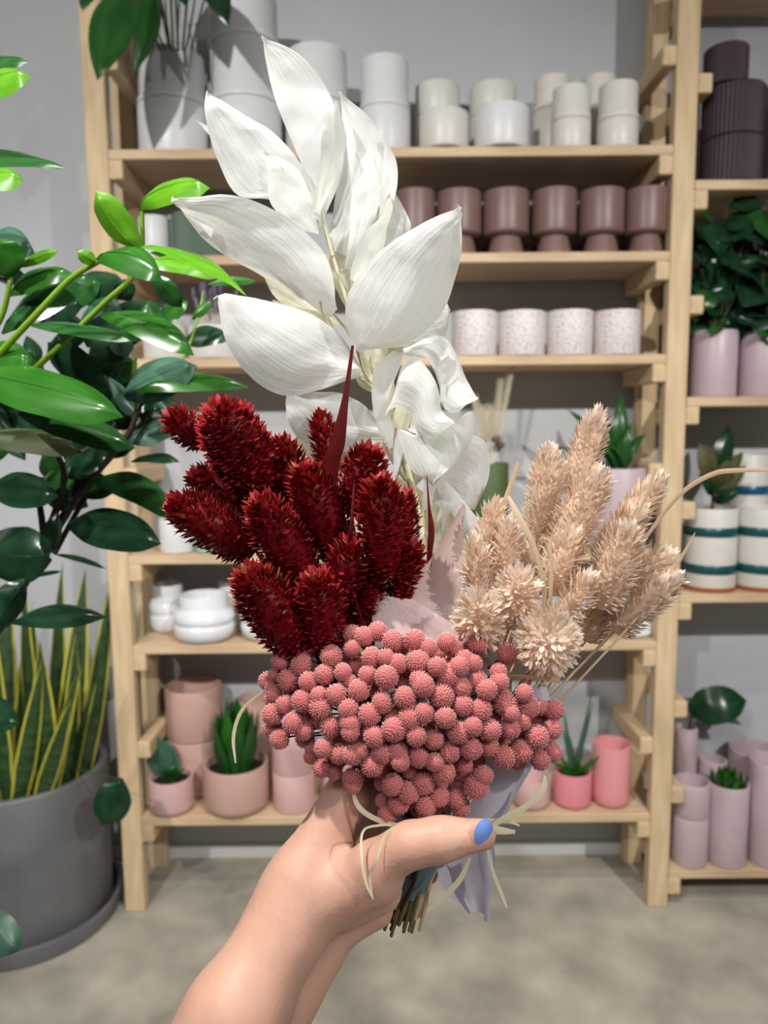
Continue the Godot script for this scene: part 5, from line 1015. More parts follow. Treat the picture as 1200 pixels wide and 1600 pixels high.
		[[V(-0.3539,1.5927,-0.9637),V(-0.3423,1.6041,-0.9695),V(-0.3295,1.6117,-0.9722),V(-0.3149,1.6139,-0.9703),V(-0.2995,1.6127,-0.9657),V(-0.2832,1.6076,-0.958),V(-0.2647,1.5942,-0.9428)],[V(-0.3532,1.5906,-0.9619),V(-0.3358,1.5833,-0.9525),V(-0.3194,1.5786,-0.9452),V(-0.3044,1.578,-0.9409),V(-0.29,1.5794,-0.9385),V(-0.2765,1.5834,-0.9381),V(-0.2647,1.5942,-0.9428)], 0.004, dp], [[V(-0.336,1.5649,-0.9907),V(-0.3391,1.5493,-0.9934),V(-0.3437,1.5369,-0.9937),V(-0.3504,1.5291,-0.9907),V(-0.3585,1.5241,-0.9857),V(-0.3679,1.5224,-0.9783),V(-0.38,1.5279,-0.9654)],[V(-0.337,1.5668,-0.9894),V(-0.348,1.5674,-0.9809),V(-0.3576,1.5657,-0.9739),V(-0.3652,1.5604,-0.9691),V(-0.3719,1.5532,-0.9656),V(-0.3775,1.5437,-0.9637),V(-0.38,1.5279,-0.9654)], 0.004, dk],
		[[V(-0.4769,1.6247,-0.8255),V(-0.48,1.6438,-0.8278),V(-0.4792,1.6599,-0.8296),V(-0.4728,1.6715,-0.831),V(-0.4631,1.6805,-0.832),V(-0.4495,1.6865,-0.8327),V(-0.4266,1.6851,-0.8325)],[V(-0.4743,1.6226,-0.8253),V(-0.4548,1.624,-0.8255),V(-0.4393,1.6284,-0.826),V(-0.4294,1.6373,-0.827),V(-0.4227,1.6488,-0.8283),V(-0.42,1.6633,-0.83),V(-0.4266,1.6851,-0.8325)], 0.004, md], [[V(-0.4848,1.5265,-0.8142),V(-0.5093,1.5317,-0.8232),V(-0.5298,1.5394,-0.8325),V(-0.5442,1.5511,-0.8422),V(-0.5551,1.5651,-0.8522),V(-0.5615,1.5821,-0.8626),V(-0.5571,1.6057,-0.8737)],[V(-0.4819,1.5282,-0.8144),V(-0.4813,1.548,-0.8251),V(-0.485,1.5656,-0.8355),V(-0.495,1.5798,-0.8455),V(-0.5088,1.5922,-0.8553),V(-0.5274,1.602,-0.8649),V(-0.5571,1.6057,-0.8737)], 0.004, dk], [[V(-0.5088,1.37,-0.8464),V(-0.5358,1.3672,-0.8545),V(-0.5599,1.3686,-0.863),V(-0.5793,1.3761,-0.8723),V(-0.5961,1.3873,-0.882),V(-0.6097,1.403,-0.8922),V(-0.6149,1.4293,-0.9036)],[V(-0.5065,1.3727,-0.8467),V(-0.514,1.3938,-0.8576),V(-0.525,1.4111,-0.868),V(-0.5411,1.4228,-0.8777),V(-0.5602,1.4311,-0.887),V(-0.5832,1.4353,-0.8959),V(-0.6149,1.4293,-0.9036)], 0.004, dk], [[V(-0.4453,1.7317,-0.7977),V(-0.4668,1.7366,-0.8049),V(-0.4851,1.7442,-0.8125),V(-0.4986,1.7557,-0.8206),V(-0.5093,1.7696,-0.8289),V(-0.5167,1.7863,-0.8375),V(-0.5155,1.8098,-0.847)],[V(-0.4431,1.7334,-0.7979),V(-0.4448,1.7533,-0.8069),V(-0.4498,1.771,-0.8156),V(-0.46,1.785,-0.824),V(-0.4731,1.7971,-0.8321),V(-0.49,1.8066,-0.8399),V(-0.5155,1.8098,-0.847)], 0.004, lm],
	]
	for e in leaves:
		var l := []
		var r := []
		for p in e[0]:
			l.append(p - o)
		for p in e[1]:
			r.append(p - o)
		var lf := leaf_part(t, sheet(l, r, e[2], e[2] * 0.8, 0.001, 18, 6), e[3])
		midrib(lf, 6, 0.0007, e[3])

# ---------------------------------------------------------------- the bouquet

# where the stems cross in the hand, and where they were cut below it
const GRIP := Vector3(0, 0, 0)

func ruscus() -> void:
	var t := thing("ruscus_branch", "bleached white ruscus branch with large papery leaves, tallest of the bouquet", "dried branch", V(0.0164,1.1656,-0.5006))
	var o := t.position
	var stem := [V(0.0077,1.0906,-0.502), V(0.0206,1.1502,-0.4938), V(0.032,1.2019,-0.5149), V(0.0376,1.2904,-0.5402), V(0.0301,1.3605,-0.5584), V(0.0163,1.4233,-0.5758), V(-0.0003,1.4631,-0.5834), V(-0.013,1.498,-0.5874), V(-0.026,1.5424,-0.5895), V(-0.0381,1.5821,-0.5941), V(-0.0462,1.6168,-0.5981)]
	part(t, "stem", tube(local(stem, o), [0.0032, 0.003, 0.003, 0.0025, 0.0016, 0.001], 8, 5), M.ruscus_stem)
	var w: Material = M.ruscus
	var c: Material = M.ruscus_cream
	# edges from base to tip: left, right, bulge, fold, wave
	var leaves := [
		[[V(-0.0527,1.6122,-0.6077),V(-0.0554,1.6345,-0.6092),V(-0.0672,1.6669,-0.612),V(-0.0804,1.6992,-0.6147),V(-0.0885,1.7288,-0.6171),V(-0.0927,1.7548,-0.6191)], [V(-0.0461,1.6121,-0.6077),V(-0.0305,1.649,-0.6099),V(-0.0316,1.6808,-0.6116),V(-0.0412,1.7125,-0.6132),V(-0.0628,1.7386,-0.6142),V(-0.0919,1.7522,-0.6138)], .006, 0, .002, w],
		[[V(-0.0486,1.6041,-0.5775),V(-0.0488,1.6325,-0.5798),V(-0.046,1.6607,-0.5821),V(-0.0396,1.6769,-0.5829),V(-0.0332,1.6916,-0.5836)], [V(-0.0478,1.6093,-0.5973),V(-0.0386,1.6338,-0.5993),V(-0.0288,1.663,-0.602),V(-0.0281,1.6824,-0.6035),V(-0.0344,1.7004,-0.6048)], .003, -.002, .001, w],
		[[V(-0.0431,1.5906,-0.6102),V(-0.0388,1.621,-0.6137),V(-0.0333,1.6565,-0.6178),V(-0.031,1.6869,-0.6213),V(-0.0328,1.7159,-0.6247)], [V(-0.0289,1.5854,-0.6096),V(-0.003,1.6204,-0.6124),V(0.0039,1.6528,-0.6149),V(-0.0049,1.6877,-0.6177),V(-0.0325,1.7136,-0.6194)], .006, 0, .002, w],
		[[V(-0.0291,1.5715,-0.5899),V(-0.0248,1.5984,-0.5925),V(-0.0236,1.6228,-0.5948),V(-0.0165,1.6407,-0.5964),V(-0.0045,1.6576,-0.5978)], [V(-0.0242,1.5721,-0.593),V(-0.013,1.596,-0.5932),V(-0.0029,1.6149,-0.5929),V(-0.0007,1.6362,-0.5928),V(-0.0045,1.6558,-0.5926)], .003, -.001, .001, w],
		[[V(-0.0206,1.5691,-0.6027),V(-0.0082,1.5994,-0.6069),V(-0.0019,1.6247,-0.6106),V(0.0014,1.6527,-0.6146),V(0.0026,1.6793,-0.6184)], [V(-0.0154,1.5705,-0.5978),V(0.0019,1.6028,-0.6016),V(0.0107,1.6277,-0.6044),V(0.0119,1.6551,-0.6076),V(0.0026,1.6761,-0.61)], .004, 0, .001, w],
		[[V(-0.025,1.5613,-0.5746),V(-0.0195,1.5803,-0.5763),V(-0.0107,1.5993,-0.578),V(0,1.6086,-0.5786),V(0.0083,1.6242,-0.5799)], [V(-0.0209,1.5627,-0.5949),V(-0.0058,1.5773,-0.5958),V(0.0033,1.592,-0.5968),V(0.006,1.6116,-0.5983),V(0.0086,1.6301,-0.5997)], .003, 0, .001, w],
		[[V(0.0018,1.5852,-0.6096),V(0.0029,1.6005,-0.612),V(0.0051,1.6159,-0.6145),V(0.011,1.6375,-0.6176)], [V(0.0048,1.5851,-0.6096),V(0.0172,1.5962,-0.6109),V(0.0235,1.6093,-0.6124),V(0.0109,1.6368,-0.6156)], .002, 0, 0, w],
		[[V(-0.0491,1.6002,-0.5932),V(-0.0819,1.6217,-0.5943),V(-0.1102,1.6274,-0.5935),V(-0.1245,1.652,-0.595),V(-0.1323,1.6783,-0.5966),V(-0.1332,1.706,-0.5984)], [V(-0.0468,1.6059,-0.5969),V(-0.0513,1.6307,-0.5967),V(-0.0641,1.6543,-0.5964),V(-0.0837,1.6753,-0.5958),V(-0.1007,1.6854,-0.594),V(-0.132,1.7037,-0.5931)], .010, 0, .003, w],
		[[V(-0.0614,1.5986,-0.5829),V(-0.0834,1.6178,-0.5838),V(-0.0859,1.6424,-0.5853),V(-0.0884,1.6578,-0.5858)], [V(-0.0476,1.5951,-0.5805),V(-0.0531,1.6217,-0.5823),V(-0.0643,1.6444,-0.5835),V(-0.0881,1.657,-0.5837)], .005, 0, .001, w],
		[[V(-0.1267,1.6681,-0.6141),V(-0.1342,1.6783,-0.6153),V(-0.1467,1.693,-0.617)], [V(-0.1231,1.6716,-0.6145),V(-0.1311,1.6833,-0.6159),V(-0.1467,1.693,-0.617)], 0, 0, 0, w],
		[[V(-0.0415,1.5346,-0.5957),V(-0.0708,1.5488,-0.5909),V(-0.0969,1.569,-0.5868),V(-0.1274,1.5873,-0.5824),V(-0.1426,1.6002,-0.5775),V(-0.1561,1.619,-0.5732)], [V(-0.032,1.5384,-0.5639),V(-0.0346,1.557,-0.564),V(-0.0456,1.5802,-0.5647),V(-0.0734,1.6057,-0.5656),V(-0.1106,1.6204,-0.5653),V(-0.1532,1.6159,-0.5628)], .008, .003, .003, w],
		[[V(-0.1256,1.5891,-0.5647),V(-0.134,1.5985,-0.5658),V(-0.1462,1.6066,-0.5668)], [V(-0.1234,1.5987,-0.5668),V(-0.1341,1.6034,-0.5669),V(-0.1462,1.6066,-0.5668)], 0, 0, 0, w],
		[[V(-0.0369,1.5233,-0.5924),V(-0.0641,1.5363,-0.5955),V(-0.0844,1.5518,-0.599),V(-0.0946,1.5708,-0.6029)], [V(-0.0339,1.5308,-0.5932),V(-0.059,1.5488,-0.597),V(-0.0742,1.5642,-0.6004),V(-0.0946,1.5708,-0.6029)], .004, 0, 0, c],
		[[V(-0.0197,1.5057,-0.5551),V(-0.0264,1.5253,-0.5533),V(-0.0237,1.5478,-0.5519),V(-0.0021,1.5749,-0.551),V(0.027,1.5928,-0.5491),V(0.0564,1.6046,-0.5464)], [V(-0.017,1.5061,-0.5602),V(0.02,1.5116,-0.5578),V(0.0437,1.5321,-0.5571),V(0.054,1.5595,-0.5573),V(0.0581,1.5843,-0.5571),V(0.0575,1.6075,-0.5568)], .014, 0, .003, w],
		[[V(0.0011,1.5111,-0.596),V(0.0265,1.5135,-0.5979),V(0.047,1.5161,-0.5999),V(0.0545,1.5421,-0.6046)], [V(0.0013,1.5337,-0.5986),V(0.0268,1.5438,-0.6014),V(0.0473,1.549,-0.6037),V(0.0545,1.5421,-0.6046)], .004, 0, 0, w],
		[[V(-0.0187,1.4863,-0.573),V(-0.0478,1.4776,-0.5679),V(-0.0764,1.4748,-0.5636),V(-0.102,1.491,-0.5614),V(-0.1177,1.5164,-0.5603),V(-0.1218,1.5473,-0.5599)], [V(-0.0158,1.4935,-0.5788),V(-0.0259,1.5119,-0.5779),V(-0.0427,1.5272,-0.5767),V(-0.0666,1.5405,-0.5752),V(-0.0952,1.5479,-0.5731),V(-0.124,1.5491,-0.5702)], .014, .003, .004, w],
		[[V(-0.0596,1.5141,-0.5963),V(-0.0697,1.5242,-0.5975),V(-0.0797,1.5344,-0.5987),V(-0.0872,1.5506,-0.6005)], [V(-0.0267,1.5113,-0.596),V(-0.0443,1.5291,-0.5981),V(-0.0644,1.5443,-0.5998),V(-0.0872,1.5506,-0.6005)], .004, 0, 0, c],
		[[V(-0.0006,1.4334,-0.5769),V(-0.0293,1.4308,-0.5732),V(-0.0596,1.438,-0.5706),V(-0.0718,1.4513,-0.5687),V(-0.0742,1.4658,-0.567),V(-0.0697,1.4825,-0.5655)], [V(-0.0044,1.4532,-0.5842),V(-0.0168,1.4672,-0.5828),V(-0.034,1.4761,-0.5809),V(-0.0486,1.4771,-0.5779),V(-0.0621,1.4771,-0.5749),V(-0.0706,1.4829,-0.5726)], .010, 0, .003, w],
		[[V(0.0036,1.438,-0.5925),V(-0.0201,1.418,-0.589),V(-0.0556,1.4234,-0.5883),V(-0.0655,1.4336,-0.5883),V(-0.073,1.4387,-0.5876)], [V(0.0068,1.4532,-0.5943),V(-0.0096,1.4533,-0.5931),V(-0.0401,1.4536,-0.5918),V(-0.0603,1.4487,-0.59),V(-0.073,1.4387,-0.5876)], .006, 0, 0, c],
		[[V(0.0081,1.4241,-0.5607),V(-0.0043,1.4483,-0.5605),V(-0.0084,1.4722,-0.5603),V(-0.0057,1.4948,-0.5599),V(0.0067,1.5038,-0.5579),V(0.0157,1.5063,-0.5551)], [V(0.01,1.4267,-0.556),V(0.0087,1.4458,-0.5568),V(0.0031,1.4649,-0.5576),V(0.0065,1.479,-0.5578),V(0.0133,1.4954,-0.5583),V(0.0158,1.5066,-0.5582)], -.004, 0, .001, w],
		[[V(0.0033,1.4388,-0.5504),V(0.0063,1.4623,-0.5505),V(0.0194,1.4598,-0.5476),V(0.0248,1.4472,-0.5435),V(0.0377,1.4424,-0.5403),V(0.0515,1.4525,-0.5389)], [V(0.0163,1.5004,-0.5615),V(0.0248,1.501,-0.5588),V(0.0364,1.4865,-0.5543),V(0.0412,1.4751,-0.5501),V(0.0428,1.4619,-0.5458),V(0.0518,1.4525,-0.5419)], .010, 0, .003, w],
		[[V(0.0156,1.5035,-0.5699),V(0.0337,1.4977,-0.5652),V(0.0419,1.4811,-0.5593),V(0.0434,1.4668,-0.5536),V(0.0534,1.4581,-0.5486),V(0.069,1.4682,-0.5457)], [V(0.0148,1.5084,-0.5755),V(0.0303,1.5166,-0.5735),V(0.0457,1.5161,-0.5704),V(0.0559,1.5023,-0.5658),V(0.0631,1.4858,-0.5608),V(0.0702,1.4685,-0.5558)], .010, 0, .004, w],
		[[V(0.0431,1.4806,-0.5502),V(0.0403,1.4899,-0.5502),V(0.0412,1.4954,-0.5499),V(0.0478,1.5013,-0.5495)], [V(0.0481,1.4817,-0.5533),V(0.0537,1.49,-0.5529),V(0.0537,1.4983,-0.5525),V(0.0479,1.5015,-0.5516)], .003, 0, 0, w],
		[[V(0.02,1.4577,-0.5646),V(0.0314,1.4384,-0.56),V(0.0388,1.4279,-0.5565),V(0.051,1.4169,-0.5529)], [V(0.0447,1.4624,-0.5702),V(0.0552,1.4545,-0.567),V(0.0676,1.4597,-0.5654),V(0.0662,1.4381,-0.5606),V(0.0513,1.4167,-0.5559)], .006, 0, .002, w],
		[[V(0.0088,1.4054,-0.5515),V(0.0071,1.4316,-0.5526),V(0.0091,1.4492,-0.5526),V(0.0192,1.4199,-0.5472),V(0.036,1.4072,-0.5437)], [V(0.0196,1.4528,-0.552),V(0.0266,1.4471,-0.5501),V(0.0326,1.4368,-0.5476),V(0.0493,1.4226,-0.5447),V(0.0359,1.4074,-0.5417)], .006, 0, .002, w],
		[[V(0.0296,1.3842,-0.5662),V(0.0446,1.3938,-0.568),V(0.0594,1.3887,-0.5681),V(0.0703,1.3851,-0.5683)], [V(0.0328,1.4331,-0.5769),V(0.0552,1.4428,-0.5772),V(0.0789,1.4377,-0.5759),V(0.0821,1.413,-0.5723),V(0.0703,1.3851,-0.5683)], .010, 0, .003, w],
		[[V(0.0439,1.3701,-0.5595),V(0.0507,1.3848,-0.5595),V(0.0563,1.3705,-0.5562),V(0.0657,1.361,-0.5534)], [V(0.0467,1.409,-0.564),V(0.0558,1.3993,-0.5616),V(0.0701,1.3809,-0.5583),V(0.0728,1.3704,-0.5558),V(0.0657,1.361,-0.5534)], .005, 0, .002, w],
		[[V(0.0304,1.3342,-0.5654),V(0.0197,1.3538,-0.5694),V(0.016,1.3834,-0.5745),V(0.0228,1.4056,-0.5787)], [V(0.0334,1.3342,-0.5654),V(0.0397,1.3536,-0.5694),V(0.0451,1.3831,-0.5745),V(0.0228,1.4056,-0.5787)], .006, 0, .001, c],
		[[V(0.0351,1.3327,-0.5602),V(0.0344,1.3594,-0.565),V(0.0447,1.3886,-0.5701),V(0.0525,1.4107,-0.5743)], [V(0.0443,1.3316,-0.5651),V(0.0619,1.3488,-0.5671),V(0.0637,1.3784,-0.5706),V(0.0525,1.4107,-0.5743)], .006, 0, .001, c],
		[[V(0.0276,1.3574,-0.5782),V(0.0183,1.3825,-0.5821),V(0.0103,1.3976,-0.5849),V(0.0095,1.4228,-0.5888)], [V(0.0312,1.3573,-0.5782),V(0.0254,1.3824,-0.5821),V(0.0205,1.4025,-0.5854),V(0.0095,1.4228,-0.5888)], .004, 0, .001, c],
		[[V(0.0006,1.4532,-0.5943),V(-0.0043,1.4736,-0.5967),V(-0.0195,1.4838,-0.5979),V(-0.0255,1.5042,-0.6002)], [V(0.0068,1.4532,-0.5943),V(0.01,1.4785,-0.5972),V(0.001,1.4989,-0.5996),V(-0.0255,1.5042,-0.6002)], .004, 0, .001, c],
		[[V(-0.0118,1.4941,-0.601),V(-0.0091,1.5144,-0.6034),V(-0.0038,1.5347,-0.6058),V(0.0016,1.5602,-0.6087)], [V(-0.0082,1.494,-0.601),V(0.0165,1.5117,-0.6031),V(0.0219,1.5396,-0.6063),V(0.0016,1.5602,-0.6087)], .005, 0, .001, c],
		[[V(-0.0268,1.54,-0.6064),V(-0.0395,1.5658,-0.6104),V(-0.0419,1.5864,-0.6138),V(-0.034,1.6122,-0.6177)], [V(-0.0232,1.54,-0.6064),V(-0.0112,1.5656,-0.6103),V(-0.0187,1.5914,-0.6143),V(-0.034,1.6122,-0.6177)], .004, 0, .001, c],
		[[V(0.0207,1.4021,-0.5904),V(0.0004,1.4329,-0.594),V(0.0058,1.4583,-0.5969),V(0.0265,1.4836,-0.5998)], [V(0.0258,1.4021,-0.5904),V(0.0465,1.4274,-0.5933),V(0.0468,1.4579,-0.5969),V(0.0265,1.4836,-0.5998)], .006, 0, .001, c],
	]
	for e in leaves:
		leaf_part(t, sheet(local(e[0], o), local(e[1], o), e[2] * 0.45, e[3], e[4], 30, 14, 0.0035), e[5])
	# leaf stalks that join the larger leaves to the stem
	for e in [[V(-0.0451,1.6051,-0.5938),V(-0.0379,1.5814,-0.591)], [V(-0.0368,1.536,-0.5787),V(-0.0226,1.5172,-0.5826),V(-0.0115,1.4954,-0.5861)], [V(-0.0189,1.506,-0.5581),V(-0.0156,1.4943,-0.5714),V(-0.0091,1.483,-0.5847)], [V(-0.0188,1.4886,-0.5783),V(-0.0066,1.4779,-0.5811),V(0.0007,1.4606,-0.5831)], [V(-0.0005,1.4383,-0.5775),V(0.0079,1.4333,-0.5769),V(0.0163,1.4209,-0.5755)], [V(0.0062,1.4338,-0.5588),V(0.0101,1.419,-0.5647),V(0.0171,1.4087,-0.571)], [V(0.0297,1.3891,-0.5668),V(0.0305,1.3695,-0.5645),V(0.0313,1.3499,-0.5622)], [V(-0.0468,1.5443,-0.5706),V(-0.0428,1.5313,-0.5787),V(-0.0229,1.5028,-0.5849)]]:
		part(t, "leaf_stalk", tube(local(e, o), [0.0011, 0.0013], 6, 4), M.ruscus_stem)

func local(pts: Array, o: Vector3) -> Array:
	var l := []
	for p in pts:
		l.append(p - o)
	return l

# One seed head of dried canary grass: pointed bracts set in a spiral round a core. It stands on its base and points along +y.
func seed_head(length: float, width: float, red: bool, face := 0.0) -> ArrayMesh:
	var mb := Mesher.new()
	var r := width * 0.5
	var bract := 0.0082 if red else 0.0105
	var core := r - bract * (0.40 if red else 0.45)
	var top := length - bract * 0.75
	# core
	var rows := 10
	for a in rows + 1:
		var s := float(a) / rows
		var q := core * 0.88 * girth(s)
		for j in 12:
			var e := TAU * j / 12
			mb.v.append(V(cos(e) * q, s * top, sin(e) * q))
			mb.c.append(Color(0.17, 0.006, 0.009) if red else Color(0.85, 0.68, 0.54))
	for a in rows:
		for j in 12:
			var q0 := a * 12 + j
			var q1 := a * 12 + (j + 1) % 12
			mb.i.append_array([q0, q0 + 12, q1, q1, q0 + 12, q1 + 12])
	var count := int(length * width / (0.0000062 if red else 0.0000056))
	count = maxi(count, 150)
	for k in count:
		# even spacing over the surface: the ends get their share
		var u := (k + 0.5) / count
		var s := 0.5 - 0.5 * cos(PI * lerpf(0.04, 1.0, u)) if face < 0.5 else lerpf(0.1, 1.0, u)
		s = lerpf(s, u, 0.5)
		var ang := k * 2.39996 + rng.randf_range(-0.2, 0.2)
		var q := core * girth(s)
		var radial := V(cos(ang), 0, sin(ang))
		var lift: float = lerpf(0.40, 0.95, s) + (0.2 if red else 0.45) * pow(s, 6.0) + rng.randf_range(-0.2, 0.2) - face * 0.25
		if not red:
			lift += 0.12
		var dir := radial * cos(lift) + Vector3.UP * sin(lift)
		var side := Vector3.UP.cross(radial).normalized()
		var outw := side.cross(dir).normalized()
		if outw.dot(radial + Vector3.UP * 0.01) < 0:
			outw = -outw
		var b := radial * q * 0.84 + V(0, s * top, 0)
		var ln := bract * rng.randf_range(0.8, 1.15) * (0.82 + (0.62 if red else 0.45) * s * s)
		var wd := ln * (rng.randf_range(0.9, 1.15) * lerpf(0.66, 0.40, s) if red else rng.randf_range(0.24, 0.34))
		var tip := b + dir * ln + outw * ln * rng.randf_range(-0.08, 0.16) + side * ln * rng.randf_range(-0.1, 0.1)
		var mid := b + dir * ln * 0.48
		var keel := mid - outw * wd * 0.30
		if rng.randf() < 0.5:
			keel = mid + outw * wd * 0.30
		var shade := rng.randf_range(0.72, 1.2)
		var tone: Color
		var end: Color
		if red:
			tone = Color(0.20, 0.007, 0.010) * shade  # bract base darkened as painted shade in the cavities; pale tips are dye
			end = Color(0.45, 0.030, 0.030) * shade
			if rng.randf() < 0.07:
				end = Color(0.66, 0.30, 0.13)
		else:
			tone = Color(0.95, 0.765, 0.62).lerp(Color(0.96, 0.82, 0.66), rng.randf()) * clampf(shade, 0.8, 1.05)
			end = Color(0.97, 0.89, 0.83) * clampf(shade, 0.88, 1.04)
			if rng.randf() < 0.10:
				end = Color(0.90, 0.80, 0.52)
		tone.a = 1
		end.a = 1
		var at := mb.v.size()
		var high := b + dir * ln * 0.76 + (tip - b - dir * ln) * 0.5
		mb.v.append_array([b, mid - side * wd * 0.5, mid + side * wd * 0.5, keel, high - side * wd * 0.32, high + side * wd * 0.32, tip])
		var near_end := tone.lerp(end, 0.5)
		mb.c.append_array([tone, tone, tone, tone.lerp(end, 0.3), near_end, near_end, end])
		mb.i.append_array([at, at + 3, at + 1, at, at + 2, at + 3, at + 1, at + 3, at + 4, at + 3, at + 2, at + 5, at + 3, at + 5, at + 4, at + 4, at + 5, at + 6])
	mb.smooth()
	return mb.commit()

func girth(s: float) -> float:
	# outline of a seed head from its base (0) to its apex (1)
	return pow(maxf(0.0, 1.0 - pow(absf(2.0 * (0.10 + 0.90 * s) - 1.0), 2.3)), 0.55)

func grass(called: String, base: Vector3, tip: Vector3, width: float, red: bool, label: String, group: String, grip: Vector3, cut: Vector3) -> void:
	var t := thing(called, label, "dried flower", base, group)
	var d := tip - base
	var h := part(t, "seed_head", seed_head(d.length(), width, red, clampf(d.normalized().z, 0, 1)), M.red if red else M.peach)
	var y := d.normalized()
	var x := y.cross(Vector3(0.13, 0.2, 1)).normalized()
	h.basis = Basis(x, y, x.cross(y))
	var g := grip + V(rng.randf_range(-0.008, 0.008), rng.randf_range(-0.01, 0.01), rng.randf_range(-0.008, 0.006))
	var c := cut + V(rng.randf_range(-0.010, 0.012), rng.randf_range(-0.008, 0.010), rng.randf_range(-0.006, 0.008))
	var way := y.slerp((base - g).normalized(), 0.5)
	var path := [c - base, g - base, (g - base) * 0.45 - way * 0.01, V(0, 0, 0) - y * 0.004, y * 0.01]
	part(t, "stem", tube(path, [0.0013, 0.0013, 0.0011, 0.0010], 5, 5), M.red_stem if red else M.straw)

func red_grass() -> void:
	rng.seed = 21
	var g := "dark red dyed canary grass in the bouquet"
	var grip := V(0.0244,1.1789,-0.477)
	var cut := V(0.0076,1.0976,-0.4978)
	var heads := [
		[V(-0.1302,1.4403,-0.5374), V(-0.1516,1.4604,-0.5247), 0.0266, "small dark red grass head pointing left, farthest left of the bouquet"],
		[V(-0.0895,1.4045,-0.5434), V(-0.1105,1.4646,-0.495), 0.0499, "largest dark red grass head at the upper left, tip towards the viewer"],
		[V(-0.0969,1.3913,-0.5569), V(-0.1439,1.4151,-0.5547), 0.0357, "shaded dark red grass head under the largest one"],
		[V(-0.0925,1.3642,-0.5135), V(-0.1431,1.402,-0.4927), 0.0376, "dark red grass head lying to the left above the shelf edge"],
		[V(-0.0651,1.3926,-0.542), V(-0.073,1.4417,-0.5326), 0.0334, "dark red grass head right of the largest one"],
		[V(-0.0529,1.3412,-0.4958), V(-0.0822,1.4046,-0.478), 0.0382, "long dark red grass head leaning left in the middle of the bunch"],
		[V(-0.0318,1.3601,-0.5131), V(-0.0551,1.424,-0.5003), 0.0397, "dark red grass head upright in the middle, left of the thin red blade"],
		[V(-0.0398,1.4146,-0.5496), V(-0.047,1.46,-0.5548), 0.0229, "small narrow dark red grass head at the top beside the red blade"],
		[V(-0.022,1.3893,-0.5265), V(-0.0093,1.4353,-0.5117), 0.0369, "dark red grass head at the top right in front of the white leaves"],
		[V(0.0023,1.3475,-0.5015), V(-0.0032,1.4156,-0.4893), 0.0398, "broad upright dark red grass head at the right of the bunch"],
		[V(0.0093,1.3309,-0.5047), V(0.0206,1.37,-0.4941), 0.0201, "narrow dark red grass head against the pink paper flap"],
		[V(-0.0311,1.3336,-0.4949), V(-0.0222,1.3745,-0.4845), 0.0291, "dark red grass head low in the centre of the bunch"],
		[V(-0.0559,1.3048,-0.4765), V(-0.0881,1.3605,-0.4577), 0.0403, "lowest dark red grass head at the left, above the berries"],
		[V(-0.0411,1.303,-0.4763), V(-0.0435,1.3575,-0.4624), 0.0341, "dark red grass head just above the topmost berry"],
		[V(-0.014,1.3201,-0.5034), V(-0.0065,1.3521,-0.497), 0.023, "small dark red grass head in shade beside the paper flap"],
		[V(0.0124,1.3489,-0.5168), V(0.0153,1.404,-0.5131), 0.0225, "dark red grass head half hidden at the right edge of the bunch"],
		[V(-0.0143,1.2964,-0.5057), V(-0.0186,1.3447,-0.5163), 0.0383, "deeply shaded dark red grass head at the bottom of the bunch"],
		[V(-0.0751,1.3514,-0.5322), V(-0.0566,1.3879,-0.5414), 0.0374, "dark red grass head buried in the middle of the bunch"],
	]
	for e in heads:
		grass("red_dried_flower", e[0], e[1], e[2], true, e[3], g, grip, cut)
	blade_thing("dark red grass blade standing tall before the white leaves", M.red_blade, g, V(0.0244,1.1789,-0.477), [V(-0.0316,1.3468,-0.5065), V(-0.0365,1.4162,-0.5045), V(-0.0309,1.44,-0.5052), V(-0.0254,1.4703,-0.5087), V(-0.0204,1.5051,-0.5147)], [0.001, 0.0055, 0.0050, 0.0022, 0.0010])
	blade_thing("thin dark red blade beside the paper flap before cream leaves", M.red_blade, g, V(0.0261,1.1789,-0.477), [V(0.0308,1.3146,-0.5229), V(0.032,1.3578,-0.5178), V(0.0335,1.3758,-0.5199), V(0.0319,1.3939,-0.522), V(0.0307,1.4147,-0.5244)], [0.001, 0.002, 0.0024, 0.0010, 0.0003])
	blade_thing("short dark red blade between the upright red heads", M.red_blade, g, V(0.0244,1.1789,-0.477), [V(-0.0238,1.3497,-0.4917), V(-0.0227,1.3746,-0.4866), V(-0.0212,1.3897,-0.4863), V(-0.02,1.4124,-0.494)], [0.001, 0.0016, 0.0013, 0.0004])

# a dried blade or stalk that grows out of the bunch: path with half widths, joined to the hand by its own stalk
func blade_thing(label: String, m: Material, group: String, grip: Vector3, path: Array, half: Array, called := "dried_blade") -> void:
	var t := thing(called, label, "dried flower", path[0], group)
	var o: Vector3 = path[0]
	part(t, "stem", tube([grip - o, (grip - o) * 0.4, V(0, 0, 0), path[1] - o], [0.001, 0.001, 0.0008, 0.0006], 5, 4), m)
	var l := []
	var r := []
	for k in path.size():
		var d: Vector3 = (path[mini(k + 1, path.size() - 1)] - path[maxi(k - 1, 0)]).normalized()
		var side := d.cross(V(0.2, 0, 1)).normalized()
		var w: float = half[k]
		l.append(path[k] - o - side * w)
		r.append(path[k] - o + side * w)
	part(t, "blade", sheet(l, r, 0.0, 0.0012, 0.0, 20, 4), m)

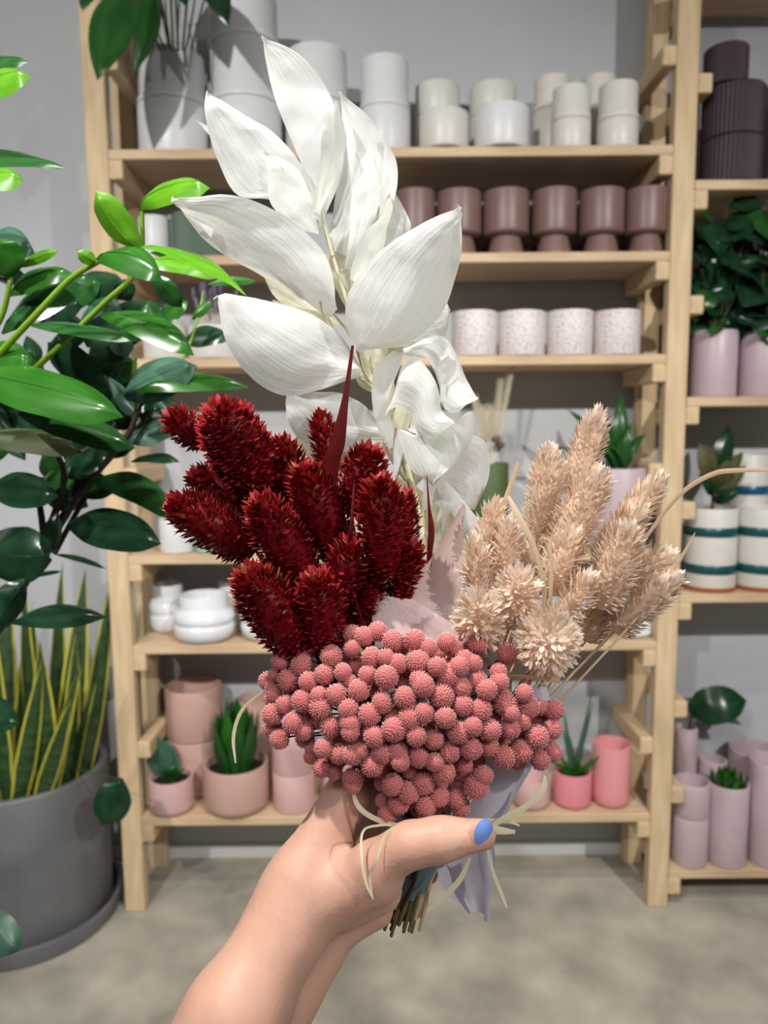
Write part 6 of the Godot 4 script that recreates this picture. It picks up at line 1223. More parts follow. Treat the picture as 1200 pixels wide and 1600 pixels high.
func peach_grass() -> void:
	rng.seed = 33
	var g := "peach coloured canary grass in the bouquet"
	var grip := V(0.0423,1.1783,-0.482)
	var cut := V(0.0112,1.1018,-0.4932)
	var heads := [
		[V(0.1409,1.3969,-0.5526), V(0.1577,1.4599,-0.5448), 0.0305, "tallest peach grass head, top of the right bunch"],
		[V(0.114,1.37,-0.5394), V(0.1197,1.4345,-0.5317), 0.0306, "peach grass head standing left of the tallest one"],
		[V(0.1227,1.3561,-0.5227), V(0.1498,1.4185,-0.5047), 0.0348, "broad peach grass head in front of the tallest one"],
		[V(0.1626,1.3602,-0.5382), V(0.1994,1.4129,-0.5292), 0.029, "peach grass head at the upper right pointing to the post"],
		[V(0.1534,1.3513,-0.5221), V(0.1802,1.3937,-0.5119), 0.0288, "peach grass head right of the broad one"],
		[V(0.1488,1.3253,-0.504), V(0.1632,1.383,-0.4855), 0.0346, "large peach grass head at the right of the bunch's middle"],
		[V(0.1732,1.3295,-0.5246), V(0.2014,1.3608,-0.5131), 0.0264, "pale peach grass head behind the outermost one"],
		[V(0.1622,1.3061,-0.5068), V(0.1988,1.3487,-0.4916), 0.0283, "outermost peach grass head at the lower right"],
		[V(0.1157,1.3333,-0.51), V(0.1289,1.3777,-0.495), 0.0291, "peach grass head in the middle, right of the pale blades"],
		[V(0.1183,1.3162,-0.4929), V(0.1357,1.3522,-0.4769), 0.0231, "small drooping peach grass head in the middle front"],
		[V(0.085,1.3415,-0.5159), V(0.0865,1.3854,-0.5059), 0.0198, "narrow upright peach grass head left of the pale blade"],
		[V(0.0701,1.3557,-0.5277), V(0.0801,1.3971,-0.5224), 0.0239, "peach grass head at the upper left beside the white leaves"],
		[V(0.0678,1.3226,-0.5087), V(0.0619,1.3732,-0.4995), 0.0247, "peach grass head directly right of the paper flap's point"],
		[V(0.0877,1.3182,-0.4982), V(0.085,1.3558,-0.4572), 0.0319, "peach grass head facing the viewer, above the lowest ones"],
		[V(0.0657,1.3054,-0.4916), V(0.0569,1.342,-0.4506), 0.0341, "round peach grass head behind the lilac paper, low left of its bunch"],
		[V(0.11,1.3013,-0.4861), V(0.099,1.3201,-0.443), 0.0444, "flower-like peach grass head facing the viewer, lowest of its bunch"],
		[V(0.1451,1.2952,-0.5207), V(0.16,1.3216,-0.5187), 0.0275, "shaded peach grass head behind the lowest ones"],
		[V(0.1081,1.3395,-0.5359), V(0.1094,1.377,-0.5402), 0.0283, "peach grass head buried in the middle of its bunch"],
	]
	for e in heads:
		grass("peach_dried_flower", e[0], e[1], e[2], false, e[3], g, grip, cut)
	var s: Material = M.straw
	blade_thing("long pale stalk arching out to the right picture edge", s, g, grip, [V(0.1617,1.3419,-0.511), V(0.1787,1.3701,-0.5042), V(0.2012,1.4011,-0.5027), V(0.2232,1.4152,-0.5043), V(0.2407,1.4181,-0.5047), V(0.2718,1.4175,-0.5096)], [0.001, 0.0014, 0.0016, 0.0018, 0.0016, 0.0009])
	blade_thing("short pale blade curving up beside the outermost peach head", s, g, grip, [V(0.1743,1.321,-0.4934), V(0.1923,1.3479,-0.4915), V(0.2032,1.3641,-0.4934), V(0.2103,1.3769,-0.4949)], [0.0006, 0.0016, 0.0012, 0.0004])
	blade_thing("pale flat blade with an upper fork in the peach bunch", s, g, grip, [V(0.1053,1.3085,-0.4769), V(0.103,1.3448,-0.469), V(0.0964,1.3721,-0.4692), V(0.0871,1.3906,-0.4713), V(0.0804,1.4046,-0.4759)], [0.001, 0.0018, 0.0016, 0.0022, 0.001])
	blade_thing("thin upright blade in front of the middle peach head", s, g, grip, [V(0.1104,1.3084,-0.4769), V(0.1075,1.3361,-0.47), V(0.1081,1.3612,-0.4709), V(0.1062,1.3785,-0.4729)], [0.0008, 0.0014, 0.0012, 0.0005])
	blade_thing("dry blade leaning right at the left of the peach bunch", s, g, grip, [V(0.0776,1.3428,-0.5211), V(0.0808,1.379,-0.5203), V(0.0874,1.4002,-0.5227), V(0.0962,1.424,-0.5255)], [0.001, 0.0024, 0.002, 0.0016])
	blade_thing("thin dry blade beside the peach head at the upper right", s, g, grip, [V(0.1586,1.3549,-0.5024), V(0.1682,1.3796,-0.5002), V(0.1802,1.4034,-0.503), V(0.1856,1.4199,-0.5049)], [0.0008, 0.0012, 0.0012, 0.0014])
	blade_thing("dry stick poking right under the lowest peach head", s, g, V(0.0595,1.2716,-0.4827), [V(0.0712,1.2852,-0.4742), V(0.086,1.2887,-0.4625), V(0.1012,1.2893,-0.4566), V(0.111,1.2887,-0.4545)], [0.0012, 0.0014, 0.0016, 0.0022])

func brunia() -> void:
	rng.seed = 44
	var t := thing("brunia_cluster", "cluster of dusty pink bristly brunia berries at the front of the bouquet", "dried flower", V(0.0361,1.1979,-0.4591))
	var o := t.position
	var kinds := [berry_mesh(1), berry_mesh(2), berry_mesh(3), berry_mesh(4)]
	# across, up and size of each berry in the cluster's own plane
	var spots := [[V(-0.0380,1.3168,-0.4725),0.0090], [V(-0.0216,1.3165,-0.4684),0.0062], [V(-0.0137,1.3159,-0.4633),0.0065], [V(-0.0049,1.3181,-0.4668),0.0066], [V(0.0052,1.3139,-0.4593),0.0073], [V(0.0184,1.3157,-0.4558),0.0068],
		[V(0.0390,1.3139,-0.4553),0.0064], [V(0.0436,1.3094,-0.4583),0.0061], [V(0.0591,1.3113,-0.4602),0.0061], [V(0.0782,1.3045,-0.4605),0.0073], [V(-0.0515,1.3050,-0.4712),0.0069], [V(-0.0345,1.3048,-0.4580),0.0073],
		[V(-0.0210,1.3089,-0.4607),0.0058], [V(0.0269,1.3109,-0.4539),0.0066], [V(-0.0631,1.3007,-0.4776),0.0048], [V(-0.0681,1.2989,-0.4679),0.0064], [V(-0.0542,1.2978,-0.4625),0.0073], [V(-0.0087,1.3052,-0.4533),0.0070],
		[V(0.0002,1.3063,-0.4496),0.0056], [V(0.0081,1.3029,-0.4473),0.0063], [V(0.0205,1.3039,-0.4473),0.0075], [V(0.0320,1.3025,-0.4417),0.0063], [V(0.0389,1.2962,-0.4436),0.0074], [V(0.0498,1.3036,-0.4512),0.0066],
		[V(0.0555,1.3020,-0.4490),0.0056], [V(0.0456,1.3018,-0.4435),0.0065], [V(-0.0628,1.2879,-0.4619),0.0073], [V(-0.0490,1.2901,-0.4526),0.0063], [V(-0.0386,1.2945,-0.4526),0.0066], [V(-0.0268,1.2965,-0.4506),0.0060],
		[V(-0.0727,1.2877,-0.4732),0.0047], [V(-0.0112,1.2962,-0.4460),0.0060], [V(0.0006,1.2968,-0.4398),0.0074], [V(0.0210,1.2944,-0.4405),0.0066], [V(0.0233,1.2924,-0.4363),0.0069], [V(0.0472,1.2891,-0.4423),0.0063],
		[V(0.0575,1.2919,-0.4465),0.0064], [V(0.0624,1.2881,-0.4399),0.0068], [V(0.0709,1.2913,-0.4454),0.0063], [V(0.0710,1.2963,-0.4496),0.0056], [V(-0.0163,1.2879,-0.4424),0.0070], [V(-0.0306,1.2854,-0.4416),0.0067],
		[V(-0.0222,1.2906,-0.4498),0.0047], [V(-0.0730,1.2778,-0.4648),0.0055], [V(-0.0523,1.2787,-0.4490),0.0072], [V(-0.0641,1.2749,-0.4531),0.0061], [V(-0.0415,1.2838,-0.4447),0.0056], [V(-0.0404,1.2764,-0.4433),0.0078],
		[V(-0.0727,1.2666,-0.4573),0.0071], [V(-0.0022,1.2819,-0.4363),0.0068], [V(0.0116,1.2858,-0.4348),0.0069], [V(0.0347,1.2852,-0.4377),0.0077], [V(0.0476,1.2792,-0.4375),0.0066], [V(0.0747,1.2767,-0.4467),0.0079],
		[V(0.0586,1.2760,-0.4384),0.0070], [V(0.0873,1.2824,-0.4487),0.0060], [V(0.0906,1.2723,-0.4517),0.0072], [V(0.1088,1.2668,-0.4606),0.0070], [V(0.1005,1.2682,-0.4617),0.0054], [V(0.0230,1.2771,-0.4313),0.0065],
		[V(0.0143,1.2739,-0.4317),0.0073], [V(0.0361,1.2746,-0.4297),0.0067], [V(-0.0101,1.2749,-0.4353),0.0073], [V(-0.0231,1.2777,-0.4374),0.0068], [V(-0.0217,1.2697,-0.4336),0.0062], [V(-0.0217,1.2652,-0.4318),0.0058],
		[V(-0.0343,1.2649,-0.4411),0.0071], [V(0.0033,1.2720,-0.4401),0.0052], [V(-0.0583,1.2653,-0.4462),0.0068], [V(-0.0517,1.2598,-0.4474),0.0064], [V(0.0048,1.2677,-0.4295),0.0076], [V(-0.0071,1.2633,-0.4292),0.0067],
		[V(0.0642,1.2640,-0.4361),0.0070], [V(0.0776,1.2613,-0.4439),0.0067], [V(0.0857,1.2644,-0.4481),0.0057], [V(0.0527,1.2682,-0.4313),0.0062], [V(0.0447,1.2641,-0.4331),0.0073], [V(0.0955,1.2545,-0.4470),0.0079],
		[V(0.1072,1.2555,-0.4569),0.0067], [V(0.0182,1.2638,-0.4284),0.0065], [V(0.0292,1.2596,-0.4327),0.0062], [V(0.0391,1.2505,-0.4351),0.0070], [V(0.0524,1.2530,-0.4344),0.0070], [V(0.0645,1.2508,-0.4409),0.0062],
		[V(0.0777,1.2723,-0.4421),0.0056], [V(-0.0387,1.2524,-0.4377),0.0063], [V(-0.0290,1.2485,-0.4382),0.0065], [V(-0.0206,1.2503,-0.4322),0.0064], [V(-0.0161,1.2534,-0.4318),0.0055], [V(-0.0028,1.2516,-0.4310),0.0066],
		[V(0.0072,1.2528,-0.4312),0.0064], [V(-0.0087,1.2439,-0.4315),0.0070], [V(0.0087,1.2475,-0.4283),0.0058], [V(0.0202,1.2483,-0.4331),0.0066], [V(0.0295,1.2463,-0.4305),0.0058], [V(-0.0403,1.2361,-0.4458),0.0064],
		[V(-0.0472,1.2461,-0.4518),0.0048], [V(-0.0680,1.2523,-0.4524),0.0067], [V(0.0854,1.2459,-0.4454),0.0072], [V(0.0737,1.2438,-0.4417),0.0075], [V(0.1069,1.2403,-0.4565),0.0066], [V(0.0988,1.2366,-0.4529),0.0069],
		[V(0.0356,1.2378,-0.4343),0.0070], [V(0.0490,1.2391,-0.4415),0.0052], [V(0.0232,1.2297,-0.4376),0.0074], [V(0.0037,1.2297,-0.4356),0.0070], [V(0.0138,1.2242,-0.4364),0.0071], [V(0.0149,1.2359,-0.4397),0.0047],
		[V(0.0564,1.2260,-0.4391),0.0079], [V(0.0606,1.2334,-0.4384),0.0063], [V(-0.0209,1.2308,-0.4417),0.0068], [V(-0.0213,1.2271,-0.4401),0.0056], [V(0.0327,1.2193,-0.4393),0.0067], [V(0.0245,1.2145,-0.4376),0.0071],
		[V(0.0076,1.2143,-0.4399),0.0066], [V(-0.0028,1.2130,-0.4467),0.0046], [V(0.0002,1.2063,-0.4416),0.0060], [V(0.0440,1.2166,-0.4419),0.0064], [V(0.0469,1.2095,-0.4449),0.0065], [V(0.0254,1.2019,-0.4473),0.0054],
		[V(-0.0332,1.2326,-0.4473),0.0053], [V(-0.0755,1.2554,-0.4624),0.0055], [V(-0.0481,1.2408,-0.4513),0.0048], [V(0.0356,1.3014,-0.4666),0.0047], [V(0.0105,1.2870,-0.4564),0.0046], [V(-0.0069,1.2820,-0.4559),0.0050],
		[V(0.0271,1.2614,-0.4440),0.0052], [V(-0.0438,1.2622,-0.4564),0.0050], [V(-0.0141,1.2551,-0.4512),0.0050], [V(-0.0266,1.2475,-0.4562),0.0050], [V(0.0134,1.2483,-0.4455),0.0049], [V(0.0697,1.2649,-0.4562),0.0054],
		[V(0.0984,1.2580,-0.4679),0.0055], [V(0.0590,1.2355,-0.4527),0.0050], [V(0.0345,1.2214,-0.4520),0.0054], [V(0.0203,1.2326,-0.4482),0.0049], [V(-0.0039,1.2319,-0.4500),0.0046], [V(-0.0631,1.2761,-0.4731),0.0052],
		[V(0.0109,1.3061,-0.4700),0.0051], [V(-0.0288,1.3070,-0.4805),0.0048], [V(-0.0481,1.2780,-0.4678),0.0051], [V(0.0444,1.2439,-0.4468),0.0049], [V(0.0848,1.2479,-0.4613),0.0055], [V(0.0738,1.2437,-0.4586),0.0047],
		[V(0.0625,1.2439,-0.4542),0.0064], [V(0.0096,1.2711,-0.4488),0.0063], [V(0.0199,1.2358,-0.4492),0.0063], [V(-0.0699,1.2486,-0.4706),0.0066], [V(0.0847,1.2575,-0.4617),0.0065], [V(-0.0162,1.2356,-0.4525),0.0064],
		[V(0.0747,1.2591,-0.4580),0.0064], [V(0.0174,1.2745,-0.4495),0.0063], [V(-0.0287,1.3009,-0.4752),0.0066], [V(-0.0752,1.2762,-0.4798),0.0067], [V(-0.0300,1.2939,-0.4690),0.0065], [V(0.0889,1.2666,-0.4650),0.0065],
		[V(-0.0794,1.2796,-0.4842),0.0067], [V(0.0052,1.2961,-0.4624),0.0064], [V(0.0307,1.2334,-0.4501),0.0063], [V(0.0274,1.3023,-0.4686),0.0065], [V(-0.0339,1.3086,-0.4865),0.0067], [V(-0.0418,1.3033,-0.4834),0.0067],
		[V(-0.0141,1.2602,-0.4507),0.0063], [V(0.0977,1.2504,-0.4669),0.0065], [V(0.0225,1.3034,-0.4694),0.0065], [V(0.0386,1.2134,-0.4559),0.0064], [V(-0.0505,1.2597,-0.4623),0.0065], [V(0.0547,1.2230,-0.4557),0.0064],
		[V(0.0517,1.3055,-0.4768),0.0066], [V(0.0779,1.2471,-0.4588),0.0064], [V(0.0245,1.2289,-0.4507),0.0063], [V(0.0412,1.2498,-0.4493),0.0063], [V(-0.0528,1.2482,-0.4627),0.0065], [V(-0.0184,1.2950,-0.4661),0.0065],
		[V(0.0401,1.2957,-0.4638),0.0064], [V(-0.0504,1.2887,-0.4737),0.0066], [V(0.0578,1.2508,-0.4526),0.0063], [V(-0.0022,1.2359,-0.4503),0.0063], [V(0.0087,1.2127,-0.4552),0.0064], [V(0.0171,1.2103,-0.4558),0.0064],
		[V(0.0426,1.2346,-0.4512),0.0063], [V(0.1056,1.2554,-0.4710),0.0066], [V(-0.0473,1.2655,-0.4618),0.0064], [V(0.0288,1.2695,-0.4488),0.0063], [V(-0.0235,1.3003,-0.4728),0.0065], [V(-0.0550,1.2606,-0.4644),0.0065],
		[V(-0.0534,1.2755,-0.4676),0.0065], [V(0.0400,1.3047,-0.4729),0.0065], [V(0.0899,1.2520,-0.4635),0.0065], [V(0.0778,1.2417,-0.4590),0.0064], [V(0.0053,1.3018,-0.4681),0.0065], [V(-0.0365,1.3020,-0.4796),0.0066],
		[V(0.0168,1.2635,-0.4476),0.0063], [V(-0.0025,1.2966,-0.4639),0.0064], [V(0.0431,1.2623,-0.4498),0.0063], [V(0.0442,1.2816,-0.4551),0.0063], [V(0.0283,1.2983,-0.4645),0.0064], [V(0.0815,1.2600,-0.4607),0.0064],
		[V(-0.0687,1.2901,-0.4849),0.0067], [V(-0.0285,1.2548,-0.4541),0.0064], [V(-0.0411,1.2741,-0.4616),0.0064], [V(0.0690,1.2799,-0.4615),0.0064], [V(0.0538,1.2296,-0.4541),0.0064], [V(0.0683,1.2476,-0.4556),0.0064],
		[V(0.1084,1.2369,-0.4718),0.0066], [V(0.0819,1.2445,-0.4603),0.0065], [V(0.0496,1.2289,-0.4535),0.0064], [V(-0.0111,1.2963,-0.4654),0.0064], [V(-0.0451,1.2872,-0.4702),0.0065], [V(0.0344,1.2929,-0.4605),0.0064],
		[V(-0.0592,1.2720,-0.4692),0.0065], [V(0.0084,1.2678,-0.4483),0.0063], [V(0.0020,1.2944,-0.4614),0.0064], [V(-0.0245,1.2644,-0.4536),0.0063], [V(0.0862,1.2318,-0.4630),0.0065], [V(0.0208,1.2486,-0.4476),0.0063],
		[V(-0.0471,1.2843,-0.4692),0.0065], [V(-0.0515,1.2807,-0.4692),0.0065], [V(0.0164,1.2267,-0.4511),0.0064], [V(0.0448,1.2196,-0.4549),0.0064], [V(0.0738,1.2492,-0.4574),0.0064], [V(-0.0324,1.2474,-0.4553),0.0064],
		[V(-0.0328,1.2345,-0.4567),0.0064], [V(0.0005,1.2426,-0.4490),0.0063], [V(-0.0712,1.2828,-0.4811),0.0067], [V(0.0248,1.3000,-0.4659),0.0064], [V(0.0132,1.2953,-0.4613),0.0064], [V(-0.0578,1.2807,-0.4724),0.0066],
		[V(0.0257,1.2419,-0.4484),0.0063], [V(0.0105,1.2421,-0.4483),0.0063], [V(-0.0175,1.2407,-0.4521),0.0063], [V(0.0254,1.2114,-0.4556),0.0064], [V(-0.0111,1.2435,-0.4505),0.0063], [V(0.0754,1.2754,-0.4620),0.0064],
		[V(0.0496,1.3029,-0.4731),0.0065], [V(-0.0193,1.2508,-0.4517),0.0063], [V(0.0032,1.2504,-0.4480),0.0063], [V(0.1040,1.2374,-0.4698),0.0066], [V(-0.0015,1.2224,-0.4532),0.0064], [V(-0.0401,1.2389,-0.4584),0.0064],
		[V(0.0457,1.2304,-0.4525),0.0064], [V(-0.0749,1.2695,-0.4768),0.0066], [V(-0.0582,1.2975,-0.4855),0.0067], [V(-0.0676,1.2844,-0.4801),0.0067], [V(0.0403,1.2597,-0.4491),0.0063], [V(0.0337,1.2049,-0.4583),0.0065],
		[V(-0.0438,1.2828,-0.4668),0.0065], [V(-0.0225,1.2476,-0.4526),0.0063], [V(0.0215,1.2020,-0.4588),0.0065]]
	var stalks := Mesher.new()
	for k in spots.size():
		var p: Vector3 = spots[k][0]
		var r: float = spots[k][1]
		var b := part(t, "berry", kinds[k % 4], M.berry)
		b.position = p - o
		b.basis = Basis.from_euler(V(rng.randf() * TAU, rng.randf() * TAU, rng.randf() * TAU)).scaled(Vector3.ONE * r)
		var root := V(-0.005, 0.03, 0.0)
		tube_into(stalks, [V(0, -0.01, 0), root.lerp(p - o, 0.5) + V(0, -0.004, -0.035), root.lerp(p - o, 0.85) + V(0, -0.002, -0.018), p - o], [0.0008, 0.0007, 0.0007], 4, 2)
	var s := part(t, "stalks", stalks.commit(), M.berry_stalk)
	s.set_meta("kind", "stuff")
	part(t, "stem", tube([V(0, -0.01, 0), V(0.0251,1.1615,-0.475) - o, V(0.0103,1.1041,-0.4935) - o], [0.002, 0.0025, 0.0025], 6, 4), M.berry_stalk)

func berry_mesh(sd: int) -> ArrayMesh:
	# a ball of radius 1 covered with short pale bristles
	rng.seed = sd * 100
	var mb := Mesher.new()
	var rows := 9
	var cols := 16
	var squash := rng.randf_range(0.94, 1.08)
	var core := Color(0.54, 0.145, 0.135)
	for a in rows + 1:
		var th := PI * a / rows
		for j in cols + 1:
			var e := TAU * j / cols
			mb.v.append(V(sin(th) * cos(e), cos(th) * squash, sin(th) * sin(e)) * 0.90)
			mb.n.append(V(sin(th) * cos(e), cos(th), sin(th) * sin(e)))
			mb.c.append(core)
	for a in rows:
		for j in cols:
			var q := a * (cols + 1) + j
			mb.i.append_array([q, q + cols + 1, q + 1, q + 1, q + cols + 1, q + cols + 2])
	var count := 230
	for k in count:
		var y := 1.0 - 2.0 * (k + 0.5) / count
		var q := sqrt(1 - y * y)
		var a := k * 2.39996 + rng.randf_range(-0.1, 0.1)
		var d := V(cos(a) * q, y * squash, sin(a) * q)
		var u := d.cross(V(0.3, 1, 0.2)).normalized()
		var w := d.cross(u)
		var tip := d * rng.randf_range(1.02, 1.13) + (u * rng.randf_range(-1, 1) + w * rng.randf_range(-1, 1)) * 0.03
		var at := mb.v.size()
		var tone := Color(0.68, 0.21, 0.195) * rng.randf_range(0.85, 1.15)
		tone.a = 1
		var end := Color(0.86, 0.56, 0.54)
		var fat := 0.072
		for j in 4:
			var e := TAU * j / 4
			var s := u * cos(e) + w * sin(e)
			mb.v.append(d * 0.90 + s * fat)
			mb.n.append((d * 0.6 + s * 0.8).normalized())
			mb.c.append(tone)
		mb.v.append(tip)
		mb.n.append(d)
		mb.c.append(end)
		for j in 4:
			mb.i.append_array([at + j, at + 4, at + (j + 1) % 4])
	return mb.commit()

func wrapping() -> void:
	rng.seed = 5
	var t := thing("wrapping_paper", "dusty mauve wrapping paper folded up in pointed flaps between the flowers", "paper", V(0.0328,1.1815,-0.4723))
	var o := t.position
	# the tall flap behind, and the front flap folded across it
	part(t, "flap", sheet(local([V(0.0161,1.2505,-0.4803),V(0.0132,1.2908,-0.4937),V(0.0156,1.3299,-0.5071),V(0.0362,1.3611,-0.5195),V(0.0565,1.3922,-0.5319)], o), local([V(0.0586,1.2453,-0.4917),V(0.0576,1.2778,-0.5038),V(0.0551,1.3047,-0.5152),V(0.0577,1.3463,-0.5283),V(0.0585,1.3911,-0.5418)], o), -.003, 0, 0, 24, 10, .002), M.paper)
	part(t, "flap", sheet(local([V(0.0029,1.2482,-0.4649),V(-0.0044,1.2828,-0.4779),V(-0.0077,1.3101,-0.4902),V(-0.0107,1.3353,-0.5021)], o), local([V(0.0973,1.2518,-0.4754),V(0.0776,1.284,-0.4825),V(0.0523,1.3116,-0.489),V(0.0192,1.3323,-0.4947)], o), .004, 0, 0, 24, 10, .002), M.paper)
	part(t, "cone", sheet(local([V(0.0216,1.1673,-0.4656),V(0.0027,1.2084,-0.4737),V(-0.0056,1.2543,-0.4824),V(-0.0008,1.3008,-0.4911)], o), local([V(0.0373,1.1614,-0.475),V(0.0622,1.203,-0.4831),V(0.0829,1.2408,-0.4909),V(0.0882,1.2749,-0.4982)], o), -.02, 0, .001, 20, 12), M.paper)
	var s := thing("tissue_paper", "crumpled pale lavender tissue paper around the stems under the berries", "paper", V(0.0378,1.1717,-0.4812))
	var q := s.position
	part(s, "sheet", sheet(local([V(0.0373,1.1614,-0.475),V(0.0572,1.1966,-0.4778),V(0.0682,1.2274,-0.4801),V(0.0856,1.2537,-0.4819),V(0.0985,1.2756,-0.4832)], q), local([V(0.0694,1.1687,-0.4859),V(0.0872,1.1869,-0.4867),V(0.1073,1.2271,-0.4901),V(0.1148,1.2583,-0.4925),V(0.1072,1.2742,-0.4931)], q), .012, 0, .003, 24, 12), M.tissue)
	part(s, "sheet", sheet(local([V(0.0381,1.1646,-0.4854),V(0.0339,1.1484,-0.4886),V(0.0408,1.1229,-0.4907),V(0.0594,1.1014,-0.4932)], q), local([V(0.0745,1.1615,-0.4901),V(0.076,1.1406,-0.4927),V(0.0733,1.1195,-0.4953),V(0.0706,1.0989,-0.4979)], q), -.01, .004, .003, 24, 10), M.tissue)
	part(s, "sheet", sheet(local([V(0.0614,1.1634,-0.4752),V(0.0651,1.1398,-0.4792),V(0.0685,1.1179,-0.4834),V(0.0684,1.101,-0.4881)], q), local([V(0.0722,1.1605,-0.4799),V(0.0745,1.1377,-0.4823),V(0.0724,1.1213,-0.4854),V(0.0729,1.1009,-0.4881)], q), .004, .002, .001, 16, 6), M.tissue)
	part(s, "sheet", sheet(local([V(-0.0021,1.1532,-0.4891),V(-0.0131,1.1846,-0.4928),V(-0.0196,1.2115,-0.4959),V(-0.0148,1.2428,-0.4995)], q), local([V(0.0249,1.153,-0.4891),V(0.0252,1.1888,-0.4932),V(0.0209,1.2112,-0.4958),V(0.0167,1.2425,-0.4995)], q), .012, 0, .003, 20, 10), M.tissue)
	var tp := thing("stem_tape", "grey blue tape wound round the stems under the thumb", "tape", V(0.0228,1.1411,-0.4928))
	part(tp, "winding", tube([V(0.0299,1.1628,-0.4822) - tp.position, V(0.0226,1.144,-0.4881) - tp.position, V(0.016,1.1235,-0.4937) - tp.position], [0.012, 0.0125, 0.012], 20, 6), M.tape)
	var b := thing("stem_bundle", "bundle of cut greenish brown stem ends below the hand", "stems", V(0.0159,1.1276,-0.4912))
	for k in 26:
		var a := k * 2.39996
		var w := sqrt((k + 0.5) / 26.0)
		var top := V(0.0195,1.1384,-0.4894) + V(cos(a) * 0.011 * w, 0, sin(a) * 0.011 * w)
		var end := V(0.0085,1.0968,-0.4947) + V(cos(a) * 0.014 * w, rng.randf_range(-0.007, 0.006), sin(a) * 0.012 * w)
		part(b, "stem", tube([top - b.position, end - b.position], [0.0014, 0.0013], 6), M.cutstem)
	var f := thing("raffia_tie", "cream raffia ribbon tied round the stems with loose ends", "ribbon", V(0.0349,1.1976,-0.4439))
	var ro := f.position
	var strands := [
		[[V(-0.0229,1.2261,-0.4523),V(-0.0178,1.2112,-0.4435),V(-0.0017,1.2042,-0.4366),V(0.0184,1.1992,-0.4391),V(0.0394,1.1941,-0.4486)], .0016],
		[[V(0.039,1.1976,-0.4439),V(0.0141,1.2053,-0.4307),V(0.0006,1.2069,-0.4209),V(-0.0056,1.1963,-0.4116),V(-0.0102,1.185,-0.4103),V(-0.0088,1.1729,-0.4089)], .0010],
		[[V(0.0143,1.2029,-0.4365),V(-0.0056,1.2076,-0.427),V(-0.0145,1.206,-0.4228),V(-0.0151,1.1952,-0.4135),V(-0.0125,1.1813,-0.4098),V(-0.0084,1.1718,-0.4087)], .0008],
		[[V(0.0633,1.1953,-0.4437),V(0.0756,1.2021,-0.4445),V(0.0903,1.209,-0.4473),V(0.1004,1.2168,-0.4512),V(0.1028,1.2248,-0.4551)], .0022],
		[[V(0.055,1.1985,-0.442),V(0.0691,1.1956,-0.4417),V(0.0816,1.1931,-0.4434)], .0026],
		[[V(0.0541,1.1714,-0.451),V(0.0468,1.1583,-0.4474),V(0.0351,1.146,-0.446),V(0.0259,1.1383,-0.4451)], .0020],
		[[V(0.0633,1.1859,-0.4486),V(0.0683,1.1642,-0.4481),V(0.0747,1.1465,-0.4481),V(0.0775,1.139,-0.4472)], .0011],
		[[V(0.0398,1.193,-0.4535),V(0.0558,1.198,-0.449),V(0.0764,1.1974,-0.4489),V(0.0854,1.1945,-0.4486)], .0012],
		[[V(-0.0783,1.2835,-0.4539),V(-0.0914,1.2715,-0.4525),V(-0.0969,1.2553,-0.4506),V(-0.0958,1.2383,-0.4486)], .0011],
	]
	for e in strands:
		var pts: Array = local(e[0], ro)
		var wd: float = e[1]
		part(f, "strand", ribbon(pts, wd), M.raffia)

func ribbon(path: Array, half: float) -> ArrayMesh:
	var l := []
	var r := []
	for k in path.size():
		var d: Vector3 = (path[mini(k + 1, path.size() - 1)] - path[maxi(k - 1, 0)]).normalized()
		var side := d.cross(V(0.25, 0.1, 1)).normalized()
		var w := half * (0.45 if k == 0 or k == path.size() - 1 else 1.0)
		l.append(path[k] - side * w)
		r.append(path[k] + side * w)
	return sheet(l, r, 0.0, half * 0.5, 0.0, path.size() * 5, 3)

# ---------------------------------------------------------------- the hand

var bone_a := []
var bone_b := []
var bone_ra := []
var bone_rb := []
const CELL := 0.0031

func bone(a: Vector3, ra: float, b: Vector3, rb: float) -> void:
	bone_a.append(a)
	bone_b.append(b)
	bone_ra.append(ra)
	bone_rb.append(rb)

func body_field(p: Vector3) -> float:
	# smooth union of tapered capsules
	var sum := 0.0
	for k in bone_a.size():
		var a: Vector3 = bone_a[k]
		var ba: Vector3 = bone_b[k] - a
		var h := clampf((p - a).dot(ba) / ba.length_squared(), 0.0, 1.0)
		var d: float = (p - a - ba * h).length() - lerpf(bone_ra[k], bone_rb[k], h)
		if d < 0.05:
			sum += exp(-d * 230.0)
	return -log(maxf(sum, 1e-12)) / 230.0

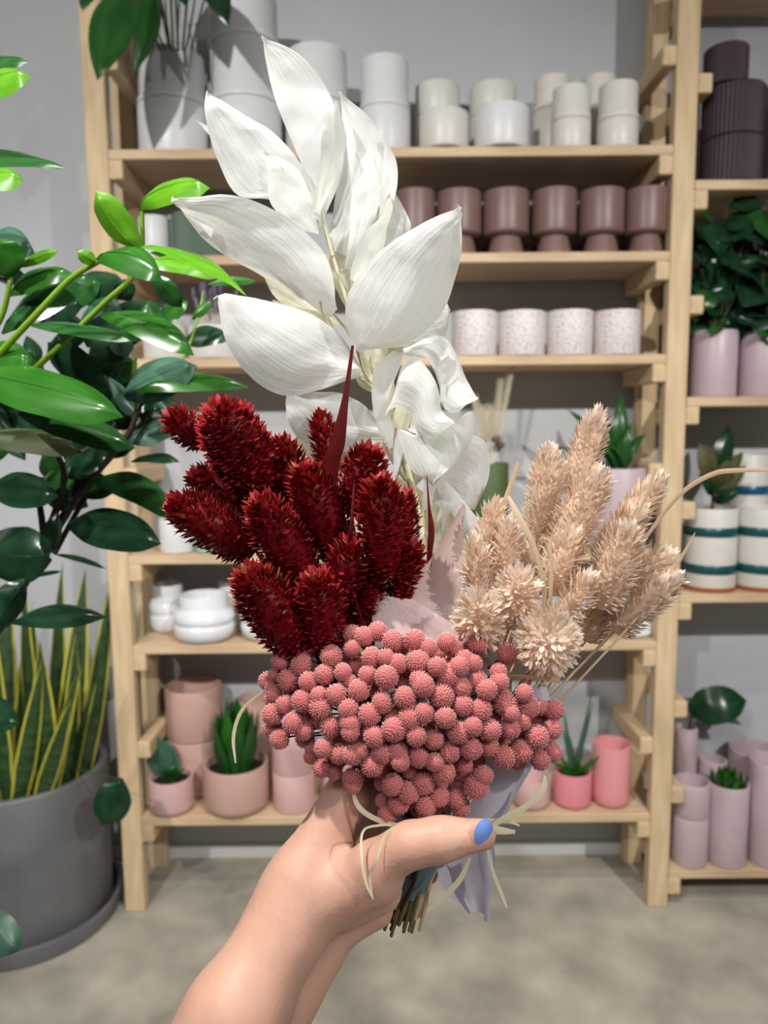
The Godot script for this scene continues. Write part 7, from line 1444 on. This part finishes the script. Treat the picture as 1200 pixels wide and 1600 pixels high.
func body_mesh() -> ArrayMesh:
	var lo := Vector3(INF, INF, INF)
	var hi := -lo
	for k in bone_a.size():
		var r: float = maxf(bone_ra[k], bone_rb[k]) + 0.01
		for p in [bone_a[k], bone_b[k]]:
			lo = lo.min(p - Vector3.ONE * r)
			hi = hi.max(p + Vector3.ONE * r)
	var blk := 8
	var nb := ((hi - lo) / (CELL * blk)).ceil()
	var val := {}
	var S := 2048
	for bx in int(nb.x):
		for by in int(nb.y):
			for bz in int(nb.z):
				var mid := lo + (Vector3(bx, by, bz) + Vector3.ONE * 0.5) * CELL * blk
				if absf(body_field(mid)) > CELL * blk * 0.9 + 0.004:
					continue
				for x in range(bx * blk, bx * blk + blk + 1):
					for y in range(by * blk, by * blk + blk + 1):
						for z in range(bz * blk, bz * blk + blk + 1):
							var key := (x * S + y) * S + z
							if not val.has(key):
								val[key] = body_field(lo + Vector3(x, y, z) * CELL)
	var mb := Mesher.new()
	var cell := {}
	var corners := [[0, 0, 0], [1, 0, 0], [0, 1, 0], [1, 1, 0], [0, 0, 1], [1, 0, 1], [0, 1, 1], [1, 1, 1]]
	var edges := [[0, 1], [2, 3], [4, 5], [6, 7], [0, 2], [1, 3], [4, 6], [5, 7], [0, 4], [1, 5], [2, 6], [3, 7]]
	for key: int in val:
		var f := []
		var ok := true
		for c in corners:
			var kk: int = key + (c[0] * S + c[1]) * S + c[2]
			if not val.has(kk):
				ok = false
				break
			f.append(val[kk])
		if not ok:
			continue
		var base := Vector3(key / (S * S), (key / S) % S, key % S)
		var p := Vector3.ZERO
		var m := 0
		for e in edges:
			var f0: float = f[e[0]]
			var f1: float = f[e[1]]
			if (f0 < 0) != (f1 < 0):
				var c0: Array = corners[e[0]]
				var c1: Array = corners[e[1]]
				p += Vector3(c0[0], c0[1], c0[2]).lerp(Vector3(c1[0], c1[1], c1[2]), f0 / (f0 - f1))
				m += 1
		if m == 0:
			continue
		cell[key] = mb.v.size()
		var q := lo + (base + p / m) * CELL
		mb.v.append(q)
		var h := 0.0015
		mb.n.append(Vector3(body_field(q + Vector3(h, 0, 0)) - body_field(q - Vector3(h, 0, 0)), body_field(q + Vector3(0, h, 0)) - body_field(q - Vector3(0, h, 0)), body_field(q + Vector3(0, 0, h)) - body_field(q - Vector3(0, 0, h))).normalized())
	var ax := [S * S, S, 1]
	for key: int in val:
		for a in 3:
			var k2: int = key + ax[a]
			if not val.has(k2) or (val[key] < 0) == (val[k2] < 0):
				continue
			var u: int = ax[(a + 1) % 3]
			var w: int = ax[(a + 2) % 3]
			if not (cell.has(key) and cell.has(key - u) and cell.has(key - w) and cell.has(key - u - w)):
				continue
			var q := [cell[key], cell[key - u], cell[key - u - w], cell[key - w]]
			if val[key] < 0:
				mb.i.append_array([q[0], q[2], q[1], q[0], q[3], q[2]])
			else:
				mb.i.append_array([q[0], q[1], q[2], q[0], q[2], q[3]])
	return mb.commit()

func hand() -> void:
	var t := thing("person", "bare forearm and hand reaching in from below, gripping the bouquet, blue thumbnail", "person", V(-0.1056,1.0825,-0.4004))
	var o := t.position
	# forearm, wrist
	# the elbow and the upper arm go on below and behind the camera
	bone(V(-0.1898,0.9439,-0.334), .0410, V(-0.1313,1.0367,-0.38), .0335)
	bone(V(-0.27, 1.20, 0.22), .0500, V(-0.1898,0.9439,-0.334), .0410)
	bone(V(-0.1313,1.0367,-0.38), .0335, V(-0.0918,1.1013,-0.4026), .0292)
	bone(V(-0.0918,1.1013,-0.4026), .0288, V(-0.0659,1.1352,-0.4317), .0240)
	bone(V(-0.0659,1.1352,-0.4317), .0240, V(-0.0539,1.1589,-0.4445), .0220)
	bone(V(-0.0858,1.0655,-0.4186), .0260, V(-0.0497,1.0998,-0.4578), .0195)
	# palm: the metacarpals fan out from the wrist
	bone(V(-0.0597,1.1549,-0.444), .0200, V(-0.0272,1.2054,-0.467), .0140)
	bone(V(-0.0568,1.1445,-0.4529), .0200, V(-0.0213,1.191,-0.4854), .0140)
	bone(V(-0.0495,1.1296,-0.4612), .0200, V(-0.0158,1.1671,-0.5028), .0135)
	bone(V(-0.044,1.1144,-0.4695), .0190, V(-0.0117,1.1397,-0.5157), .0125)
	# ball of the thumb and the heel of the hand
	bone(V(-0.0461,1.1518,-0.4386), .0190, V(-0.0068,1.1713,-0.4328), .0165)
	bone(V(-0.0271,1.1474,-0.4482), .0185, V(-0.0054,1.1525,-0.4468), .0148)
	bone(V(-0.037,1.1176,-0.4649), .0180, V(-0.0088,1.126,-0.4658), .0130)
	# thumb
	bone(V(-0.0075,1.1808,-0.4299), .0138, V(0.0138,1.1969,-0.4237), .0112)
	bone(V(0.0138,1.1969,-0.4237), .0112, V(0.033,1.2024,-0.4203), .0107)
	bone(V(0.033,1.2024,-0.4203), .0107, V(0.057,1.2049,-0.4206), .0092)
	# fingers close round the back of the stems
	bone(V(-0.0272,1.2054,-0.467), .0105, V(-0.0035,1.2022,-0.5099), .0092)
	bone(V(-0.0035,1.2022,-0.5099), .0090, V(0.0245,1.1903,-0.5236), .0080)
	bone(V(0.0245,1.1903,-0.5236), .0080, V(0.0404,1.1822,-0.5146), .0070)
	bone(V(-0.0213,1.191,-0.4854), .0105, V(0.0001,1.1757,-0.528), .0092)
	bone(V(0.0001,1.1757,-0.528), .0090, V(0.0313,1.1598,-0.5362), .0082)
	bone(V(0.0313,1.1598,-0.5362), .0082, V(0.0459,1.1568,-0.5228), .0072)
	bone(V(-0.0158,1.1671,-0.5028), .0100, V(0.0038,1.1432,-0.5403), .0088)
	bone(V(0.0038,1.1432,-0.5403), .0086, V(0.0315,1.1321,-0.539), .0078)
	bone(V(0.0315,1.1321,-0.539), .0078, V(0.0411,1.1342,-0.5232), .0068)
	bone(V(-0.0117,1.1397,-0.5157), .0090, V(0.0046,1.1143,-0.54), .0076)
	bone(V(0.0046,1.1143,-0.54), .0074, V(0.0247,1.1087,-0.5343), .0068)
	bone(V(0.0247,1.1087,-0.5343), .0068, V(0.0323,1.1142,-0.5209), .0060)
	for k in bone_a.size():
		bone_a[k] -= o
		bone_b[k] -= o
	part(t, "arm", body_mesh(), M.skin)
	# thumbnail: a curved, polished plate
	var at := V(0.0581,1.2105,-0.4117) - o
	var nail := Mesher.new()
	for a in 13:
		for b in 13:
			var x := (a - 6) / 6.0
			var y := (b - 6) / 6.0
			var e := Vector2(x * sqrt(1 - y * y * 0.5), y * sqrt(1 - x * x * 0.5))
			nail.v.append(V(e.x * 0.0072, e.y * 0.0084, -0.0026 * e.y * e.y - 0.0022 * e.x * e.x + 0.0008))
	for a in 12:
		for b in 12:
			var q := a * 13 + b
			nail.i.append_array([q, q + 1, q + 13, q + 1, q + 14, q + 13])
	nail.smooth()
	var nl := part(t, "nail", nail.commit(), M.nail)
	nl.position = at
	nl.rotation = V(0.0, 0.55, 0.15)
	nl.set_meta("label", "glossy light blue thumbnail")
